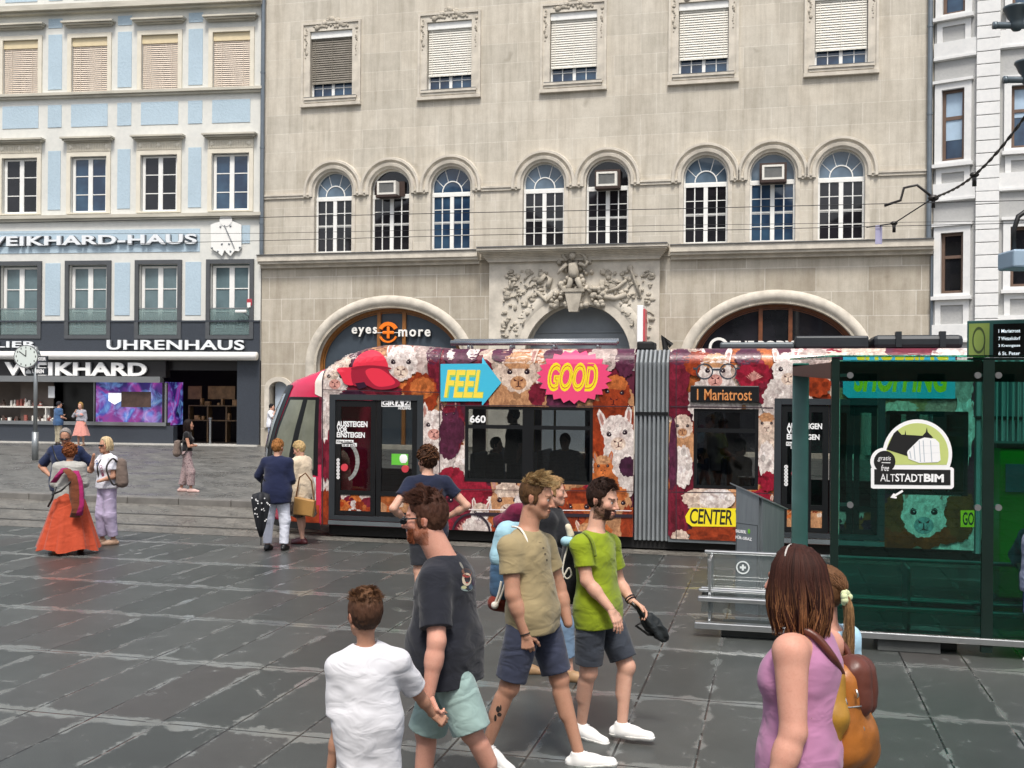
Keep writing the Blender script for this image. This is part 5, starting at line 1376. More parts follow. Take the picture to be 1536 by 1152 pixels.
# roof equipment
RG = M('roof grey', '5d6468', .45, .3, var=.1); ALU = M('bright roof tube', 'c2c6c8', .25, .9, var=.05)
m = MB(); a, b_ = TL(668, 514)[0], TL(921, 514)[0]
for y, z in ((LY(.30), ZT + .10), (LY(.50), ZT + .13)): m.tube([(a, y, z), (b_, y, z)], .045, 10)
for i in range(4): x = a + .3 + (b_ - a - .6) * i / 3; m.tube([(x, LY(.3), ZT - .03), (x, LY(.3), ZT + .1)], .025, 6); m.tube([(x, LY(.5), ZT - .03), (x, LY(.5), ZT + .13)], .025, 6)
m.build('roof_rail', ALU, tram, True)
m = MB(); a, b_ = TL(1078, 510)[0], TL(1192, 510)[0]; m.box(a, b_, LY(.35), HW - .4, ZT, ZT + .10, bev=.03); m.build('roof_box', RG, tram)
m = MB(); a, b_ = TL(1192, 510)[0], TL(1306, 510)[0]; m.box(a + .01, b_, LY(.32), HW - .4, ZT, ZT + .19, bev=.03)
a, b_ = TL(1308, 510)[0], TL(1452, 510)[0]; m.box(a + .05, b_, LY(.36), HW - .4, ZT, ZT + .20, bev=.06)
for t in (.28, .75): x = a + (b_ - a) * t; m.box(x, x + .08, LY(.33), LY(.5), ZT + .02, ZT + .25)
m.build('roof_unit', M('dark roof unit', '2e3236', .45, .2, var=.1), tram)
m = MB(); x = TL(960, 515)[0]
m.box(x - .1, x + .16, LY(.4), LY(.9), ZT - .02, ZT + .12, bev=.03); x = TL(995, 515)[0]; m.tube([(x, LY(.4), ZT - .02), (x - .05, LY(.42), ZT + .18), (x + .08, LY(.44), ZT + .05)], .05, 6); m.build('roof_coupling', RUB, tram)
# nose
nosep = [(ZB, 428), (.5, 419), (1.0, 412.5), (1.4, 413), (1.8, 421), (2.1, 431), (2.4, 443), (2.55, 451)]
def xtip(z):
    q = [TC(p, 700)[0] - TX0 for _, p in nosep]; zs = [a for a, _ in nosep]
    zt = ztop(XS) + .02
    zs2 = zs + [zt]; q2 = q + [XS - .05]
    return float(np.interp(z, zs2, q2))
def npt(u, z, d=0.0):
    xt = xtip(z); a = u * math.pi / 2
    e = max(0, z - (ztop(XS) - RD)); inset = sy(XS, z)
    hw = HW - inset
    x = XS - (XS - xt) * math.sin(a) ** .9 - d * math.sin(a); y = -hw * max(0, math.cos(a)) ** .75 - d * math.cos(a)
    return (x, y, z)
nm = MB(); zt = ztop(XS); zs = [ZB + (zt - ZB) * i / 26 for i in range(27)]; us = [i / 16 for i in range(17)]
rows = []
for z in zs: rows.append([npt(u, z) for u in us] + [(npt(u, z)[0], -npt(u, z)[1], z) for u in reversed(us[:-1])])
nm.loft(rows, False, False); nm.build('nose', M('pink tram paint', 'd13358', .25, var=.05, coat=.6), tram, True)
def npatch(pts, mat, name, d=.006, k=10, parent=tram):
    """quad patch on the nose; pts: four (u,z) corners"""
    m = MB(); V = []
    for i in range(k + 1):
        for j in range(k + 1):
            s_, t = i / k, j / k
            u = (pts[0][0] * (1 - s_) + pts[1][0] * s_) * (1 - t) + (pts[3][0] * (1 - s_) + pts[2][0] * s_) * t
            z = (pts[0][1] * (1 - s_) + pts[1][1] * s_) * (1 - t) + (pts[3][1] * (1 - s_) + pts[2][1] * s_) * t
            V.append(npt(max(0, u), z, d))
    m.add(V, [(i * (k + 1) + j, (i + 1) * (k + 1) + j, (i + 1) * (k + 1) + j + 1, i * (k + 1) + j + 1) for i in range(k) for j in range(k)])
    return m.build(name, mat, parent, True)
CABG = M('cab glass with painted reflection', '74776a', .06, var=.35, vs=1.4, spec=.8)  # beige mottled colour is a reflection painted into the glass
npatch([(.02, 1.0), (.52, 1.25), (.40, 2.30), (.02, 2.30)], BLK, 'cab_window', .008)
npatch([(.05, 1.1), (.48, 1.33), (.36, 2.25), (.05, 2.25)], CABG, 'cab_pane', .012)
npatch([(.22, 1.1), (.27, 1.15), (.18, 2.25), (.13, 2.25)], BLK, 'cab_mullion', .016)
npatch([(.54, 1.0), (1.0, 1.0), (1.0, 2.5), (.40, 2.5)], BLK, 'windscreen', .014)
npatch([(.60, 1.05), (1.0, 1.05), (1.0, 2.35), (.50, 2.35)], glass('windscreen glass', (.2, .22, .22), .7, .03, .3), 'windscreen_pane', .02)
npatch([(.03, .55), (.34, .62), (.34, 1.0), (.03, .98)], M('white lamp cluster', 'd9dde0', .2, .1, var=.15, vs=9), 'headlight', .02)
npatch([(.04, .74), (.20, .78), (.20, .90), (.04, .88)], BLK, 'lamp_lens', .026)
npatch([(.01, ZB + .02), (.5, ZB + .02), (.4, .55), (.01, .52)], M('rust wrap print', 'a3401f', .3, var=.45, vs=8), 'nose_print', .007)
npatch([(.0, 1.2), (.025, 1.2), (.02, 2.5), (.0, 2.5)], M('maroon wrap strip', '6b2034', .3, var=.5, vs=7), 'nose_strip', .007)
npatch([(.0, 2.30), (.06, 2.35), (.08, 2.72), (.0, 2.74)], M('cream wool print', 'e6dcd2', .35, var=.12, vs=9), 'nose_wool', .009)
npatch([(.0, ZB - .08), (1, ZB - .08), (1, ZB + .03), (.0, ZB + .03)], RUB, 'bumper', .03)
# interior: seats, poles
SEAT = M('tram seat blue', '2c3a52', .7, var=.2); POLE = M('grab pole yellow', 'b89a3a', .35, .2)
st = MB(); pl = MB()
def seat(x, y, f=1):
    st.box(x - .22, x + .22, y - .42, y + .42, .72, .82, bev=.03); st.box(x - f * .22 - .04, x - f * .22 + .04, y - .42, y + .42, .8, 1.42, bev=.03)
for x in np.arange(win1[0] + .3, win1[2], .85): seat(x, -.6); seat(x, .62)
for x in (win2[0] + .4, win2[2] - .3): seat(x, -.55); seat(x, .6)
for x in np.arange(win3[0] + .3, win3[2], .85): seat(x, -.6); seat(x, .6)
st.build('seat', SEAT, tram)
for x in (win1[0] + .9, win1[2] - .8, dr1[0] + .5, dr1[2] - .3, win2[0] + .3, dr2[0] + .8, win3[0] + .9): pl.tube([(x, -.2, .38), (x, -.2, ZT - .1)], .02, 8)
pl.build('grab_pole', POLE, tram)
# ------------------------------------------------------------------ bodies grown as one smooth surface
A3 = lambda *v: np.array(v, np.float64)
def nrm(v): return v / (np.linalg.norm(v) + 1e-12)
_LAT = np.random.RandomState(3).rand(32, 32, 32).astype(np.float32) * 2 - 1
def vnoise(P, sc):
    q = P * sc; i = np.floor(q).astype(int); f = q - i; f = f * f * (3 - 2 * f); i &= 31; j = (i + 1) & 31
    x0, y0, z0, x1, y1, z1 = i[:, 0], i[:, 1], i[:, 2], j[:, 0], j[:, 1], j[:, 2]; fx, fy, fz = f[:, 0], f[:, 1], f[:, 2]
    a = _LAT[x0, y0, z0] * (1 - fx) + _LAT[x1, y0, z0] * fx; b = _LAT[x0, y1, z0] * (1 - fx) + _LAT[x1, y1, z0] * fx
    c = _LAT[x0, y0, z1] * (1 - fx) + _LAT[x1, y0, z1] * fx; d = _LAT[x0, y1, z1] * (1 - fx) + _LAT[x1, y1, z1] * fx
    return (a * (1 - fy) + b * fy) * (1 - fz) + (c * (1 - fy) + d * fy) * fz
def cone(a, b, ra, rb, k=.02, caps=(), t=''): return dict(K='c', a=np.asarray(a, float), b=np.asarray(b, float), ra=ra, rb=rb, k=k, caps=caps, t=t)
def ell(c, r, M_=None, k=.02, caps=(), t=''): return dict(K='e', c=np.asarray(c, float), r=np.asarray(r, float), M=np.eye(3) if M_ is None else M_, k=k, caps=caps, t=t)
def grow(p, e, k=None, caps=None):
    q = dict(p)
    if q['K'] == 'c': q['ra'] += e; q['rb'] += e
    else: q['r'] = q['r'] + e
    if k is not None: q['k'] = k
    if caps is not None: q['caps'] = caps
    return q
def pbox(p):
    if p['K'] == 'c':
        r = max(p['ra'], p['rb']); return np.minimum(p['a'], p['b']) - r, np.maximum(p['a'], p['b']) + r
    r = np.sqrt(((p['M'] * p['r']) ** 2).sum(1)); return p['c'] - r, p['c'] + r
def sdf_mesh(prims, vox, subs=(), caps=(), nz=None):
    bs = [pbox(p) for p in prims]; lo = np.min([b[0] for b in bs], 0) - 3 * vox; hi = np.max([b[1] for b in bs], 0) + 3 * vox
    if nz: lo -= nz[0] * 1.5; hi += nz[0] * 1.5
    n = np.ceil((hi - lo) / vox).astype(int) + 1
    ax = [lo[i] + vox * np.arange(n[i]) for i in range(3)]
    D = np.full(n, .5, np.float32)
    def sub(b, m):
        i0 = np.maximum(np.floor((b[0] - m - lo) / vox).astype(int), 0); i1 = np.minimum(np.ceil((b[1] + m - lo) / vox).astype(int) + 1, n)
        return tuple(slice(i0[k], i1[k]) for k in range(3))
    def dist(p, s):
        X, Y, Z = ax[0][s[0]][:, None, None], ax[1][s[1]][None, :, None], ax[2][s[2]][None, None, :]
        if p['K'] == 'c':
            a, ab = p['a'], p['b'] - p['a']; L2 = max(ab @ ab, 1e-12)
            t = np.clip(((X - a[0]) * ab[0] + (Y - a[1]) * ab[1] + (Z - a[2]) * ab[2]) / L2, 0, 1)
            d = np.sqrt((X - a[0] - t * ab[0]) ** 2 + (Y - a[1] - t * ab[1]) ** 2 + (Z - a[2] - t * ab[2]) ** 2) - (p['ra'] + (p['rb'] - p['ra']) * t)
        else:
            x, y, z = X - p['c'][0], Y - p['c'][1], Z - p['c'][2]; M_ = p['M']; r = p['r']
            q = [(x * M_[0, i] + y * M_[1, i] + z * M_[2, i]) / r[i] for i in range(3)]
            k0 = np.sqrt(q[0] ** 2 + q[1] ** 2 + q[2] ** 2); k1 = np.sqrt((q[0] / r[0]) ** 2 + (q[1] / r[1]) ** 2 + (q[2] / r[2]) ** 2)
            d = k0 * (k0 - 1) / np.maximum(k1, 1e-9)
        for c, nn in p['caps']:
            d = np.maximum(d, (X - c[0]) * nn[0] + (Y - c[1]) * nn[1] + (Z - c[2]) * nn[2])
        return d
    for p, b in zip(prims, bs):
        s = sub(b, p['k'] + 2 * vox); d = dist(p, s); o = D[s]; k = p['k']
        h = np.clip(.5 + .5 * (o - d) / k, 0, 1); D[s] = o * (1 - h) + d * h - k * h * (1 - h)
    for p in subs:
        s = sub(pbox(p), p['k'] + 2 * vox); d = -dist(p, s); o = D[s]; k = p['k']
        h = np.clip(.5 - .5 * (o - d) / k, 0, 1); D[s] = o * (1 - h) + d * h + k * h * (1 - h)
    if nz:
        m = np.abs(D) < nz[0] * 1.6 + 2 * vox; I = np.argwhere(m); P = lo + I * vox
        D[m] += (nz[0] * vnoise(P * nz[1], 1.0) + nz[0] * .5 * vnoise(P * nz[1], 2.3)).astype(np.float32)
    if len(caps):
        X, Y, Z = ax[0][:, None, None], ax[1][None, :, None], ax[2][None, None, :]
        for c, nn in caps: D = np.maximum(D, (X - c[0]) * nn[0] + (Y - c[1]) * nn[1] + (Z - c[2]) * nn[2])
    # surface nets
    S = D < 0; c8 = [S[i:n[0] - 1 + i, j:n[1] - 1 + j, k:n[2] - 1 + k] for i in (0, 1) for j in (0, 1) for k in (0, 1)]
    anyc = np.zeros_like(c8[0]); allc = np.ones_like(c8[0])
    for c in c8: anyc |= c; allc &= c
    mix = anyc & ~allc; I = np.argwhere(mix); idx = np.full(mix.shape, -1, np.int64); idx[mix] = np.arange(len(I))
    acc = np.zeros((len(I), 3)); cnt = np.zeros(len(I)); corners = [A3(i, j, k) for i in (0, 1) for j in (0, 1) for k in (0, 1)]
    vals = [D[I[:, 0] + int(c[0]), I[:, 1] + int(c[1]), I[:, 2] + int(c[2])] for c in corners]
    for a in range(8):
        for b in range(a + 1, 8):
            if abs(corners[a] - corners[b]).sum() != 1: continue
            m = (vals[a] < 0) != (vals[b] < 0); t = vals[a][m] / (vals[a][m] - vals[b][m])
            acc[m] += corners[a] + t[:, None] * (corners[b] - corners[a]); cnt[m] += 1
    V = lo + vox * (I + acc / cnt[:, None]); Q = []
    for axis in range(3):
        u, w = [(1, 2), (2, 0), (0, 1)][axis]
        s0 = [slice(None)] * 3; s1 = [slice(None)] * 3; s0[axis] = slice(0, n[axis] - 1); s1[axis] = slice(1, n[axis])
        a, b = S[tuple(s0)], S[tuple(s1)]; E = np.argwhere(a != b)
        ok = (E[:, u] > 0) & (E[:, w] > 0) & (E[:, u] < n[u] - 1) & (E[:, w] < n[w] - 1); E = E[ok]; ins = a[E[:, 0], E[:, 1], E[:, 2]]
        def g(du, dw):
            e = E.copy(); e[:, u] -= du; e[:, w] -= dw; return idx[e[:, 0], e[:, 1], e[:, 2]]
        q = np.stack([g(1, 1), g(0, 1), g(0, 0), g(1, 0)], 1); q[~ins] = q[~ins][:, ::-1]; Q.append(q)
    return V, np.concatenate(Q)
def join(parts):
    V = np.concatenate([p[0] for p in parts]); o = 0; F_ = []
    for v, f in parts: F_.append(f + o); o += len(v)
    return V, np.concatenate(F_)
FWD = A3(-SA, CA, 0); RGT = A3(CA, SA, 0); UPV = A3(0, 0, 1)
def facing(deg): return nrm(FWD * math.cos(R(deg)) + RGT * math.sin(R(deg)))   # 0 away from the camera, 90 to its right, 180 towards it
def skinmat():
    if 'skin' in _mats: return _mats['skin']
    m, nt, N, L, B = newmat('skin'); a = N.new('ShaderNodeVertexColor'); a.layer_name = 'Col'
    v = texco(N, L, 'Object'); f = noise(N, L, v, 22, 4, .6); f2 = noise(N, L, v, 300, 2, .6)
    c = mixc(N, L, .25, a.outputs[0], ramp(N, L, f, [(.35, (.82, .70, .66)), (.65, (1, 1, 1))]), 'MULTIPLY'); L.new(c, B.inputs['Base Color'])
    f5 = noise(N, L, v, 7, 3, .6); c = mixc(N, L, .35, c, ramp(N, L, f5, [(.35, (.86, .74, .72)), (.65, (1.02, 1, 1))]), 'MULTIPLY'); f6 = noise(N, L, v, 110, 3, .7); c = mixc(N, L, .25, c, ramp(N, L, f6, [(.3, (.7, .55, .5)), (.5, (1, 1, 1))]), 'MULTIPLY'); L.new(c, B.inputs['Base Color'])
    B.inputs['Roughness'].default_value = .56; B.inputs['Specular IOR Level'].default_value = .32
    B.inputs['Subsurface Weight'].default_value = .12; B.inputs['Subsurface Radius'].default_value = (.012, .005, .003); B.inputs['Subsurface Scale'].default_value = .5
    bumpn(N, L, f2, .12, .002, B); _mats['skin'] = m; return m
def hairmat():
    if 'hair' in _mats: return _mats['hair']
    m, nt, N, L, B = newmat('hair'); a = N.new('ShaderNodeVertexColor'); a.layer_name = 'Col'; v = texco(N, L, 'Object')
    mp = N.new('ShaderNodeMapping'); mp.inputs['Scale'].default_value = (1, 1, .22); L.new(v, mp.inputs[0]); f = noise(N, L, mp.outputs[0], 330, 3, .7); c = mixc(N, L, .7, a.outputs[0], ramp(N, L, f, [(.35, (.45, .42, .4)), (.62, (1.0, 1, 1))]), 'MULTIPLY'); L.new(c, B.inputs['Base Color'])
    B.inputs['Roughness'].default_value = .66; B.inputs['Specular IOR Level'].default_value = .22; bumpn(N, L, f, .4, .004, B); _mats['hair'] = m; return m
SK = dict(fair=hexc('cfa48e'), tan=hexc('b98d75'), pink=hexc('cf9c88'), brown=hexc('85604c'), olive=hexc('b58c72'))
class Fig:
    """a standing or walking person; joints are metres in the world"""
    def __init__(s, label, h=1.75, face=0, skin='fair', girth=1.0, vox=.009, cat='person', group=None, headdeg=None, pitch=0, fem=False):
        s.h, s.k, s.gi, s.vox, s.fem = h, h / 1.78, girth, vox, fem
        s.fw = facing(face); s.rt = np.cross(s.fw, UPV); s.sc = SK[skin] if isinstance(skin, str) else skin
        s.hd = facing(face if headdeg is None else headdeg); s.pitch = pitch; s.label = label; s.J = {}; s.beard = None; s.brow = lite(s.sc, .35); s.hands = []; s.hs = 1.0; s.arm = 1.0; s.neck = 1.0
        s.cat, s.group = cat, group
    def px(s, d, **kw):                                  # joints read off the photograph at depth d (+ their own offset)
        s.d = d
        for k, v in kw.items(): s.J[k] = np.array(at(v[0], v[1], d + (v[2] if len(v) > 2 else 0)))
        return s
    def stand(s, loc, arms=('down', 'down'), step=0.0, lean=0.0, stance=.09):
        k = s.k; b = np.array(loc, float); s.b = b
        def p(r, f, u): return b + (s.rt * r + s.fw * f + UPV * u) * k
        J = s.J
        J.update(pv=p(0, 0, .93), nk=p(0, .01 + lean, 1.46), head=p(0, .04 + lean * 1.2, 1.625))
        for sd, n in ((1, 'r'), (-1, 'l')):
            st = step * sd
            J['h' + n] = p(.085 * sd, 0, .92); J['k' + n] = p(stance * sd, .02 + st * .5 + abs(step) * .06, .49); J['a' + n] = p(stance * sd, st - .02, .085)
            J['s' + n] = p(.185 * sd, lean, 1.40)
            a = arms[0 if sd < 0 else 1]
            el_, wr_ = {'down': ((.245, -.02, 1.12), (.25, .05, .87)), 'hip': ((.40, -.10, 1.16), (.22, .06, 1.02)), 'fwd': ((.24, .02, 1.13), (.18, .25, 1.06)), 'face': ((.24, .16, 1.20), (.06, .20, 1.48)),
                        'fold': ((.24, .08, 1.12), (-.02, .22, 1.13)), 'phone': ((.22, .10, 1.13), (.06, .30, 1.22)), 'out': ((.36, -.05, 1.17), (.36, .16, .98)), 'back': ((.27, -.12, 1.14), (.10, -.22, 1.0))}[a]
            J['e' + n] = p(el_[0] * sd, el_[1] + lean, el_[2]); J['w' + n] = p(wr_[0] * sd, wr_[1] + lean, wr_[2])
        return s
    def fill(s):
        J, k = s.J, s.k
        s.up = nrm(J['nk'] - J['pv'])
        s.tr = nrm(s.rt - s.up * (s.rt @ s.up)); s.tf = np.cross(s.up, s.tr)
        for sd, n in ((1, 'r'), (-1, 'l')):
            J.setdefault('h' + n, J['pv'] + s.tr * .088 * sd * k - UPV * .02 * k)
            J.setdefault('s' + n, J['nk'] + s.tr * (.18 if s.fem else .2) * sd * k - s.up * .055 * k)
            J.setdefault('e' + n, J['s' + n] + s.tr * .05 * sd * k - UPV * .28 * k - s.tf * .02); J.setdefault('w' + n, J['e' + n] - UPV * .25 * k + s.tf * .06 * k)
            J.setdefault('k' + n, J['h' + n] - UPV * .43 * k); J.setdefault('a' + n, J['k' + n] - UPV * .41 * k)
        J.setdefault('ch', J['nk'] - s.up * .17 * k)
        hf = s.hd; u = UPV; r = nrm(np.cross(hf, u)); c, sn = math.cos(R(s.pitch)), math.sin(R(s.pitch))
        f2 = hf * c + u * sn; u2 = u * c - hf * sn; s.HM = np.stack([r, f2, u2], 1); s.hk = k * (1.0 if s.h > 1.5 else 1.0 + .16 * (1.5 - s.h) / .15)
        if s.h < 1.5: s.hk = max(s.hk, .94)
        s.hk *= s.hs
    def H(s, x, y, z): return s.J['head'] + s.HM @ (A3(x, y, z) * s.hk)
    def hc(s, a, b, ra, rb, k=.012, t='head'): return cone(s.H(*a), s.H(*b), ra * s.hk, rb * s.hk, k * s.hk, (), t)
    def he(s, c, r, k=.012, t='head', caps=()): return ell(s.H(*c), A3(*r) * s.hk, s.HM, k * s.hk, [(s.H(*p), s.HM @ nrm(A3(*n))) for p, n in caps], t)
    def torso(s):
        J, k, g = s.J, s.k, s.gi; TM = np.stack([s.tr, s.tf, s.up], 1); ch, pv, nk = J['ch'], J['pv'], J['nk']
        mid = pv * .55 + ch * .45
        w = .155 if s.fem else .17
        P = [ell(ch, A3(w * g, .112 * g, .19) * k, TM, .05 * k, (), 'torso'), ell(mid, A3((.125 if s.fem else .147) * g, .10 * g, .17) * k, TM, .06 * k, (), 'torso'),
             ell(pv, A3((.172 if s.fem else .16) * g, .115 * g, .125) * k, TM, .06 * k, (), 'torso')]
        if s.fem:
            for sd in (1, -1): P.append(ell(ch + (s.tr * .075 * sd + s.tf * .085 - s.up * .02) * k, A3(.07, .062, .068) * k * g, TM, .03 * k, (), 'torso'))
        for n in 'lr': P.append(cone(nk - s.up * .03 * k, J['s' + n], .055 * k, .058 * k * g, .05 * k, (), 'yoke'))
        return P
    def limbs(s):
        J, k, g = s.J, s.k, s.gi; g2 = (g + 1) / 2; P = []; th = .9 if s.fem else 1
        for n in 'lr':
            S_, E_, W_ = J['s' + n], J['e' + n], J['w' + n]; th = (.9 if s.fem else 1) * s.arm
            P.append(cone(S_, E_, .053 * k * g2 * th, .040 * k * g2 * th, .03 * k, (), 'ua' + n)); P.append(cone(E_, E_ + (W_ - E_) * .38, .039 * k * g2 * th, .040 * k * g2 * th, .02 * k, (), 'fa' + n)); P.append(cone(E_ + (W_ - E_) * .3, W_, .040 * k * g2 * th, .026 * k * th, .02 * k, (), 'fa' + n))
        for n in 'lr':
            Hh, K_, A_ = J['h' + n], J['k' + n], J['a' + n]; back = -s.fw
            P.append(cone(Hh, K_, .088 * k * g, .057 * k * g2, .04 * k, (), 'th' + n)); P.append(cone(K_, A_, .052 * k * g2, .035 * k, .025 * k, (), 'sh' + n))
            P.append(cone(K_ * .8 + A_ * .2 + back * .018 * k, K_ * .52 + A_ * .48 + back * .02 * k, .044 * k * g2, .04 * k * g2, .03 * k, (), 'sh' + n)); P.append(ell(K_ + s.fw * .02 * k, A3(.042, .042, .05) * k * g2, None, .03 * k, (), 'sh' + n))
        return P
    def headp(s):
        P = [s.he((0, -.012, .038), (.074, .094, .086), .02), s.he((0, .028, -.028), (.061, .062, .085), .03), s.he((0, .066, -.095), (.024, .02, .018), .025),
             s.hc((0, .089, .008), (0, .109, -.034), .0085, .0125, .010), s.he((.013, .093, -.040), (.009, .011, .008), .008), s.he((-.013, .093, -.040), (.009, .011, .008), .008),
             s.hc((-.036, .078, .021), (.036, .078, .021), .010, .010, .016), s.he((0, .088, -.065), (.023, .009, .0055), .008), s.he((0, .086, -.077), (.019, .009, .0065), .008)]
        for sd in (1, -1):
            P += [s.hc((sd * .055, -.012, -.05), (sd * .016, .062, -.098), .019, .018, .028), s.he((sd * .045, .058, -.022), (.02, .02, .02), .025),
                  s.he((sd * .079, -.014, -.006), (.008, .019, .031), .008), s.he((sd * .084, -.020, .006), (.006, .013, .02), .006)]
        nb = s.J['nk']
        P.append(cone(nb - s.up * .02 * s.k, s.H(0, -.022, -.075), (.050 if s.fem else .060) * s.k * s.neck, (.047 if s.fem else .056) * s.k * s.neck, .03, (), 'neck'))
        return P
    def headsub(s): return [s.he((sd * .032, .096, .001), (.019, .014, .0105), .010) for sd in (1, -1)]
    def hand(s, n, fdir, pn, curl=.5, thumb=.6, size=1.0):   # fdir along the fingers, pn out of the palm
        s.hands.append((n, fdir, pn, curl, thumb, size)); return s
    def handp(s, n, fdir, pn, curl, thumb, size):
        k = s.k * size; W_ = s.J['w' + n]; f = nrm(np.asarray(fdir, float)); pn = np.asarray(pn, float); pn = nrm(pn - f * (pn @ f)); side = np.cross(f, pn) * (1 if n == 'r' else -1)
        # side points to the thumb
        P = [cone(W_ - nrm(W_ - s.J['e' + n]) * -.0 - f * .02 * k, W_ + f * .02 * k, .026 * k, .024 * k, .015)]
        offs = (.030, .010, -.0105, -.030); Ls = (.076, .084, .078, .062)
        for i in range(4):
            kn = W_ + (f * (.088 - .004 * abs(i - 1.2)) + side * offs[i]) * k
            P.append(cone(W_ + (f * .012 + side * offs[i] * .55) * k, kn, .0135 * k, .0115 * k, .012))
            p = kn; d = f; an = 0.0; c = curl * (1 + .12 * i)
            for q, fr in enumerate((.46, .30, .24)):
                an += c * (.75, .95, .7)[q]; d = nrm(f * math.cos(an) + pn * math.sin(an) + side * (offs[i] * 2.2) * math.cos(an)); e = p + d * Ls[i] * fr * k
                P.append(cone(p, e, (.0098, .0088, .0080)[q] * k * (.9 if i == 3 else 1), (.0088, .0080, .0070)[q] * k * (.9 if i == 3 else 1), .004)); p = e
        p = W_ + (f * .02 + side * .022) * k; d = nrm(f * .75 + side * .75 + pn * .35)
        for q, (l, r0, r1) in enumerate(((.042, .014, .0115), (.032, .011, .0095), (.026, .0095, .0075))):
            d = nrm(d + (f * .35 - side * .12 + pn * .35 * thumb) * (0 if q == 0 else 1)); e = p + d * l * k; P.append(cone(p, e, r0 * k, r1 * k, .008)); p = e
        return P
    def root(s):
        b = (s.J['al'] + s.J['ar']) / 2; s.base = A3(b[0], b[1], s.gz if hasattr(s, 'gz') else 0.0)
        s.E = empty('person', tuple(s.base), 0, s.label, s.cat, s.group); return s.E
    def mk(s, name, VF, mat, col=None, par=None):
        V, Fq = VF; c = None
        if col is not None: c = col(V) if callable(col) else np.tile(np.array(col), (len(V), 1))
        o = raw(name, V - s.base, Fq, mat, par or s.E, True, c); return o
    def skincol(s, V):
        q = (V - s.J['head']) @ s.HM / s.hk; x, y, z = np.abs(q[:, 0]), q[:, 1], q[:, 2]; near = (np.linalg.norm(q, axis=1) < .17) & (z > -.125)
        C_ = np.tile(np.array(s.sc), (len(V), 1)); nz_ = vnoise(V, 160)
        def mixin(w, c): C_[:] = C_ * (1 - w[:, None]) + np.array(c) * w[:, None]
        red = lite(s.sc, 1); red = (min(1, red[0] * 1.05), red[1] * .72, red[2] * .7)
        g = lambda cx, cy, cz, rr: np.exp(-(((x - cx) ** 2 + (y - cy) ** 2 + (z - cz) ** 2) / rr ** 2)) * near
        mixin(.55 * g(.045, .065, -.03, .028), red); mixin(.6 * g(0, .112, -.036, .018), red); mixin(.55 * g(.082, -.015, 0, .03), red)
        if s.beard is not None:
            w = near & (z < -.045 + .25 * np.maximum(0, .03 - y)) & (y > -.03); w = w & ~((x < .024) & (np.abs(z + .070) < .011) & (y > .07))
            w |= near & (x > .050) & (y > -.015) & (y < .035) & (z < .01)
            w |= near & (y > -.02) & (z < -.028 - .55 * np.maximum(0, y - .02))& (x > .03)
            mixin(w * (s.beard[1] * (.8 + .35 * nz_)).clip(0, 1), s.beard[0])
        lips = near & (y > .074) & (((x / .023) ** 2 + ((z + .071) / .011) ** 2) < 1)
        mixin(lips * .75, (s.sc[0] * .78, s.sc[1] * .42, s.sc[2] * .42)); mixin((near & (y > .074) & (x < .022) & (np.abs(z + .0708) < .0022)) * .8, lite(s.sc, .18))
        br = near & (y > .05) & (x > .012) & (x < .052) & (np.abs(z - (.024 + .05 * (x - .03) - 1.6 * (x - .03) ** 2)) < .0055 + .001 * nz_); mixin(br * .85, s.brow)
        mixin(.35 * g(.032, .085, -.012, .016), lite(s.sc, .6)); mixin(.6 * g(.032, .082, .010, .012), lite(s.sc, .5)); return C_  # shade under the brow and round the eyes, mixed into the skin colour
    def body(s, show=('head', 'arms', 'legs'), face=True):
        s.fill(); s.root(); hd = s.headp(); tor = s.torso(); lim = s.limbs()
        parts = [sdf_mesh(tor + lim + hd, s.vox, s.headsub() if face else ())] if s.vox < .007 else [sdf_mesh(tor + lim + hd, s.vox)]
        for hnd in s.hands: parts.append(sdf_mesh(s.handp(*hnd), min(.0042, s.vox) if s.vox < .008 else .006))
        o = s.mk('body', join(parts), skinmat(), s.skincol); s.tor, s.lim = tor, lim
        if face and s.vox < .012:
            for sd in (1, -1):
                m = MB(); c = s.H(sd * .032, .0735, -.001) - s.base; m.ell(c, .0115 * s.hk, 12, 8, (.50, .46, .43)); p = s.H(sd * .032, .0825, -.001) - s.base; m.ell(p, .0056 * s.hk, 10, 6, (.02, .016, .012))
                m.build('eye', attrmat('eye gloss', .15), s.E, True, True)
        return s
    def pick(s, tags): return [p for p in s.tor + s.lim if p['t'] in tags]
    def arm_cap(s, n, fr):
        J = s.J; a, b = (J['s' + n], J['e' + n]) if fr <= 1 else (J['e' + n], J['w' + n]); f = fr if fr <= 1 else fr - 1
        return [(a + (b - a) * f, nrm(b - a))]
    def leg_cap(s, n, fr):
        J = s.J; a, b = (J['h' + n], J['k' + n]) if fr <= 1 else (J['k' + n], J['a' + n]); f = fr if fr <= 1 else fr - 1
        return [(a + (b - a) * f, nrm(b - a))]
    def top(s, mat, name='t_shirt', e=.016, sleeve=.6, hem=-.06, loose=.03, nzm=(.0055, A3(6, 6, 11)), neck=.03, hemr=.108):
        k = s.k; hp = s.J['pv'] + s.up * hem * k; P = []
        cap = [(hp, -s.up)]; nc = (s.J['nk'] + s.up * (neck - .01) * k + s.tf * .0, nrm(s.up + s.tf * .35))
        for p in s.pick(('torso',)): P.append(grow(p, e + loose * .35, .06, cap))
        TM = np.stack([s.tr, s.tf, s.up], 1)
        P.append(ell(s.J['pv'] * .7 + s.J['ch'] * .3, A3((.163 if s.fem else .165) * s.gi + loose, .118 * s.gi + loose, .24) * k, TM, .05, cap))
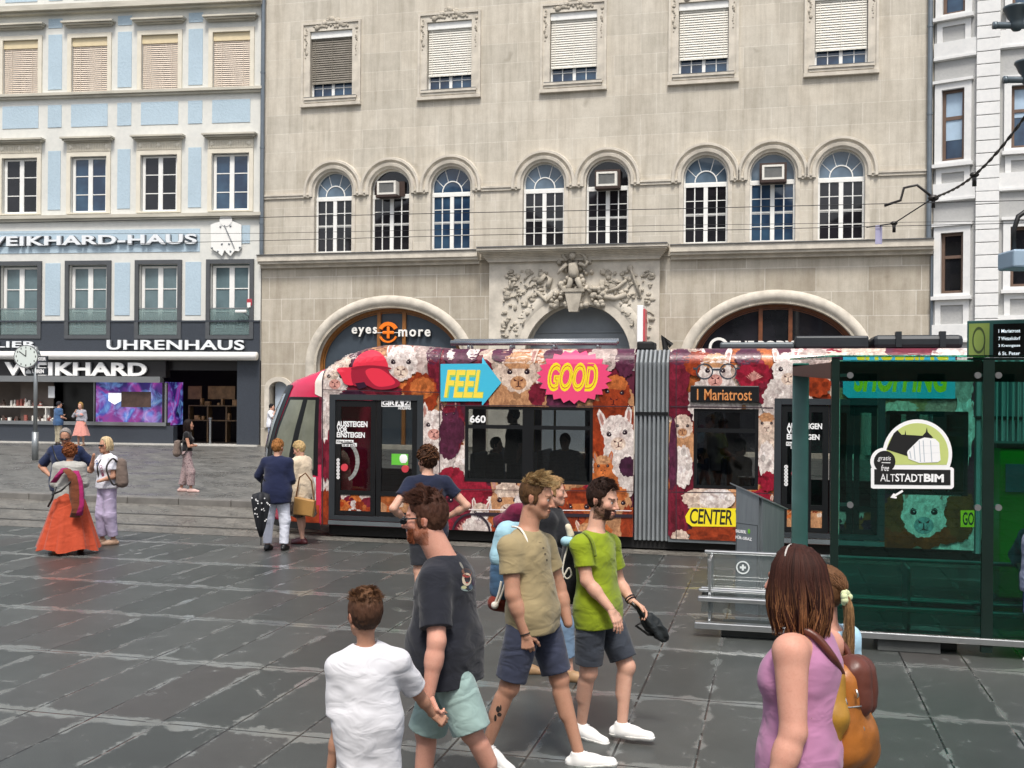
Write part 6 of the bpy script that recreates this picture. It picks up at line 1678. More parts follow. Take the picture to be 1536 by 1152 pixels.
        for p, n in zip(s.pick(('yoke',)), 'lr'):
            cc = [nc] if sleeve > 0 else [nc, (s.J['nk'] + (s.J['s' + n] - s.J['nk']) * .56, nrm(s.J['s' + n] - s.J['nk']))]
            P.append(grow(p, e * .8, .05 if sleeve > 0 else .02, cc))
        for sd in (1, -1):
            P.append(ell(s.J['pv'] + s.tr * .06 * sd * k, A3((.158 if s.fem else .155) * s.gi + loose * .3, .128 * s.gi + loose * .3, .22) * k, TM, .05, cap))
        for n in 'lr':
            if sleeve > 0:
                c = s.arm_cap(n, sleeve)
                fl = .016 if sleeve < 1 else .006
                for p in s.pick(('ua' + n,)): q = grow(p, e, .035, c if sleeve <= 1 else []); q['rb'] += fl; P.append(q)
                if sleeve > 1:
                    for p in s.pick(('fa' + n,)): q = grow(p, e * .8, .02, c); P.append(q)
        if hem < -.05:
            for sd in (1, -1): P.append(cone(s.J['pv'] + s.tr * .07 * sd * k, s.J['pv'] + (s.tr * .07 * sd + s.up * (hem - .1)) * k, (hemr * s.gi + loose) * k, (hemr * s.gi + .004 + loose) * k, .05, cap))
        return s.mk(name, sdf_mesh(P, s.vox, [cone(s.J['nk'] + s.up * .0, s.J['nk'] + s.up * .1 + s.tf * .02, .066 * k, .09 * k, .01)], (), nzm), mat)
    def bottom(s, mat, name='shorts', e=.018, length=.85, waist=.06, flare=.012, nzm=(.005, A3(8, 8, 7))):
        k = s.k; P = []; cap = [(s.J['pv'] + s.up * waist * k, s.up)]
        P.append(grow(s.pick(('torso',))[2], e * .7, .05, cap))
        for n in 'lr':
            c = s.leg_cap(n, length)
            for p in s.pick(('th' + n,)): q = grow(p, e, .03, c if length <= 1 else []); q['rb'] += flare; P.append(q)
            if length > 1:
                K_, A_ = s.J['k' + n], s.J['a' + n]; P.append(cone(K_, A_, .055 * k + e + flare, .04 * k + e + flare * .7, .03, c))
        return s.mk(name, sdf_mesh(P, s.vox, (), (), nzm), mat)
    def skirt(s, mat, z0, r0, r1, name='skirt', wav=9, amp=.05):
        m = MB(); n = 64; rows = 14; c0 = s.J['pv'] + s.up * .08 * s.k; c1 = (s.J['al'] + s.J['ar']) / 2; c1 = A3(c1[0], c1[1], z0); rg = []
        for i in range(rows):
            t = i / (rows - 1); c = c0 + (c1 - c0) * t; r = r0 + (r1 - r0) * t ** .9; ring_ = []
            for j in range(n):
                a = 2 * math.pi * j / n; rr = r * (1 + amp * t * math.sin(wav * a + 1.3 * math.sin(3 * a)) + amp * .5 * t * math.sin(wav * 2.1 * a + t * 3)); ring_.append(c + (s.rt * math.cos(a) * rr + s.fw * math.sin(a) * rr * .85) + UPV * amp * .3 * t * math.sin(5 * a) - s.base)
            rg.append(ring_)
        m.loft([[tuple(p) for p in r] for r in rg], True, False); return m.build(name, mat, s.E, True)
    def shoes(s, mat, sole=None, deg=None, name='shoe', L_=.26, ht=.075, dirs=None, low=False):
        k = s.k
        for n in 'lr':
            A_ = s.J['a' + n]; d = facing((dirs or {}).get(n, deg)) if (dirs or deg is not None) else s.fw
            gz = min(A_[2] - .075 * k, A_[2]) if not hasattr(s, 'gz') else max(s.gz, A_[2] - .1 * k)
            pit = getattr(s, 'toe', {}).get(n, 0.0); d = nrm(d + UPV * pit); u = nrm(UPV - d * (UPV @ d)); sd_ = np.cross(d, u); base = A_ - u * .085 * k
            heel = base - d * .055 * k; toe = base + d * (L_ - .085) * k
            P = [cone(heel + u * .035 * k, base + d * .07 * k + u * .032 * k, .036 * k, .042 * k, .03), cone(base + d * .07 * k + u * .03 * k, toe + u * .022 * k, .042 * k, .033 * k, .03)]
            if not low: P += [cone(A_ - u * .045 * k, A_ + u * .0 * k - d * .008, .043 * k, .042 * k, .03), cone(A_ - u * .03 * k, base + d * .1 * k + u * .04 * k, .038 * k, .03 * k, .03)]
            o = s.mk(name, sdf_mesh(P, min(s.vox, .007), (), [(base, -u)] + ([] if low else [(A_ + u * .015 * k, u)]), None), mat)
            if sole is not None:
                Q = [grow(p, .005 * k) for p in P[:2]]; s.mk('sole', sdf_mesh(Q, min(s.vox, .007), (), [(base - u * .006, -u), (base + u * .022 * k, u)], None), sole, None, o)
                if s.vox < .007:
                    lc = MB()
                    for i in range(5):
                        t = .03 + i * .02; c = base + d * (t + .02) * k + u * (.088 - i * .009) * k - s.base; lc.tube([tuple(c - sd_ * .022), tuple(c + u * .006), tuple(c + sd_ * .022)], .0035, 5)
                    lc.build('lace', M('lace white', 'dedede', .8), o)
    # ---- hair
    def cap_hair(s, col, top=.012, back=-.075, side=.0, vol=1.0, front=.055, rough=.0028, tone=None, fade=None):
        P = [s.he((0, -.016, .045), (.079 + .006 * vol, .098 + .006 * vol, .090 + top), .02, 'h', [((0, front, .06), (0, 1, -.25)), ((0, 0, .028), (0, .25, -1))]),
             s.he((0, -.024, .02), (.080 + .004 * vol, .092 + .004 * vol, .1), .02, 'h', [((0, .012 + side, 0), (0, 1, -.1)), ((0, 0, back), (0, .15, -1))])]
        for sd in (1, -1): P.append(s.he((sd * .071, .012, .0), (.010, .012, .035), .012, 'h'))
        s.hairP = P
        def cf(V):
            q = (V - s.J['head']) @ s.HM / s.hk; n_ = vnoise(V * A3(1, 1, .4), 120)[:, None]; c = np.array(col) * (1 + .3 * n_)
            if tone is not None: w = (np.clip((q[:, 2] - .06) / .05, 0, 1))[:, None]; c = c * (1 - w) + np.array(tone) * (1 + .25 * n_) * w
            if fade is not None: w = np.clip((.04 - q[:, 2]) / .05, 0, 1)[:, None] * .75; c = c * (1 - w) + np.array(fade) * w
            return c.clip(0, 1)
        return s.mk('hair', sdf_mesh(P, min(s.vox, .006), (), (), (rough, A3(95, 95, 30))), hairmat(), cf)
    def strands(s, n, start, end, col, w=.004, var=.35, name='hair_strands', seed=1, seg=4, par=None, tip=.3):
        rd = random.Random(seed); m = MB()
        for i in range(n):
            p0, p1, p2 = start(rd), None, None; a, b, c = end(rd, p0); f = 1 + var * (rd.random() * 2 - 1); cc = col(rd, p0) if callable(col) else col; cc = tuple(min(1, v * f) for v in cc)
            pts = []
            for q in range(seg + 1):
                t = q / seg; pts.append(A3(*[(1 - t) ** 3 * p0[j] + 3 * t * (1 - t) ** 2 * a[j] + 3 * t * t * (1 - t) * b[j] + t ** 3 * c[j] for j in range(3)]))
            m.tube([tuple(s.H(*p) - s.base) for p in pts], [w * s.hk * (1 - (1 - tip) * q / seg) for q in range(seg + 1)], 3, cc, False)
        return m.build(name, hairmat(), par or s.E, True, True)
    def quiff(s, n, col, ln=.05, lift=.6, fwdc=.5, seed=1, zmin=.05, yoff=0.0, w=.0035, tone=None):
        def st(rd):
            while True:
                a, b = rd.uniform(0, 6.28), rd.uniform(0, 1.15); p = (.082 * math.sin(b) * math.cos(a), -.014 + .098 * math.sin(b) * math.sin(a), .04 + .092 * math.cos(b))
                if p[2] > zmin and p[1] < .075: return p
        def en(rd, p):
            nx, ny, nz_ = p[0] / .085, (p[1] + .014) / .1, (p[2] - .04) / .1; cl = random.Random(int(p[0] * 62) * 977 + int(p[1] * 62) * 31 + int(p[2] * 62) + seed); l = ln * rd.uniform(.75, 1.1) * cl.uniform(.75, 1.1); dx, dy, dz = nx * .4 + cl.uniform(-.45, .45) + rd.uniform(-.12, .12), ny * .3 + fwdc + cl.uniform(-.4, .4) + rd.uniform(-.12, .12), nz_ * lift + cl.uniform(-.25, .25) + rd.uniform(-.08, .1)
            a = (p[0] + nx * l * .25, p[1] + ny * l * .25, p[2] + nz_ * l * .35); b = (a[0] + dx * l * .4, a[1] + dy * l * .4, a[2] + dz * l * .4); return a, b, (b[0] + dx * l * .5, b[1] + dy * l * .5, b[2] + dz * l * .25)
        return s.strands(int(n * 2.6), st, en, (lambda rd, p: tone if (tone is not None and rd.random() < .65) else col), w * .52, .4, 'hair_strands', seed)
    def fall_hair(s, n, col, tips, length=.22, part=.0, flare=.012, seed=2, w=.006, facegap=70, ell_r=(.088, .104, .098), under=.0):
        """straight hair from the parting over the skull and down"""
        def st(rd): return (rd.uniform(-.012, .012) + part, rd.uniform(-.085, .05), .125 + rd.uniform(-.006, .006))
        m = MB(); rd = random.Random(seed)
        for i in range(n):
            az = rd.uniform(R(facegap), 2 * math.pi - R(facegap)); az = math.pi / 2 + az           # 90deg = face
            cl = random.Random(int(az * 9) * 7 + seed); wv = (cl.uniform(.02, .09), cl.uniform(0, 6), cl.uniform(-1, 1) + rd.uniform(-.3, .3)); lay = rd.uniform(.93, 1.07); pts = []; L_ = length * rd.uniform(.80, 1.06) * (.9 + .2 * math.sin(az * 7 + seed) ** 2); nseg = 9
            for q in range(nseg + 1):
                t = q / nseg
                if t < .42:
                    b = t / .42 * R(88); x, y, z = ell_r[0] * lay * math.sin(b) * math.cos(az), -.014 + ell_r[1] * lay * math.sin(b) * math.sin(az), .036 + ell_r[2] * lay * math.cos(b)
                else:
                    u_ = (t - .42) / .58; fl = 1 + flare / .09 * math.sin(u_ * 2.2) - .18 * u_ * u_ + rd.uniform(-.012, .012) + wv[0] * u_ * math.sin(u_ * 5 + wv[1]); az = az + wv[2] * u_ * .12; x, y, z = ell_r[0] * lay * fl * math.cos(az), -.014 + ell_r[1] * lay * fl * math.sin(az) - .008 * u_, .036 - L_ * u_
                pts.append(A3(x, y, z))
            f = (1 + .3 * rd.uniform(-1, 1)) * cl.uniform(.75, 1.35); tipw = rd.random() < .5
            b0 = len(m.v)
            m.tube([tuple(s.H(*p) - s.base) for p in pts], [w * s.hk * (1 - .65 * (q / nseg) ** 2) for q in range(nseg + 1)], 4, None, False)
            for q in range(nseg + 1):
                u_ = max(0, (q / nseg - .5) / .5); cc = tuple(min(1, (a * (1 - u_) + b * u_) * f) if tipw else min(1, a * f) for a, b in zip(col, tips))
                for z in range(4): m.c[b0 + q * 4 + z] = cc
        return m.build('hair_strands', hairmat(), s.E, True, True)
# ------------------------------------------------------------------ the people
from mathutils.bvhtree import BVHTree
def bvh(o):
    me = o.data; off = Vector(o.matrix_world.translation) if o.parent is None else Vector(o.parent.location)
    return BVHTree.FromPolygons([v.co + off for v in me.vertices], [tuple(p.vertices) for p in me.polygons]), off
def print_on(o, polys, name, mat, lift=.003, par=None):
    """flat printed shapes laid on a garment: outlines read off the photograph, dropped onto the cloth itself"""
    t, off = bvh(o); m = MB()
    for pts, col in polys:
        V = []
        for p in pts:
            d = ray(*p).normalized(); hit = t.ray_cast(Vector((0, 0, CAM_H)), d)
            if hit[0] is None: V = None; break
            V.append(hit[0] - d * lift - off)
        if V: m.add(V, [tuple(range(len(V)))], col)
    return m.build(name, mat, par or o.parent, False, True) if m.f else None
def oval(cx, cy, rx, ry, n=12, rot=0): return [(cx + rx * math.cos(2 * math.pi * i / n) * math.cos(rot) - ry * math.sin(2 * math.pi * i / n) * math.sin(rot), cy + rx * math.cos(2 * math.pi * i / n) * math.sin(rot) + ry * math.sin(2 * math.pi * i / n) * math.cos(rot)) for i in range(n)]
def thing(name, loc, label, cat, group=None): return empty(name, tuple(loc), 0, label, cat, group)
def sdf_obj(name, prims, vox, mat, par, base, nz=None, caps=(), subs=()):
    V, Fq = sdf_mesh(prims, vox, subs, caps, nz); return raw(name, V - np.asarray(base), Fq, mat, par, True)
def strap(name, pts, w, mat, par, base, flat=.35):
    m = MB(); pts = [np.asarray(p, float) - base for p in pts]; P = []
    for i in range(len(pts) - 1):
        for q in range(6):
            t = q / 6; p0, p1, p2, p3 = pts[max(i - 1, 0)], pts[i], pts[i + 1], pts[min(i + 2, len(pts) - 1)]
            P.append(.5 * ((2 * p1) + (-p0 + p2) * t + (2 * p0 - 5 * p1 + 4 * p2 - p3) * t * t + (-p0 + 3 * p1 - 3 * p2 + p3) * t ** 3))
    P.append(pts[-1]); m.tube([tuple(p) for p in P], w, 8); return m.build(name, mat, par, True)
WHITE_SH, SOLE_W = cloth('white trainers', 'e6e5e2', .15, False, .55, .04), M('white rubber sole', 'd8d7d2', .6, var=.08)
NAVY_S = cloth('navy shorts', '353a4c', .8); CHAR_S = cloth('charcoal shorts', '363b44', .8)
VN = .0062
# 1 man in olive beige shirt
b1 = Fig('man in a beige henley shirt and navy shorts striding right with a blond quiff', 1.86, 112, 'tan', 1.0, VN, headdeg=108, pitch=-9)
b1.px(6.92, head=(806, 746), nk=(790, 799), pv=(799, 918), sr=(765, 822, -.15), sl=(816, 818, .17), er=(769, 892, -.20), wr=(788, 950, -.20), el=(838, 880, .22), wl=(852, 935, .18),
      hr=(790, 922, -.10), hl=(810, 920, .09), kr=(763, 1030, -.10), ar=(731, 1116, -.06), kl=(838, 1018, .06), al=(868, 1130, .02))
b1.hs = 1.0; b1.arm = 1.14; b1.neck = 1.08; b1.beard = (hexc('8a6a52'), .35); b1.brow = hexc('6b5038')
b1.toe = {'r': -.45, 'l': .10}
b1.hand('r', RGT * .18 - UPV * 1 - FWD * .05, -b1.rt * .6 + FWD * .9 - RGT * .2, .95, .8)
b1.body()
BEIGE = cloth('olive beige jersey', '968765', .55)
sh = b1.top(BEIGE, 't_shirt', .014, .56, -.10, .022)
b1.bottom(NAVY_S, 'shorts', .022, .90, .06, .018)
b1.shoes(WHITE_SH, SOLE_W, dirs={'r': 112, 'l': 100}, L_=.285)
b1.cap_hair(hexc('5b4128'), .006, -.05, -.004, .5, .045, .004)
b1.quiff(900, hexc('c9b184'), .055, .55, .45, 3, .075, 0, .003, hexc('a98a5c')); b1.quiff(450, hexc('6a5034'), .016, .2, -.2, 5, .0, 0, .0025)
print_on([c for c in b1.E.children if c.name.startswith('body')][0], [(oval(747, 1064, 3.2, 5), hexc('2a2420')), (oval(749, 1072, 3.5, 3), hexc('332a26')), (oval(743, 1077, 2, 5), hexc('2a2420')), (oval(751, 1062, 1.2, 5), hexc('3a302a'))], 'tattoo', attrmat('printed cloth', .9), .002)
print_on(sh, [([(808, 813), (812, 813), (822, 846), (818, 848)], hexc('84765a'))] + [(oval(815 + i * 2.6, 822 + i * 9, 1.6, 1.6, 8), hexc('5a5040')) for i in range(3)], 'placket', attrmat('printed cloth', .9))
m = MB(); w_ = b1.J['wr'] - b1.base; fd = nrm(b1.J['wr'] - b1.J['er']); u_ = nrm(np.cross(fd, RGT)); v_ = np.cross(fd, u_)
m.tube([tuple(w_ + fd * .0 + (u_ * math.cos(a) + v_ * math.sin(a)) * .033) for a in np.linspace(0, 6.28, 17)], .004, 6); m.build('bracelet', M('black cord', '1a1a1a', .6), b1.E)
# 2 man in green shirt
b2 = Fig('bearded man in a lime green t-shirt and charcoal shorts walking right', 1.83, 118, 'fair', .95, VN, headdeg=122, pitch=-9)
b2.px(7.42, head=(905, 750), nk=(892, 801), pv=(897, 912), sr=(872, 819, -.14), sl=(915, 817, .16), er=(880, 871, -.20), wr=(916, 914, -.26), el=(928, 873, .20), wl=(948, 902, .10),
      hr=(888, 915, -.09), hl=(908, 914, .10), kr=(882, 1008, -.06), ar=(872, 1086, .05), kl=(939, 1000, .02), al=(933, 1086, -.02))
b2.hs = 1.03; b2.arm = 1.05; b2.beard = (hexc('3b2418'), .97); b2.brow = hexc('2c1a12')
b2.toe = {'r': -.12, 'l': .02}
b2.hand('r', RGT * .45 - UPV * .85 - FWD * .25, FWD * .7 - RGT * .6 - UPV * .2, .30, .3); b2.hand('l', RGT * .75 - UPV * .55 - FWD * .1, -UPV * .8 - RGT * .3 - FWD * .5, .55, .9)
b2.body()
GREEN = cloth('lime green jersey', '83941c', .6)
b2.top(GREEN, 't_shirt', .015, .62, -.10, .02); b2.bottom(CHAR_S, 'shorts', .022, .86, .06, .016); b2.shoes(WHITE_SH, SOLE_W, dirs={'r': 125, 'l': 112}, L_=.275)
b2.cap_hair(hexc('2e1c14'), .014, -.06, 0, .9, .05, .006); b2.quiff(1000, hexc('38221a'), .032, .5, .35, 8, .03, 0, .003, hexc('2a1810')); b2.quiff(350, hexc('33201a'), .014, .2, -.2, 9, -.02, 0, .0025)
def stb(rd):
    while True:
        x, z = rd.uniform(-.06, .06), rd.uniform(-.106, -.04)
        if abs(x) > .026 or z < -.085: return (x, .084 - 9 * x * x - max(0, -.09 - z) * .5, z)
def enb(rd, p): d = (rd.uniform(-.006, .006) + p[0] * .1, rd.uniform(.0, .006), -.014 * rd.uniform(.5, 1)); return p, (p[0] + d[0] * .6, p[1] + d[1], p[2] + d[2] * .6), (p[0] + d[0], p[1] + d[1], p[2] + d[2])
b2.strands(1500, stb, enb, hexc('38221a'), .0013, .4, 'beard', 4)
m = MB(); w_ = b2.J['wl'] - b2.base; fd = nrm(b2.J['wl'] - b2.J['el']); u_ = nrm(np.cross(fd, RGT)); v_ = np.cross(fd, u_)
for q in (-.03, -.012): m.tube([tuple(w_ + fd * q + (u_ * math.cos(a) + v_ * math.sin(a)) * .034) for a in np.linspace(0, 6.28, 17)], .006, 6)
m.build('wristband', M('dark wristband', '20181a', .6), b2.E)
# folded umbrella in the far hand
u0, u1 = np.array(at(957, 914, 7.50)), np.array(at(1000, 960, 7.52)); t = thing('umbrella', tuple(u0), 'small black folded umbrella hanging from the hand of the green shirted man', 'umbrella')
d_ = nrm(u1 - u0); L_ = np.linalg.norm(u1 - u0); U_ = nrm(np.cross(d_, FWD)); rg = []
for f, r in ((0, .012), (.12, .018), (.3, .042), (.5, .052), (.68, .045), (.8, .05), (.95, .034), (1.02, .012)):
    rg.append([tuple(d_ * L_ * f + (U_ * math.cos(a) + FWD * math.sin(a)) * r * (1 + .35 * math.sin(4 * a + f * 5))) for a in np.linspace(0, 6.28, 24, endpoint=False)])
mb = MB(); mb.loft(rg); mb.build('canopy', cloth('black umbrella', '1c2123', .9, False, .55), t, True); mb = MB(); mb.tube([tuple(-d_ * .07), tuple(d_ * .04)], .013, 10); mb.build('handle', M('black plastic', '141414', .4), t, True)
mb = MB(); s0 = d_ * L_ * .35 - U_ * .04; mb.tube([tuple(d_ * L_ * .3 - U_ * .03), tuple(d_ * L_ * .25 - U_ * .09), tuple(d_ * L_ * .6 - U_ * .07), tuple(d_ * L_ * .8 - U_ * .02)], .01, 6); mb.build('strap', M('black plastic', '141414', .4), t, True)
# 3 man in black shirt
b3 = Fig('red bearded man in a black printed t-shirt and mint shorts wearing sunglasses', 1.86, 298, 'pink', 1.06, VN, headdeg=278, pitch=-3)
b3.px(6.2, head=(637, 778), nk=(668, 842), pv=(668, 968), sl=(652, 872, -.16), sr=(688, 864, .17), el=(655, 962, -.30), wl=(643, 1044, -.33), er=(632, 940, .26), wr=(622, 1010, .25),
      hl=(664, 975, -.07), hr=(674, 972, .08), kl=(708, 1098, -.12), al=(752, 1190, -.02), kr=(640, 1098, .10), ar=(628, 1200, .05))
b3.hs = 1.12; b3.arm = 1.18; b3.neck = 1.32; b3.beard = (hexc('8a4a28'), .85); b3.brow = hexc('6b3a22'); b3.hand('l', -UPV * .8 + RGT * .30 - FWD * .25, RGT * .5 + FWD * .6, .75, .5); b3.gz = 0.0
b3.body()
TEE = cloth('black washed jersey', '20222a', .55); sh = b3.top(TEE, 't_shirt', .022, .78, -.19, .045, hemr=.128)
b3.bottom(cloth('mint shorts', '93aba6', .7), 'shorts', .022, .98, .05, .03); b3.shoes(WHITE_SH, SOLE_W, 300)
RED = hexc('45291d')
b3.cap_hair(RED, .016, -.062, -.002, .9, .058, .006, None, hexc('5c3f30')); b3.quiff(1300, hexc('553224'), .045, .75, .40, 12, .05, 0, .003, hexc('432a20')); b3.quiff(500, hexc('5a3826'), .014, .2, -.2, 13, -.03, 0, .0024)
def stb3(rd):
    while True:
        x, z = rd.uniform(-.064, .064), rd.uniform(-.106, -.035)
        if abs(x) > .027 or z < -.083: return (x, .087 - 10 * x * x - max(0, -.09 - z) * .5, z)
b3.strands(2200, stb3, enb, hexc('84482c'), .0013, .4, 'beard', 6)
sg_ = MB()
for sd in (1, -1): sg_.tube([tuple(b3.H(sd * .078, -.01, .012) - b3.base), tuple(b3.H(sd * .078, .04, .010) - b3.base), tuple(b3.H(sd * .070, .088, .009) - b3.base)], .0042, 6)
sg_.tube([tuple(b3.H(x, .108 - 7 * x * x, .010) - b3.base) for x in np.linspace(-.07, .07, 9)], .005, 6); fr_ = sg_.build('sunglasses', M('black acetate', '0e0e10', .2), b3.E, True)
ln = MB()
for sd in (1, -1): ln.ell(b3.H(sd * .036, .101, -.006) - b3.base, (.024, .012, .019), 12, 8)
ln.build('lens', M('dark lens', '0a0c10', .08), fr_, True)
pr = [(oval(701, 868, 12, 17), hexc('1a1d26')), (oval(700, 858, 8, 5, 12, .3), hexc('6a4a3c')), (oval(700, 869, 7, 10), hexc('c9b8a0')), (oval(700, 863, 6.5, 3.5), hexc('8a3a34')), (oval(697.5, 868, 1.3, 1), hexc('30201c')), (oval(703, 868, 1.3, 1), hexc('30201c')), (oval(700.5, 874, 2, 1), hexc('9a3a38')), (oval(700, 882, 9, 5), hexc('7f8d8a')), (oval(696, 881, 4, 2.5), hexc('b9b78a')), (oval(706, 880, 3, 4), hexc('4c5c70')), (oval(692, 848, 1.6, 6, 10, -.5), hexc('7d7a72')), (oval(710, 872, 2, 6), hexc('4a3550'))]
print_on(sh, pr, 'shirt_print', attrmat('printed cloth', .9))
# 4 boy
b4 = Fig('boy in a white t-shirt seen from behind, holding the hand of the man beside him', 1.42, 342, 'tan', 1.0, VN, headdeg=330)
b4.hs = 1.08; b4.px(5.6, head=(546, 922), nk=(549, 975), pv=(552, 1085), sl=(507, 1000, -.02), sr=(597, 993, .02), el=(507, 1092, -.03), wl=(494, 1165, .02), er=(628, 1042, .16), wr=(650, 1072, .24),
      kl=(530, 1200, 0), al=(530, 1310, 0), kr=(572, 1200, 0), ar=(572, 1310, 0)); b4.gz = 0
b4.hand('r', RGT * .75 - UPV * .5 + FWD * .2, -RGT * .2 - UPV * .5 + FWD * .8, .85, .6, 1.0)
b4.body(); b4.top(cloth('white cotton', 'd2d2d6', .5, True, .9, .03), 't_shirt', .018, .78, -.36, .035); b4.bottom(cloth('grey blue shorts', '8d93a8', .5), 'shorts', .02, .9)
b4.cap_hair(hexc('54392a'), .014, -.055, .004, .8, .05, .006, hexc('63452e'), hexc('443024')); b4.quiff(1500, hexc('755336'), .036, .55, -.15, 21, .03, 0, .0028, hexc('54392a')); b4.quiff(500, hexc('4f3322'), .012, .1, -.5, 22, -.04, 0, .0024)
# 5 woman in mauve vest
b5 = Fig('woman in a mauve sleeveless top with brown bob hair at the right', 1.76, 292, 'pink', 1.08, VN, headdeg=310, fem=True)
b5.px(4.3, head=(1190, 872), nk=(1212, 948), pv=(1200, 1135), sl=(1186, 978, -.15), sr=(1240, 968, .17), el=(1190, 1098, -.22), wl=(1158, 1195, -.26), er=(1215, 1098, .24), wr=(1180, 1190, .30), kl=(1200, 1300, -.05), al=(1210, 1460, 0), kr=(1190, 1300, .1), ar=(1180, 1460, .1))
b5.hs = 1.06; b5.arm = 1.38; b5.gz = 0; b5.body(('arms',), False)
b5.top(cloth('mauve vest', 'a87596', .5, True, .9, .06), 'vest_top', .014, 0, -.30, .03); b5.bottom(cloth('dark trousers', '26272c'), 'trousers', .02, 1.9)
BRH, TIP = hexc('3a1f18'), hexc('8a5a3a')
b5.cap_hair(BRH, .010, -.10, .02, .7, .05, .006); b5.fall_hair(4200, BRH, hexc('9a6a46'), .205, 0, .018, 2, .0030, 52, (.095, .109, .098))
m = MB(); m.tube([tuple(b5.H(.096 * math.sin(a), -.02 + .03 * math.cos(a), .045 + .096 * math.cos(a)) - b5.base) for a in np.linspace(-.9, .9, 12)], .004, 6); m.build('hair_band', M('pale hair band', 'b9b4ae', .4), b5.E, True)
# her leather backpack
LEA, LEA2, LEAD_ = M('tan leather', '9c5e22', .38, var=.25, vs=9, bump=.3, bs=60, bd=.004), M('ochre leather', 'a3782a', .4, var=.22, vs=7, bump=.3, bs=60, bd=.004), M('brown leather', '5c3024', .4, var=.2, vs=12, bump=.3, bs=80, bd=.003)
def pa(x, y, dd): return np.array(at(x, y, 4.3 + dd))
B0 = pa(1268, 1150, .10); bp = thing('backpack', tuple(B0), 'tan and brown leather backpack on the back of the woman in mauve', 'backpack')
ax_ = nrm(pa(1290, 1150, .1) - pa(1278, 990, .1)); bz = nrm(b5.tf * -1)
sdf_obj('bag', [cone(pa(1262, 1022, .02), pa(1256, 1118, .0), .085, .105, .05), cone(pa(1268, 1020, .16), pa(1266, 1120, .16), .085, .105, .05), cone(pa(1280, 1100, .06), pa(1282, 1125, .10), .10, .10, .06)], .007, LEA, bp, B0, (.006, A3(11, 11, 9)))
sdf_obj('side_panel', [cone(pa(1248, 1018, -.05), pa(1250, 1075, -.09), .05, .055, .03), cone(pa(1250, 1075, -.09), pa(1238, 1130, -.07), .055, .045, .03)], .006, LEA2, bp, B0, (.005, A3(12, 12, 9)))
sdf_obj('flap', [cone(pa(1280, 1008, .02), pa(1284, 1052, .01), .072, .066, .03), cone(pa(1288, 1008, .14), pa(1292, 1050, .14), .072, .066, .03)], .006, LEAD_, bp, B0, (.004, A3(14, 14, 14)))
strap('shoulder_strap', [pa(1262, 1010, -.06), pa(1248, 985, -.14), pa(1224, 955, -.13), pa(1200, 942, -.10)], .016, LEAD_, bp, B0); strap('shoulder_strap', [pa(1250, 1150, -.10), pa(1232, 1115, -.16), pa(1216, 1075, -.17)], .014, LEAD_, bp, B0); strap('shoulder_strap', [pa(1278, 1000, .12), pa(1268, 972, .14), pa(1250, 955, .16)], .014, LEAD_, bp, B0)
m = MB()
for x, y, dd in ((1284, 1034, -.085), (1267, 1046, -.095), (1293, 1085, -.05)): m.tube([tuple(pa(x, y, dd) - B0), tuple(pa(x + 3, y + 10, dd - .004) - B0), tuple(pa(x + 1, y + 13, dd) - B0)], .005, 6)
m.tube([tuple(pa(1262 + i * 6, 1061 - abs(i - 2) * .6, -.085 + .004 * i) - B0) for i in range(6)], .0035, 6); m.build('zip', M('nickel', 'c9c6c0', .25, .9), bp, True)
# 6 girl with the pony tail
b6 = Fig('girl with a light brown pony tail half hidden by the woman in mauve', 1.58, 318, 'pink', .9, .008, headdeg=322, fem=True)
b6.px(4.95, head=(1236, 888), nk=(1243, 948), pv=(1245, 1100), kl=(1240, 1220), al=(1240, 1360), kr=(1262, 1220), ar=(1262, 1360)); b6.gz = 0; b6.body(face=False)
b6.top(cloth('pale blue cotton', 'a9d0e4', .4), 't_shirt', .014, .6, -.1, .02); b6.bottom(cloth('blue shorts', '4a5a78'), 'shorts', .02, .8)
GH = hexc('6b4a30'); b6.cap_hair(GH, .010, -.06, .01, .7, .05, .004)
def stp(rd): a, b = rd.uniform(0, 6.28), rd.uniform(.1, 1.5); return (.086 * math.sin(b) * math.cos(a), -.014 + .104 * math.sin(b) * math.sin(a), .042 + .1 * math.cos(b))
b6.strands(700, stp, lambda rd, p: ((p[0] * 1.0, p[1] - .03, p[2] + .01), (p[0] * .5, -.125, .03), (rd.uniform(-.012, .012), -.128, -.01)), GH, .003, .35, 'hair_strands', 5)
b6.strands(600, lambda rd: (rd.uniform(-.016, .016), -.125 + rd.uniform(-.014, .014), -.01 + rd.uniform(-.01, .01)), lambda rd, p: ((p[0] * 1.6, -.155 + rd.uniform(-.02, .02), -.03), (rd.uniform(-.04, .04), -.15 + rd.uniform(-.03, .02), -.16), (rd.uniform(-.03, .03), -.14 + rd.uniform(-.03, .02), -.30 + rd.uniform(-.07, .05))), hexc('8a6a48'), .004, .4, 'pony_tail', 6, 6)
m = MB()
for i in range(9): a = i * .7; m.ell(b6.H(.028 * math.cos(a), -.132 + .012 * math.sin(i), -.008 + .026 * math.sin(a)) - b6.base, .017, 8, 6)
m.build('scrunchie', cloth('pale green scrunchie', 'c6cfa2', .5), b6.E, True)
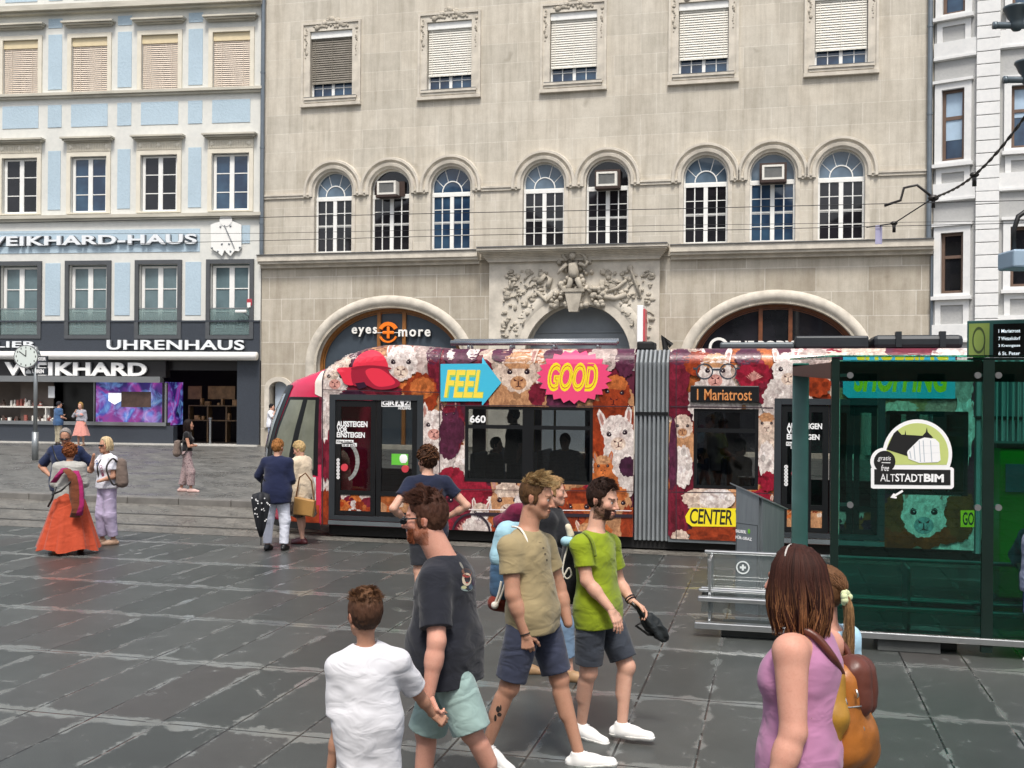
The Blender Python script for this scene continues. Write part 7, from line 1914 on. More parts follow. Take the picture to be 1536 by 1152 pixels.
# 7 woman behind the beige man
b7 = Fig('blond woman in a dark jacket walking right behind the man in beige', 1.72, 100, 'fair', 1.0, .009, headdeg=98, fem=True)
gp = ground(822, 1016); b7.stand((gp.x, gp.y, 0), ('down', 'fwd'), .22); b7.body(); BLKC = cloth('black jacket', '1a1b1f', .5)
b7.top(BLKC, 'jacket', .03, 1.9, -.14, .04); b7.bottom(cloth('faded jeans', '6f87a0', .6), 'jeans', .02, 1.7, .06, .01); b7.shoes(M('tan sandal', '9a7a58', .6), None, 100)
b7.cap_hair(hexc('a08058'), .012, -.06, .01, 1, .06, .006); b7.quiff(500, hexc('b09066'), .03, .4, .2, 31, .0, 0, .004)
# 8 curly man at the tram door
b8 = Fig('curly haired man in a navy t-shirt standing at the tram door, hands on hips', 1.82, 338, 'fair', 1.0, .010, headdeg=318)
gp = at(640, 930, 11.4); b8.stand((gp.x, gp.y, 0), ('hip', 'hip'), .06); b8.body(); b8.top(cloth('navy jersey', '1d2338', .5), 't_shirt', .018, .55, -.10, .025); b8.bottom(cloth('dark shorts', '2e3036'), 'shorts', .02, .85); b8.shoes(WHITE_SH, None, 338)
CUR = hexc('3e2618'); b8.cap_hair(CUR, .03, -.05, .0, 2.2, .06, .016)
m = MB(); rd = random.Random(4)
for i in range(170):
    a, b = rd.uniform(0, 6.28), rd.uniform(0, 1.75); p = b8.H(.098 * math.sin(b) * math.cos(a), -.014 + .114 * math.sin(b) * math.sin(a) - .004, .045 + .118 * math.cos(b)) - b8.base
    if (p + b8.base - b8.J['head']) @ b8.HM[:, 1] > .05 and (p + b8.base - b8.J['head'])[2] < .08: continue
    r = rd.uniform(.012, .02); q = rd.uniform(0, 6); f = rd.uniform(.7, 1.5); m.tube([tuple(p + r * A3(math.cos(q + t), math.sin(q + t) * .8, .35 * t - .6)) for t in np.linspace(0, 5.4, 8)], .005, 5, lite(hexc('5a3a24'), f), False)
m.build('hair_curls', hairmat(), b8.E, True, True)
# 9 navy cardigan lady
b9 = Fig('woman in a navy jumper and white trousers seen from behind by the tram nose', 1.68, 8, 'fair', 1.08, .012, headdeg=20, fem=True, pitch=-12)
gp = ground(414, 825); b9.stand((gp.x, gp.y, 0), ('back', 'fwd'), .02, .01, .13); b9.J['el'] = b9.b + (b9.rt * -.30 + b9.fw * .02 + UPV * 1.12); b9.J['wl'] = b9.b + (b9.rt * -.26 + b9.fw * .18 + UPV * .98)
b9.body(); b9.top(cloth('navy knit', '1c2340', .35), 'jumper', .022, 1.92, -.17, .05); b9.bottom(cloth('white trousers', 'd5d8e4', .6, True, .9, .04), 'trousers', .022, 1.95, .06, .006); b9.shoes(M('black leather', '141416', .4), None, 8)
b9.cap_hair(hexc('a06c3c'), .02, -.085, .015, 1.6, .055, .008); b9.quiff(700, hexc('b98450'), .035, .2, -.3, 41, -.05, 0, .005, hexc('946236'))
gp = np.array(at(392, 738, 15.7)); t = thing('umbrella', tuple(gp), 'black umbrella with white polka dots hanging beside the white trousers', 'umbrella')
m = MB(); prof = [(.02, 0), (.11, -.03), (.125, -.12), (.10, -.30), (.06, -.52), (.02, -.66)]
m.loft([[(r * (1 + .18 * math.cos(5 * a)) * math.cos(a), r * (1 + .18 * math.cos(5 * a)) * math.sin(a), z) for a in np.linspace(0, 6.283, 30, endpoint=False)] for r, z in prof]); m.build('canopy', M('black umbrella cloth', '16181e', .7), t, True)
m = MB(); rd = random.Random(8)
for i in range(44):
    z = -rd.uniform(.05, .58); r = float(np.interp(z, [q[1] for q in reversed(prof)], [q[0] for q in reversed(prof)])); a = rd.uniform(0, 6.28); m.ell((r * (1.02 + .18 * math.cos(5 * a)) * math.cos(a), r * (1.02 + .18 * math.cos(5 * a)) * math.sin(a), z), (.011, .011, .013), 7, 5)
m.build('polka_dots', M('white dots', 'e8e8e8', .7), t); m = MB(); m.tube([(0, 0, -.66), (0, 0, -.78)], .008, 6); m.tube([(0, 0, 0), (0, 0, .16), (.03, 0, .2), (.06, 0, .16)], .012, 6); m.build('handle', M('black plastic', '141414', .4), t)
# 10 cream jacket lady
b10 = Fig('woman in a cream jacket and dark flowered skirt looking down beside the tram nose', 1.62, 292, 'fair', 1.05, .012, headdeg=280, fem=True, pitch=-22)
gp = ground(452, 815); b10.stand((gp.x, gp.y, 0), ('fwd', 'phone'), .06, .02); b10.body(); b10.top(cloth('cream jacket', 'cdbca4', .6), 'jacket', .03, 1.88, -.20, .07)
def floral():
    m, nt, N, L, B = newmat('dark flowered cloth'); v = texco(N, L, 'Object'); f = noise(N, L, v, 14, 3, .6); L.new(ramp(N, L, f, [(.44, hexc('2a2426')), (.5, hexc('6a5c50')), (.56, hexc('3a2e30')), (.64, hexc('a59a88'))]), B.inputs['Base Color']); B.inputs['Roughness'].default_value = .9; return m
b10.skirt(floral(), .44, .17, .25, 'skirt', 7, .06); b10.shoes(M('maroon leather', '4a1c20', .35), None, 280)
b10.cap_hair(hexc('c4a878'), .02, -.075, .01, 1.6, .055, .008); b10.quiff(600, hexc('d2bb8e'), .03, .3, -.1, 44, -.03, 0, .005, hexc('b39766'))
gp = np.array(at(456, 760, 16.5)); t = thing('handbag', tuple(gp), 'tan leather handbag hanging beside the flowered skirt', 'bag')
m = MB(); m.loft([[(x * s_, y, z * s_ + .0) for x, z in ((-.17, -.12), (.15, -.15), (.19, .10), (-.15, .15))] for y, s_ in ((-.05, .88), (-.035, 1), (.035, 1), (.05, .88))]); m.build('bag', M('tan bag leather', 'a98048', .45, var=.12), t); m = MB(); m.tube([(-.14, 0, .13), (-.08, 0, .45), (.02, 0, .52), (.12, 0, .40), (.17, 0, .09)], .012, 6); m.build('strap', M('brown strap', '6a4526', .5), t)
# 11 grey haired man with navy shirt
b11 = Fig('grey haired man in a navy t-shirt and sunglasses looking down, facing the camera', 1.80, 172, 'tan', 1.15, .012, headdeg=168, pitch=-24)
gp = at(98, 812, 16.9); b11.stand((gp.x, gp.y, 0), ('hip', 'hip'), .03); b11.body(); b11.top(cloth('dark navy jersey', '1e2a4a', .5), 't_shirt', .02, .85, -.14, .035); b11.bottom(cloth('grey shorts', '6a6e74'), 'shorts', .02, .9); b11.shoes(M('black leather', '141416', .4), None, 172)
b11.cap_hair(hexc('8f8a86'), .008, -.04, -.005, .7, .03, .006)
m = MB(); m.tube([tuple(b11.H(x, .104 - 6 * x * x, .006) - b11.base) for x in np.linspace(-.07, .07, 9)], .010, 6); m.build('sunglasses', M('black acetate', '0e0e10', .2), b11.E, True)
m = MB(); q = b11.J['ch'] - b11.base; sdv = b11.tr; m.tube([tuple(q + sdv * .20 + b11.tf * .04 + UPV * .20), tuple(q + sdv * .10 + b11.tf * .16), tuple(q - sdv * .1 + b11.tf * .17 - UPV * .2), tuple(q - sdv * .2 + b11.tf * .1 - UPV * .3)], .012, 6); m.build('shoulder_strap', M('black plastic', '141414', .4), b11.E, True)
# 12 woman in the orange skirt
b12 = Fig('woman in a long rust orange skirt with curly auburn hair seen from behind', 1.60, 350, 'tan', 1.05, .012, headdeg=345, fem=True)
gp = ground(103, 829); b12.stand((gp.x, gp.y, 0), ('fwd', 'fwd'), .17, 0, .16); b12.body(); b12.top(cloth('grey silk jacket', 'a4a39e', .8, True, .5), 'jacket', .022, 1.5, -.10, .03)
sk_ = b12.skirt(cloth('rust orange skirt', 'b0462a', .5, True, .8), .07, .17, .43, 'skirt', 11, .09); b12.shoes(M('tan heeled shoe', '9a5a34', .5), None, 330)
AUB = hexc('7a4426'); b12.cap_hair(AUB, .03, -.07, .0, 2.4, .06, .016)
m = MB(); rd = random.Random(14)
for i in range(150):
    a, b = rd.uniform(0, 6.28), rd.uniform(0, 1.9); p = b12.H(.104 * math.sin(b) * math.cos(a), -.02 + .118 * math.sin(b) * math.sin(a), .03 + .125 * math.cos(b)) - b12.base; r = rd.uniform(.014, .022); q = rd.uniform(0, 6); m.tube([tuple(p + r * A3(math.cos(q + t), math.sin(q + t) * .8, .35 * t - .6)) for t in np.linspace(0, 5, 7)], .006, 5, lite(hexc('8a5230'), rd.uniform(.7, 1.4)), False)
m.build('hair_curls', hairmat(), b12.E, True, True)
SC1, SC2 = cloth('magenta scarf', '94205a', .8), cloth('brown ruffled scarf', '6a3a24', .9)
def drape(pts, w, name, mat, ruff=.02):
    m = MB(); rg = []
    for i, p in enumerate(pts): rg.append([tuple(np.array(at(*p)) - b12.base + RGT * w * math.cos(a) * (1 + ruff * 8 * math.sin(3 * a + i * 2.1)) - FWD * .03 * math.sin(a)) for a in np.linspace(0, 6.283, 14, endpoint=False)])
    m.loft(rg); m.build(name, mat, b12.E, True)
dq = 15.45
drape([(98, 703, dq), (106, 712, dq - .05), (112, 725, dq - .06), (112, 745, dq - .06), (114, 762, dq - .08), (113, 776, dq - .1)], .07, 'ruffled_scarf', SC2, .03)
drape([(112, 706, dq + .02), (117, 722, dq - .03), (120, 740, dq - .04), (120, 757, dq - .06), (117, 773, dq - .1)], .06, 'scarf', SC1); drape([(98, 702, dq + .0), (88, 712, dq - .02), (80, 724, dq + .02)], .045, 'scarf', SC1)
m = MB(); 
for p, q in (((78, 742), (106, 722)), ((72, 760), (84, 730))): m.tube([tuple(np.array(at(*p, dq - .05)) - b12.base), tuple(np.array(at((p[0] + q[0]) / 2, (p[1] + q[1]) / 2 + 4, dq - .1)) - b12.base), tuple(np.array(at(*q, dq - .08)) - b12.base)], .014, 6)
m.build('bag_strap', M('black plastic', '141414', .4), b12.E, True)
# 13 woman with lilac trousers
b13 = Fig('blond woman in a white printed top and lilac trousers with a hand at her mouth', 1.68, 222, 'tan', 1.0, .012, headdeg=215, fem=True)
gp = ground(160, 817); b13.stand((gp.x, gp.y, 0), ('fwd', 'face'), .05); b13.body(); sh = b13.top(cloth('white summer cotton', 'd6d6de', .5, True, .9, .03), 't_shirt', .016, .62, .02, .03); b13.bottom(cloth('lilac trousers', 'b4a8c4', .7), 'trousers', .022, 1.86, .08, .02); b13.shoes(M('beige shoe', 'b09078', .6), None, 240)
b13.cap_hair(hexc('cdb893'), .016, -.10, .02, 1.6, .05, .008); b13.fall_hair(500, hexc('c9b28a'), hexc('d8c8a4'), .11, 0, .01, 7, .007, 62, (.092, .106, .104))
m = MB(); m.tube([tuple(b13.H(x, .104 - 6 * x * x, .006) - b13.base) for x in np.linspace(-.07, .07, 9)], .010, 6); m.build('sunglasses', M('black acetate', '0e0e10', .2), b13.E, True)
print_on(sh, [(oval(140 + (i * 7) % 15, 690 + (i * 11) % 26, 2.2, 3, 8), (hexc('4a5a80') if i % 2 else hexc('9a5a70'))) for i in range(9)], 'shirt_print', attrmat('printed cloth', .9))
TAUPE = cloth('taupe rucksack', '6e6058', .6)
def rucksack(f, label, px_, py_, d, w, h, dp, mat, tilt=0):
    c = np.array(at(px_, py_, d)); t = thing('backpack', tuple(c), label, 'backpack'); r = np.stack([f.tr, f.tf, f.up], 1); v = lambda x, y, z: c + r @ A3(x, y, z)
    sdf_obj('bag', [cone(v(-w * .5, 0, -h * .35), v(-w * .42, 0, h * .36), dp, dp * .8, .04), cone(v(w * .5, 0, -h * .35), v(w * .42, 0, h * .36), dp, dp * .8, .04), cone(v(0, -dp * .5, -h * .25), v(0, -dp * .4, h * .05), dp * .8, dp * .7, .04)], .012, mat, t, c, (.008, A3(11, 11, 11)))
    for sd in (1, -1): strap('shoulder_strap', [v(sd * w * .4, dp * .6, h * .4), v(sd * .13, dp + .07, h * .55), v(sd * .14, dp + .17, h * .2), v(sd * .17, dp + .09, -h * .4), v(sd * w * .4, dp * .5, -h * .4)], .014, M('dark strap webbing', '35302e', .8), t, c)
    return t
rucksack(b13, 'taupe rucksack on the back of the woman in lilac trousers', 178, 708, 16.45, .20, .40, .10, TAUPE)
# 14 far woman in a black top
b14 = Fig('young woman in a black top and patterned trousers standing alone on the far pavement', 1.62, 82, 'tan', .88, .014, headdeg=75, fem=True)
gp = ground(280, 738, WALK_Z); b14.gz = WALK_Z; b14.stand((gp.x, gp.y, WALK_Z), ('fold', 'fold'), .13); b14.body()
def patterned():
    m, nt, N, L, B = newmat('pink grey patterned cloth'); v = texco(N, L, 'Object'); f = noise(N, L, v, 26, 2, .5); L.new(ramp(N, L, f, [(.42, hexc('8f7f80')), (.55, hexc('b39a98')), (.62, hexc('6a5a5e'))]), B.inputs['Base Color']); B.inputs['Roughness'].default_value = .9; return m
b14.top(cloth('black top', '17171a', .3), 'top', .010, .3, .10, .0); b14.bottom(patterned(), 'trousers', .022, 1.8, .12, .03); b14.shoes(M('pale pink shoe', 'c9a8a0', .6), None, 82)
b14.cap_hair(hexc('1c1210'), .012, -.10, .015, 1.2, .05, .006); b14.fall_hair(420, hexc('1c1210'), hexc('2a1a16'), .26, 0, .01, 9, .008, 70)
rucksack(b14, 'small grey rucksack on the back of the woman in the black top', 266, 672, 23.5, .14, .32, .08, TAUPE)
# 15, 16 couple at the shop window, 17 man at the corner
b15 = Fig('man in a blue shirt and dark cap looking into the shop window', 1.76, 40, 'fair', 1.1, .018, headdeg=60)
gp = ground(87, 668, WALK_Z); b15.gz = WALK_Z; b15.stand((gp.x, gp.y, WALK_Z), ('phone', 'fwd')); b15.body(face=False); b15.top(cloth('steel blue shirt', '3c5a80', .4), 't_shirt', .02, .7, -.12, .04); b15.bottom(cloth('beige trousers', 'a39a84'), 'trousers', .02, 1.9); b15.shoes(M('black leather', '141416', .4), None, 30)
b15.cap_hair(hexc('2a2a30'), .012, -.01, .0, 1.2, .06, .002); b15.mk('cap_peak', sdf_mesh([b15.hc((-.04, .10, .05), (.04, .10, .05), .022, .022), b15.hc((0, .10, .05), (0, .15, .042), .03, .02)], .010, (), [(b15.H(0, 0, .060), UPV)]), M('dark cap', '2a2c32', .8))
b16 = Fig('smiling blond woman in a salmon pink dress and grey cardigan at the shop window', 1.72, 200, 'fair', 1.0, .018, headdeg=190, fem=True)
gp = ground(121, 669, WALK_Z); b16.gz = WALK_Z; b16.stand((gp.x, gp.y, WALK_Z), ('down', 'face'), .04); b16.body(face=False); b16.top(cloth('grey cardigan', '9a9aa2', .5), 'cardigan', .016, 1.6, .12, .03); b16.skirt(cloth('salmon dress', 'cf8f84', .5), .55, .17, .34, 'dress', 7, .05); b16.shoes(M('beige shoe', 'b09078', .6), None, 200)
b16.mk('dress_bodice', sdf_mesh([grow(p, .030, .05, [(b16.J['nk'] - UPV * .12, UPV), (b16.J['ch'], -b16.tf)]) for p in b16.pick(('torso',))], .016), cloth('salmon dress', 'cf8f84', .5)); b16.cap_hair(hexc('b8945c'), .03, -.05, .0, 1.8, .04, .012); b16.fall_hair(220, hexc('b8945c'), hexc('c8a870'), .16, 0, .0, 10, .010, 110)
b17 = Fig('man in a white shirt and black cap leaning by the niche left of the tram', 1.74, 95, 'fair', 1.0, .018, headdeg=95)
_x = Frame(0, 38.2)(406, 660)[0]; gp = Vector((_x, 38.2, WALK_Z)); b17.gz = WALK_Z; b17.stand((gp.x, gp.y, WALK_Z), ('fwd', 'face')); b17.body(face=False); b17.top(cloth('white shirt', 'd8dae0', .4), 't_shirt', .02, .9, -.1, .04); b17.bottom(cloth('light jeans', '8d9aae'), 'jeans', .02, 1.9); b17.shoes(M('black leather', '141416', .4), None, 95); b17.cap_hair(hexc('16161a'), .012, -.02, .0, 1.2, .06, .002)
# passengers
def passenger(label, px_, py_, d, h, deg, skin, topc, hair, sit, arms=('down', 'down'), fem=False):
    f = Fig(label, h, deg, skin, 1.0, .018, headdeg=deg, group=None, fem=fem); p = at(px_, py_, d); f.gz = .38; z = .38 - (.40 if sit else 0); f.stand((p.x, p.y, z), arms)
    if sit:
        for n in 'lr': f.J['k' + n] = f.J['h' + n] + f.fw * .42 + UPV * .02; f.J['a' + n] = f.J['k' + n] - UPV * .40
    f.body(face=False); f.top(cloth(label[:24], topc, .4), 'jacket', .02, 1.5 if sit else .8, -.08, .04); f.bottom(cloth('dark trousers', '26272c'), 'trousers', .02, 1.85); f.shoes(M('black leather', '141416', .4), None, deg); f.cap_hair(hexc(hair), .012, -.06, .0, 1.2, .05, .004); return f
passenger('dark clothed passenger with a reddish face at the left of the long tram window', 742, 690, 17.6, 1.7, 110, 'tan', '1c1a1c', '1a1412', True)
passenger('standing passenger in black near the middle post of the long tram window', 772, 690, 17.9, 1.78, 250, 'brown', '121214', '100c0c', False)
passenger('bald passenger in a navy top at the right half of the long tram window', 848, 690, 17.4, 1.78, 200, 'brown', '2a3350', '5a3a2c', True)
passenger('standing passenger in a white shirt in the short tram window', 1074, 690, 16.9, 1.76, 80, 'tan', 'd2d2d0', '2a1a14', False, ('fwd', 'fwd'))
passenger('seated passenger in a brown shirt in the short tram window', 1108, 700, 16.4, 1.76, 60, 'tan', '7a6450', '1a1412', True)
passenger('seated passenger in dark blue at the low left of the short tram window', 1050, 705, 16.5, 1.6, 100, 'tan', '2c3a5c', '201612', True)
# ------------------------------------------------------------------ tram stop, bin, clock, lamps, wires
SY0 = 10.6
HF = Frame(0, SY0)
STL = M('satin stainless steel', 'b4b7b8', .28, .85, var=.08, vs=8); DGR = M('dark green black frame', '12241f', .3, var=.15); TEAL = M('grey teal paint', '5f7d7c', .45, var=.1)
GG = glass('green shelter glass', (.31, .68, .60), .03, .01, .0, (.004, .03, .024)); CLR = glass('clear bench glass', (.86, .9, .9), .22, .05, .6, (.30, .33, .33))
sx0, sx1 = HF(1258, 750)[0], HF(1258, 750)[0] + 4.4
zt = HF(1300, 540)[1]; zb = HF(1300, 946)[1]
sh_ = empty('tram_stop_shelter', ((sx0 + sx1) / 2, SY0 + 1, 0), 0, 'green glass tram stop shelter with steel base rail at the right', 'shelter')
ox, oy = (sx0 + sx1) / 2, SY0 + 1
def hx(px_, py_=750, off=0): return HF(px_, py_, off)[0] - ox
def hz(px_, py_, off=0): return HF(px_, py_, off)[1]
mid = hx(1481)
for a, b in ((sx0 - ox, mid - .05), (mid + .05, sx1 - ox)): MB().box(a, b, -1.006, -.994, zb, zt).build('glass_panel', GG, sh_)
m = MB(); m.box(sx0 - ox - .075, sx0 - ox - .002, -1.03, -.97, .05, zt + .02); m.box(mid - .049, mid + .049, -1.03, -.97, .05, zt); m.box(sx1 - ox, sx1 - ox + .08, -1.03, -.97, .05, zt); m.build('frame_post', DGR, sh_)
pf = Frame(0, 12.5); pxx = pf(1200, 700)[0] - ox; m = MB(); m.box(pxx - .09, pxx + .09, 12.5 - oy - .06, 12.5 - oy + .06, 0, zt + .02, bev=.012); m.build('back_post', TEAL, sh_)
pbx = sx1 - ox - .6; m = MB(); m.box(pbx - .09, pbx + .09, 12.5 - oy - .06, 12.5 - oy + .06, 0, zt + .02, bev=.012); m.build('back_post', TEAL, sh_)
m = MB(); m.box(sx0 - ox - .08, sx1 - ox + .4, -.96, -.90, zt - .20, zt - .01); m.box(pxx - .09, sx1 - ox + .4, 12.44 - oy, 12.56 - oy, zt - .12, zt)
m.add([(sx0 - ox - .08, -.9, zt - .02), (sx0 - ox - .02, -.9, zt - .02), (pxx + .09, 12.44 - oy, zt - .02), (pxx - .09, 12.44 - oy, zt - .02), (sx0 - ox - .08, -.9, zt - .18), (sx0 - ox - .02, -.9, zt - .18), (pxx + .09, 12.44 - oy, zt - .12), (pxx - .09, 12.44 - oy, zt - .12)], [(0, 1, 2, 3), (7, 6, 5, 4), (0, 4, 5, 1), (1, 5, 6, 2), (2, 6, 7, 3), (3, 7, 4, 0)])
m.build('roof_beam', DGR, sh_)
m = MB(); m.add([(sx0 - ox - .1, -1.04, zt + .025), (sx1 - ox + .5, -1.04, zt + .025), (sx1 - ox + .5, 12.6 - oy, zt + .06), (pxx - .12, 12.6 - oy, zt + .06)] + [(x, y, z + .02) for x, y, z in ((sx0 - ox - .1, -1.04, zt + .025), (sx1 - ox + .5, -1.04, zt + .025), (sx1 - ox + .5, 12.6 - oy, zt + .06), (pxx - .12, 12.6 - oy, zt + .06))], [(0, 3, 2, 1), (4, 5, 6, 7), (0, 1, 5, 4), (1, 2, 6, 5), (2, 3, 7, 6), (3, 0, 4, 7)]); m.build('roof', GG, sh_)
m = MB(); z0 = hz(1300, 956); m.box(hx(1250), sx1 - ox, -1.05, -.93, z0, zb - .002, bev=.008); m.build('base_rail', STL, sh_)
m = MB()
for p in (1365, 1700): m.box(hx(p) - .28, hx(p) + .28, -1.0, -.6, 0, z0, bev=.01)
m.build('base_block', M('dark concrete foot', '4a4d4c', .7, var=.2), sh_)
m = MB()
for p in ((1275, 563), (1466, 563), (1497, 563), (1275, 757), (1466, 761), (1497, 761)): m.lathe([(.03, -1.03), (.03, -.97)], (hx(*p), 0, hz(*p)), 12, 'y'); m.box(hx(*p) + (-.09 if p[0] in (1275, 1497) else .02), hx(*p) + (-.02 if p[0] in (1275, 1497) else .09), -1.0, -.98, hz(*p) - .015, hz(*p) + .015)
m.build('glass_clamp', STL, sh_)
# sticker on the glass
st = empty('stop_sticker', tuple(HF.world(HF(1368, 690)[0], -.02, hz(1368, 690))), 0, 'white edged round topped sticker with black name bar on the shelter glass', 'sticker')
scx, scz = HF(1368, 690)
def K(px_, py_): x, z = HF(px_, py_); return x - scx, z - scz
def circ(cx, cy, r, n=30, a0=0, a1=360): return [K(cx + r * math.cos(R(a0 + (a1 - a0) * i / n)), cy - r * math.sin(R(a0 + (a1 - a0) * i / n))) for i in range(n + 1)]
WV, BV, OL = M('white vinyl', 'eeeeee', .5, var=0), M('black vinyl', '141414', .5, var=0), M('olive yellow vinyl', 'bcc877', .5, var=.03)
m = MB(); m.prism(list(reversed(circ(1375.5, 681, 52, 30, -28, 208))), -.004, .0); m.prism(list(reversed(circ(1325.5, 692, 20.5, 24, 0, 345))), -.0042, -.0002)
m.prism([K(1306, 731), K(1309, 732.5), K(1427, 733), K(1430, 730), K(1430, 703), K(1427, 700.5), K(1309, 700), K(1306, 702)], -.0044, -.0004); m.build('white_edge', WV, st)
m = MB(); m.prism(list(reversed(circ(1375.5, 681, 46.5, 30, -20, 200))), -.006, -.0046); m.build('olive_disc', OL, st)
m = MB(); m.prism([K(1329, 674), K(1340, 650), K(1345.5, 645), K(1352, 652), K(1356.5, 651.5), K(1357.5, 645), K(1358.6, 652), K(1383, 653.5), K(1388, 648), K(1389.5, 641), K(1391, 648), K(1399, 656), K(1372, 672), K(1361, 684), K(1345, 679)], -.0075, -.0062)
m.prism(list(reversed(circ(1326.5, 692, 16.2, 24, 0, 345))), -.0066, -.0046); m.prism([K(1311, 726.5), K(1425, 727.5), K(1425, 704.5), K(1311, 703.5)], -.0068, -.0048); m.build('black_print', BV, st)
m = MB(); m.prism([K(1360, 679), K(1361, 676), K(1378, 659), K(1386, 656), K(1402, 658), K(1408, 664), K(1410, 690), K(1406, 693), K(1378, 694), K(1362, 688)], -.0095, -.0078)
a, b = K(1320, 721.5), K(1342, 711); text(m, 'ALT', a[0], a[1], b[0], b[1], -.0069, .002, -.004)
a, b = K(1342.5, 722), K(1384, 711); text(m, 'STADT', a[0], a[1], b[0], b[1], -.0069, .002, .018)
a, b = K(1385, 722.3), K(1415, 711); text(m, 'BIM', a[0], a[1], b[0], b[1], -.0069, .002, .045)
a, b = K(1316, 692), K(1336, 684); text(m, 'gratis', a[0], a[1], b[0], b[1], -.0068, .002, .0, .3); a, b = K(1321, 706), K(1333, 697); text(m, 'free', a[0], a[1], b[0], b[1], -.0068, .002, .0, .3)
a, b = K(1322, 694.2), K(1335, 693.4); m.box(a[0], b[0], -.0072, -.0068, a[1], b[1]); m.build('white_print', WV, st)
m = MB(); g_ = []
for p, q in (((1378, 660), (1380, 693)), ((1364, 676), (1366, 688)), ((1370, 668), (1372, 690)), ((1380, 680), (1409, 679)), ((1380, 668), (1407, 669)), ((1384, 660), (1386, 693)), ((1395, 660), (1397, 693))):
    a, b = K(*p), K(*q); d_ = .004; m.prism([(a[0] - d_, a[1] - d_), (a[0] + d_, a[1] - d_ * .5), (b[0] + d_, b[1] + d_), (b[0] - d_, b[1] + d_ * .5)], -.0100, -.0096)
m.build('grey_print', M('pale grey vinyl', 'b4bcc4', .5, var=0), st)
m = MB(); a, b, c, d_ = K(1336, 745), K(1344, 740), K(1354, 735), K(1356, 737)
m.prism([K(1338, 743.5), K(1353, 734.5), K(1354.5, 737), K(1340, 746)], -.004, 0); m.prism([K(1335, 746), K(1340, 739.5), K(1342.5, 741), K(1339.5, 744.5), K(1345, 745), K(1344, 747.5)], -.0042, -.0002); m.build('arrow', WV, st)
# bench
bn = empty('bench', (HF(1200, 900)[0], SY0 + .31, 0), 0, 'clear glass and steel bench running along the front of the tram stop', 'bench'); bx = HF(1200, 900)[0]; by = SY0 + .31
def nx(px_, py_=900, off=0): return HF(px_, py_, off)[0] - bx
b0, b1_ = nx(1050), sx1 - bx - .2; zbt = hz(1100, 838, .35)
MB().box(b0 + .03, b1_, .33, .342, .30, zbt).build('back_panel', CLR, bn); MB().box(b0 + .0, b1_, .30, .37, zbt, zbt + .035, bev=.01).build('top_rail', STL, bn)
zs_ = hz(1100, 903)
m = MB(); m.box(b0 - .03, b1_, -.22, -.15, zs_ - .03, zs_ + .02, bev=.012); m.box(b0 - .03, b1_, -.10, -.04, zs_ + .045, zs_ + .075, bev=.01); m.box(b0 - .03, b1_, .26, .31, zs_ - .01, zs_ + .03, bev=.01); m.build('seat_rail', STL, bn)
MB().box(b0, b1_, -.148, .258, zs_ + .005, zs_ + .018).build('seat', CLR, bn)
MB().box(b0, b1_, -.14, -.13, .24, zs_ - .015).build('front_panel', CLR, bn)
zr = hz(1100, 941); m = MB(); m.box(b0 - .06, nx(1250) - .001, -.22, -.12, zr - .055, zr + .01, bev=.01); m.build('bottom_rail', STL, bn)
m = MB()
for p in (1120, 1365, 1640): m.box(nx(p) - .25, nx(p) + .45, -.10, .35, 0, zr - .058, bev=.01)
m.build('foot', M('dark concrete foot', '4a4d4c', .7), bn)
m = MB()
for p in (1060, 1365, 1600): m.box(nx(p), nx(p) + .03, -.10, .33, zr, zbt - .0, bev=.005)
m.build('bracket', STL, bn); m = MB(); c = (nx(1113, 858, .35), hz(1113, 858, .35))
plate(m, [ring(c[0], c[1], .055, .068, 0, 6.27, 20)], .318, .324); m.box(c[0] - .03, c[0] + .03, .318, .324, c[1] - .01, c[1] + .01); m.box(c[0] - .01, c[0] + .01, .3185, .3235, c[1] - .03, c[1] + .03); m.build('etched_emblem', M('etched white', 'cfd6d6', .6), bn)
# ticket machine behind the glass
TMF = Frame(0, 13.2); a, z1 = TMF(1500, 672); gmt = empty('ticket_machine', (a + .5, 13.4, 0), 0, 'bright green ticket machine standing behind the shelter glass', 'ticket machine')
MB().box(-.50, .6, -.2, .3, .1, z1, bev=.02).build('cabinet', M('bright green paint', '2f9c1e', .4, var=.06), gmt); MB().box(-.54, .64, -.22, .32, z1 + .001, z1 + .06, bev=.01).build('top', DGR, gmt); MB().box(-.44, -.2, -.215, -.2, z1 - .5, z1 - .18).build('screen', M('grey blue screen', '5a7a8a', .15), gmt); MB().box(-.45, .5, -.15, .25, 0, .1).build('plinth', DGR, gmt)
# departure display on the roof
DF = at(1450, 540, 10.9); dp = empty('departure_display', tuple(DF), R(-21), 'dark departure board with an olive end panel on top of the shelter', 'display')
h_ = .40; m = MB(); m.box(0, .78, 0, .30, .0, h_, bev=.008); m.box(.05, .12, .05, .25, -.06, .0); m.box(.6, .67, .05, .25, -.06, 0); m.build('case', M('dark teal case', '2c4f4c', .35, var=.08), dp)
MB().box(.02, .215, -.006, .0, .02, h_ - .03).build('logo_panel', M('olive panel', '7d8a45', .4, var=.08), dp); m = MB(); plate(m, [ring(.115, .20, .05, .062, 0, 6.27, 26, 2.2)], -.009, -.006); m.box(.165, .172, -.009, -.006, .04, .18); m.build('logo', M('dark olive print', '3a4420', .5), dp)
MB().box(.25, .70, -.006, .0, .02, h_ - .04).build('screen', M('black led screen', '0d0f10', .12), dp)
m = MB()
for i, (s_, q) in enumerate((('1 Mariatrost', '3'), ('7 Wetzelsdorf', '5'), ('3 Krenngasse', '6'), ('6 St. Peter', '8'))):
    z = h_ - .13 - i * .075; text(m, s_, .30, z, .50, z + .035, -.0065, .002, .01); text(m, q, .61, z, .635, z + .035, -.0065, .002, .02)
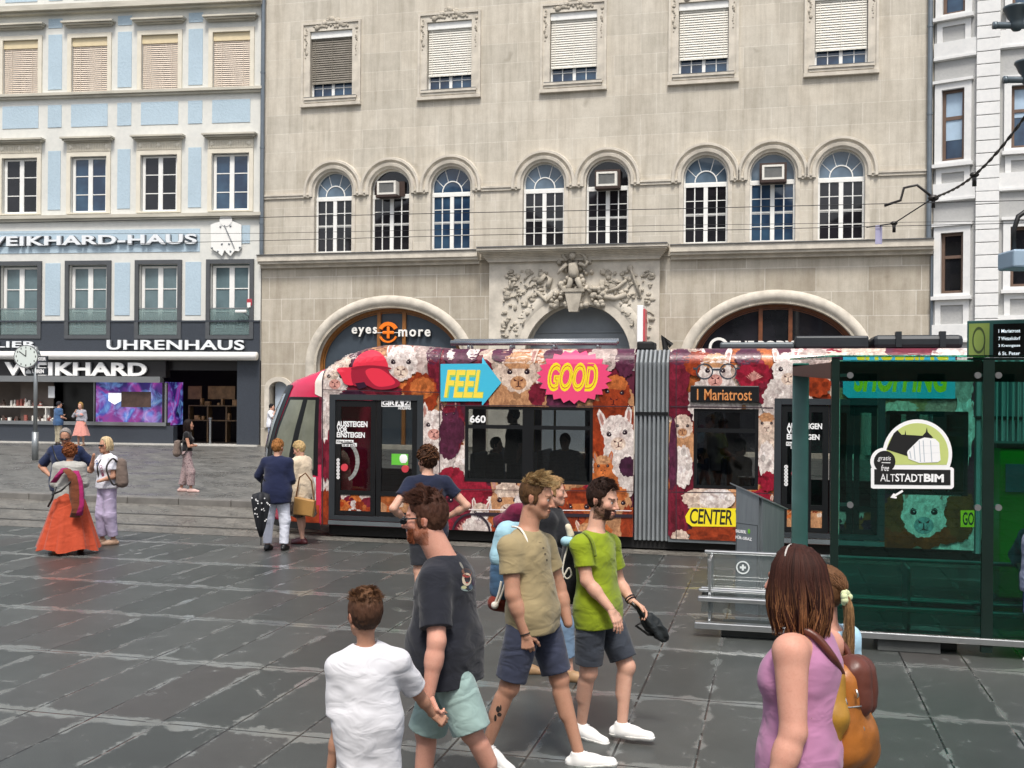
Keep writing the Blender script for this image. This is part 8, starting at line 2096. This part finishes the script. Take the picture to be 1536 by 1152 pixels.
m.build('display_text', M('white led text', (.8, .85, .9), .5, var=0, emit=.5), dp)
# bin
BFm = at(1138, 800, 11.9); lb = empty('recycling_bin', (BFm.x, BFm.y, 0), R(-38), 'tall stainless litter bin with a slanting lid behind the bench', 'bin')
w = .20; zt0, zt1 = 1.36, 1.14
def sl(x): return zt0 + (zt1 - zt0) * (x + .26) / .52
m = MB(); m.add([(-.20, -.26, 0), (.24, -.26, 0), (.24, .26, 0), (-.20, .26, 0), (-.20, -.26, 1.385), (.24, -.26, 1.28), (.24, .26, 1.133), (-.20, .26, 1.238)], [(0, 3, 2, 1), (4, 5, 6, 7), (0, 1, 5, 4), (1, 2, 6, 5), (2, 3, 7, 6), (3, 0, 4, 7)])
o = m.build('body', M('brushed bin steel', '9aa0a4', .34, .7, var=.1, vs=3, stretch=(8, 8, 1)), lb)
bm = bmesh.new(); bm.from_mesh(o.data); bmesh.ops.bevel(bm, geom=[e for e in bm.edges if abs((e.verts[0].co - e.verts[1].co).normalized().z) > .9], offset=.035, segments=4, affect='EDGES'); bm.to_mesh(o.data); bm.free()
def lz(x, y): return 1.385 - (x + .2) * .238 - (y + .26) * .283
m = MB(); m.add([(x, y, lz(x, y) + dz) for dz in (.002, .016) for x, y in ((-.26, -.28), (.26, -.28), (.26, .28), (-.26, .28))], [(0, 3, 2, 1), (4, 5, 6, 7), (0, 1, 5, 4), (1, 2, 6, 5), (2, 3, 7, 6), (3, 0, 4, 7)]); m.build('lid', STL, lb)
lb.scale = (.84, .84, 1)
m = MB(); plate(m, [rect(-.16, .1, .19, .98), rect(-.155, .105, .185, .975)], -.264, -.259); m.build('door_seam', M('dark seam', '3a3e40', .5), lb)
m = MB(); text(m, 'SAUBER', -.17, .87, .0, .905, -.262, .003, .03); text(m, 'FÜR GRAZ', -.17, .80, .10, .84, -.262, .003, .03); m.build('lettering', WV, lb); m = MB(); m.ell((.05, -.262, .90), (.022, .003, .03), 10, 6); m.build('leaf_mark', M('leaf green', '6fae3c', .5), lb)
m = MB(); m.lathe([(.014, .0), (.014, .006)], (.244, -.1, .45), 10, 'x'); m.build('lock', BV, lb)
# street clock on the far pavement
gp = ground(52.5, 690, WALK_Z); ck = empty('street_clock', tuple(gp), R(-12), 'round double faced street clock on a slim grey pole before the watch shop', 'street clock'); sc_ = (gp - Vector((0, 0, CAM_H))).dot(Vector((-SA, CA, 0))) / F_PX
def cz(py_): return CAM_H + (587 - .008 * 715 - py_) * sc_ - WALK_Z
POLE_ = M('grey galvanised pole', '8f9496', .4, .6, var=.08); m = MB(); m.tube([(0, 0, 0), (0, 0, cz(648))], .10, 12); m.tube([(0, 0, cz(648)), (0, 0, cz(520))], .06, 12); m.build('pole', POLE_, ck, True)
zc = cz(535); fx = -.20
ang = R(50); ca_, sa_ = math.cos(ang), math.sin(ang)
dr = empty('clock_drum', (-.26, -.1, zc), R(38)); dr.parent = ck
m = MB(); m.lathe([(.0, -.20), (.36, -.20), (.36, .20), (.0, .20)], (0, 0, 0), 32, 'y'); m.build('drum', M('bright drum steel', 'c9cccd', .25, .8, var=.05), dr, False); m = MB(); m.lathe([(.33, -.207), (.33, -.201), (.0, -.201)], (0, 0, 0), 32, 'y'); m.build('dial', M('pale dial', 'd2dbd6', .35, var=.02), dr)
m = MB(); m.box(-.012, .012, -.215, -.208, 0, .2); m.tube([(0, -.212, 0), (-.2, -.212, .16)], .012, 5)
for i in range(12): a = R(30 * i); m.box(.28 * math.sin(a) - .012, .28 * math.sin(a) + .012, -.212, -.208, .28 * math.cos(a) - .03, .28 * math.cos(a) + .03)
m.build('hands', BV, dr)
m = MB(); z = cz(539); m.box(.10, .52, -.03, .03, z - .08, z + .10); z = cz(557); m.box(-.46, .52, -.03, .03, z - .11, z + .10); m.build('name_plate', M('dark plate', '2a2f34', .4), ck); m = MB(); z = cz(539); text(m, 'STEIR', .15, z - .04, .48, z + .06, -.031, .01, .02); z = cz(557); text(m, 'UHREN', -.12, z - .06, .40, z + .06, -.031, .01, .03); m.prism([(-.42, z - .07), (-.16, z - .07), (-.2, z + .02), (-.30, z + .07), (-.40, z + .0)], -.04, -.031); m.build('plate_lettering', WV, ck)
# lamp mast at the right edge
LM = at(1590, 900, 10.2); lm = empty('lamp_mast', (LM.x, LM.y, 0), YAW, 'grey lamp mast with two bowl spotlights on side arms at the right edge', 'lamp mast'); u = 10.2 / F_PX
def LX(px_): return (px_ - 1590) * u
def LZ(py_): return CAM_H + (593 - py_) * u
GRY = M('grey lamp metal', '6f7a80', .35, .4, var=.1)
m = MB(); m.tube([(0, 0, 0), (0, 0, 7.5)], [.09, .07], 14); m.build('mast', GRY, lm, True)
for x0, yb, xc in ((1481, 41, 1513), (1497, 122, 1531)):
    m = MB(); m.tube([(LX(x0), -.05, LZ(yb)), (LX(1600), -.05, LZ(yb))], .032, 12); m.lathe([(.036, 0), (.036, .03)], (LX(x0) - .01, -.05, LZ(yb)), 12, 'x'); a_ = m.build('lamp_arm', GRY, lm, True)
    m = MB(); m.lathe([(.0, .0), (.035, .005), (.055, .03), (.06, .06), (.062, .10), (.085, .13), (.115, .20), (.125, .21), (.125, .23), (.0, .235)], (LX(xc), -.07, LZ(yb) - .06), 24); m.lathe([(.02, -.20), (.02, -.19)], (LX(xc) + .03, 0, LZ(yb) + .1), 10, 'y'); m.build('spotlight', M('grey spotlight', '59646a', .35, .3, var=.08), lm, True)
m = MB(); m.box(LX(1500), LX(1560), -.22, .12, LZ(405), LZ(378), bev=.02); m.build('control_box', M('pale blue grey box', '93a8ba', .45, var=.05), lm); m = MB(); m.tube([(LX(1524), .1, LZ(380)), (LX(1523), .1, LZ(345)), (LX(1530), .1, LZ(322)), (LX(1545), .1, LZ(312)), (LX(1590), .1, LZ(308))], .025, 8); m.build('curved_arm', M('black plastic', '141414', .4), lm, True)
# overhead wires
def wire(y, pts, label, r=.012, name='overhead_wire'):
    fr = Frame(0, y); P = [fr(*p) for p in pts]; a, b = P[0], P[-1]; s_ = (b[1] - a[1]) / (b[0] - a[0]); Q = [(a[0] - 25, y, a[1] - 25 * s_)] + [(x, y, z) for x, z in P] + [(b[0] + 25, y, b[1] + 25 * s_)]
    o = empty(name, (P[len(P) // 2][0], y, P[len(P) // 2][1]), 0, label, 'wire', 'overhead tram wires'); c = Vector(o.location); m = MB(); m.tube([Vector(q) - c for q in Q], r, 6); m.build('cable', M('dark wire', '2b2c2e', .5, .5), o, True); return o
wire(17.45, [(393, 326), (705, 319), (1021, 313), (1390, 304)], 'upper thin tram wire stretched across the arched windows', .006); wire(20.6, [(393, 361), (705, 353), (1000, 347), (1300, 340)], 'lower thin tram wire stretched just above the stone ledge', .006)
wire(24.0, [(0, 351), (390, 350), (1000, 338)], 'faint wire crossing the silver capitals of the blue house', .005)
W0, W1, W2, W3 = at(1570, 130, 12.0), at(1400, 297, 17.2), at(1341, 335, 19.0), at(1300, 341, 20.2)
pw = empty('pull_off_cable', tuple(W1), 0, 'twisted black feeder cable sloping down from the upper right to the tram wires', 'cable'); c = Vector(W1); m = MB()
for ph in (0, 3.14): m.tube([W0.lerp(W1, t) - c + Vector((math.cos(t * 60 + ph), 0, math.sin(t * 60 + ph))) * .010 - Vector((0, 0, .25 * math.sin(math.pi * t))) for t in np.linspace(0, 1, 60)], .0125, 6)
m.build('cable', M('black plastic', '141414', .4), pw, True); m = MB(); m.tube([Vector((0, 0, 0)), W2 - c, W3 - c], .012, 6); m.build('span_wire', M('dark wire', '2b2c2e', .5, .5), pw, True)
m = MB()
for p, r in ((W1, .055), (W2, .04), (W0.lerp(W1, .55) - Vector((0, 0, .24)), .04)): q = p - c; m.ell(q, (r * 1.6, r, r), 10, 6); m.tube([q - Vector((0, 0, .0)), q - Vector((0, 0, .16))], .03, 6)
m.tube([Vector((-.02, 0, .02)), Vector((-.25, 0, .22)), Vector((-.45, 0, .18)), Vector((-.5, 0, -.02)), Vector((-.75, 0, -.1))], .022, 6); m.build('insulator', M('dark insulator', '26221f', .4), pw, True); MB().box(*[v for v in (at(1318, 352, 19.6).x - c.x - .06, at(1318, 352, 19.6).x - c.x + .06, at(1318, 352, 19.6).y - c.y - .01, at(1318, 352, 19.6).y - c.y + .01, at(1318, 366, 19.6).z - c.z, at(1318, 338, 19.6).z - c.z)]).build('tag', M('lilac tag', 'a9a6c4', .6), pw)
# bags of the two men
PB, DB, RB, BKB, MG = cloth('pale blue bag', '9cc4d2', .5), cloth('denim blue bag', '3f5c78', .6), cloth('red brown bag', '6e2a1e', .6), cloth('black rucksack', '16171a', .5), cloth('magenta cloth', '6a1838', .8)
C0 = np.array(at(748, 845, 7.15)); t = thing('backpack', C0, 'pale blue drawstring bag with red brown bottom on the man in beige', 'backpack')
q = lambda x, y, d_: np.array(at(x, y, d_))
sdf_obj('bag', [cone(q(762, 800, 7.1), q(752, 835, 7.1), .085, .085, .04), cone(q(775, 800, 7.2), q(768, 840, 7.2), .09, .09, .04)], .010, PB, t, C0, (.008, A3(12, 12, 10))); sdf_obj('lower_bag', [cone(q(752, 850, 7.1), q(752, 885, 7.1), .075, .07, .04), cone(q(770, 845, 7.2), q(770, 890, 7.2), .08, .08, .04)], .010, DB, t, C0, (.008, A3(12, 12, 10))); sdf_obj('bag_bottom', [cone(q(744, 904, 7.08), q(764, 906, 7.15), .055, .06, .03)], .008, RB, t, C0, (.005, A3(14, 14, 14))); sdf_obj('rolled_cloth', [cone(q(752, 785, 7.25), q(776, 770, 7.2), .06, .07, .03)], .009, MG, t, C0, (.012, A3(14, 14, 14)))
WC_ = M('white cord', 'e2dccf', .8); strap('cord', [q(752, 872, 7.0), q(748, 890, 6.99), (q(742, 906, 7.0))], .008, WC_, t, C0); strap('cord', [q(758, 874, 7.0), q(752, 892, 6.99), q(744, 910, 7.0)], .008, WC_, t, C0); strap('cord', [q(768, 790, 7.0), q(780, 793, 6.83), q(790, 810, 6.78), q(793, 835, 6.76), q(786, 856, 6.74)], .007, WC_, t, C0)
m = MB(); m.ell(q(742, 908, 6.98) - C0, .025, 8, 6); m.build('cord_knot', WC_, t, True)
C0 = np.array(at(858, 850, 7.6)); t = thing('backpack', C0, 'black rucksack with white earphone cord hanging on the back of the man in green', 'backpack')
sdf_obj('bag', [cone(q(862, 815, 7.6), q(858, 885, 7.6), .085, .10, .05), cone(q(872, 815, 7.75), q(868, 885, 7.75), .085, .10, .05)], .010, BKB, t, C0, (.008, A3(12, 12, 10))); sdf_obj('pale_cap', [cone(q(848, 812, 7.42), q(856, 812, 7.42), .035, .03, .02)], .008, cloth('pale blue bag', '9cc4d2'), t, C0); sdf_obj('pale_tag', [cone(q(852, 790, 7.45), q(856, 802, 7.45), .022, .026, .02)], .008, cloth('cream cloth', 'cfc4ae'), t, C0); strap('earphone_cord', [q(852, 818, 7.44), q(846, 840, 7.43), q(844, 858, 7.42), q(850, 868, 7.42), q(857, 862, 7.42), q(853, 852, 7.42), q(844, 868, 7.42)], .006, WC_, t, C0)
strap('shoulder_strap', [q(866, 810, 7.5), q(876, 800, 7.3), q(888, 812, 7.22), q(893, 835, 7.2)], .010, cloth('olive strap', '6a7a20'), t, C0)
# child at the right edge
bq = Fig('child in a grey blue jacket and patterned blue shorts at the right picture edge', 1.42, 240, 'fair', 1.1, .010, headdeg=230); gp = at(1562, 985, 9.7); bq.stand((gp.x, gp.y, 0), ('out', 'hip')); bq.body(face=False); bq.top(cloth('grey blue jacket', '7d86a0', .8, True, .9, .4, 9), 'jacket', .03, 1.7, -.12, .05); bq.bottom(cloth('patterned blue shorts', '4a5a9a', .6, True, .9, .6, 16), 'shorts', .03, .9); bq.shoes(WHITE_SH, None, 240); bq.cap_hair(hexc('4a3424'))
# ------------------------------------------------------------------ houses across the square (seen mirrored in the windows)
for i, (x0, x1, h, c, lab) in enumerate(((-46, -22, 19, 'b9a88c', 'ochre house across the square, mirrored in the left windows'), (-21.5, 2, 21, 'a8a59c', 'grey gabled house across the square, mirrored in the arched windows'), (2.5, 30, 18, 'b39a84', 'sand coloured house across the square, mirrored in the right windows'))):
    t = empty('house', ((x0 + x1) / 2, -32, 0), 0, lab, 'building'); w = (x1 - x0) / 2
    m = MB(); m.box(-w, w, -12, 0, 0, h); m.build('wall', M('plaster ' + c, c, .85), t)
    m = MB(); m.prism([(-w - .3, h), (w + .3, h), (w * .55, h + 4), (0, h + 5.5), (-w * .5, h + 3.6)], -12.3, .4); m.build('roof', M('red brown tiles', '5a3a30', .8, var=.25), t)
    win = MB(); win.box(-.6, .6, .002, .05, 0, 2); p = None
    for fl in range(5):
        for k in range(int(w * 2 / 3)):
            if p is None: p = o = win.build('window', PANE_DARK, t)
            else: o = p.copy(); COL.objects.link(o); o.parent = t
            o.location = (-w + 1.6 + k * 3, 0, 1.4 + fl * 3.5)
# ------------------------------------------------------------------ every separate piece of these parts becomes a part of its own
def split_pieces(o, gap=.02):
    me = o.data; n = len(me.vertices); par = list(range(n))
    def find(i):
        while par[i] != i: par[i] = par[par[i]]; i = par[i]
        return i
    for e in me.edges:
        a, b = find(e.vertices[0]), find(e.vertices[1])
        if a != b: par[a] = b
    isl = {}
    for p in me.polygons: isl.setdefault(find(p.vertices[0]), []).append(p.index)
    co = np.array([v.co for v in me.vertices]); keys = list(isl); bb = []
    for k in keys:
        q = co[sorted({v for f in isl[k] for v in me.polygons[f].vertices})]; bb.append((q.min(0) - gap / 2, q.max(0) + gap / 2))
    grp = list(range(len(keys)))
    def gf(i):
        while grp[i] != i: i = grp[i]
        return i
    for i in range(len(keys)):
        for j in range(i):
            if (bb[i][0] <= bb[j][1]).all() and (bb[j][0] <= bb[i][1]).all(): grp[gf(i)] = gf(j)
    sets = {}
    for i, k in enumerate(keys): sets.setdefault(gf(i), []).extend(isl[k])
    if len(sets) < 2 or len(sets) > 90: return
    sm = me.polygons[0].use_smooth; first = True; old = me
    for fs in sets.values():
        used = {}; F_ = []
        for f in fs: F_.append([used.setdefault(v, len(used)) for v in old.polygons[f].vertices])
        V = [tuple(old.vertices[v].co) for v in used]; m2 = bpy.data.meshes.new(o.name.split('.')[0]); m2.from_pydata(V, [], F_)
        for m in old.materials: m2.materials.append(m)
        if sm: m2.polygons.foreach_set('use_smooth', np.ones(len(m2.polygons), bool))
        if first: o.data = m2; first = False
        else:
            c = bpy.data.objects.new(o.name.split('.')[0], m2); COL.objects.link(c); c.parent = o.parent; c.location = o.location; c.rotation_euler = o.rotation_euler
            for ch in o.children:                        # sub-parts stay with the first piece
                pass
    bpy.data.meshes.remove(old)
SPLIT = {'blue_panel', 'portal_arch', 'ledge', 'ledge_flashing', 'frame_post', 'string_course', 'glass_clamp', 'bracket', 'foot', 'base_block', 'white_band', 'seat', 'grab_pole', 'door_button', 'display_goods', 'strip_lamp', 'roof_unit', 'granite_cladding',
         'cornice', 'door_step', 'white_goods', 'dark_goods', 'red_goods', 'window_shelf', 'seat_rail', 'rear_grille', 'display_back', 'mounting_board', 'bracket', 'insulator', 'fascia', 'roof_rail', 'wristband', 'lens', 'cord', 'zip', 'display_sill', 'door_pane', 'hands'}
for o in list(SC.objects):
    if o.type == 'MESH' and o.name.split('.')[0] in SPLIT and o.data.users == 1: split_pieces(o)
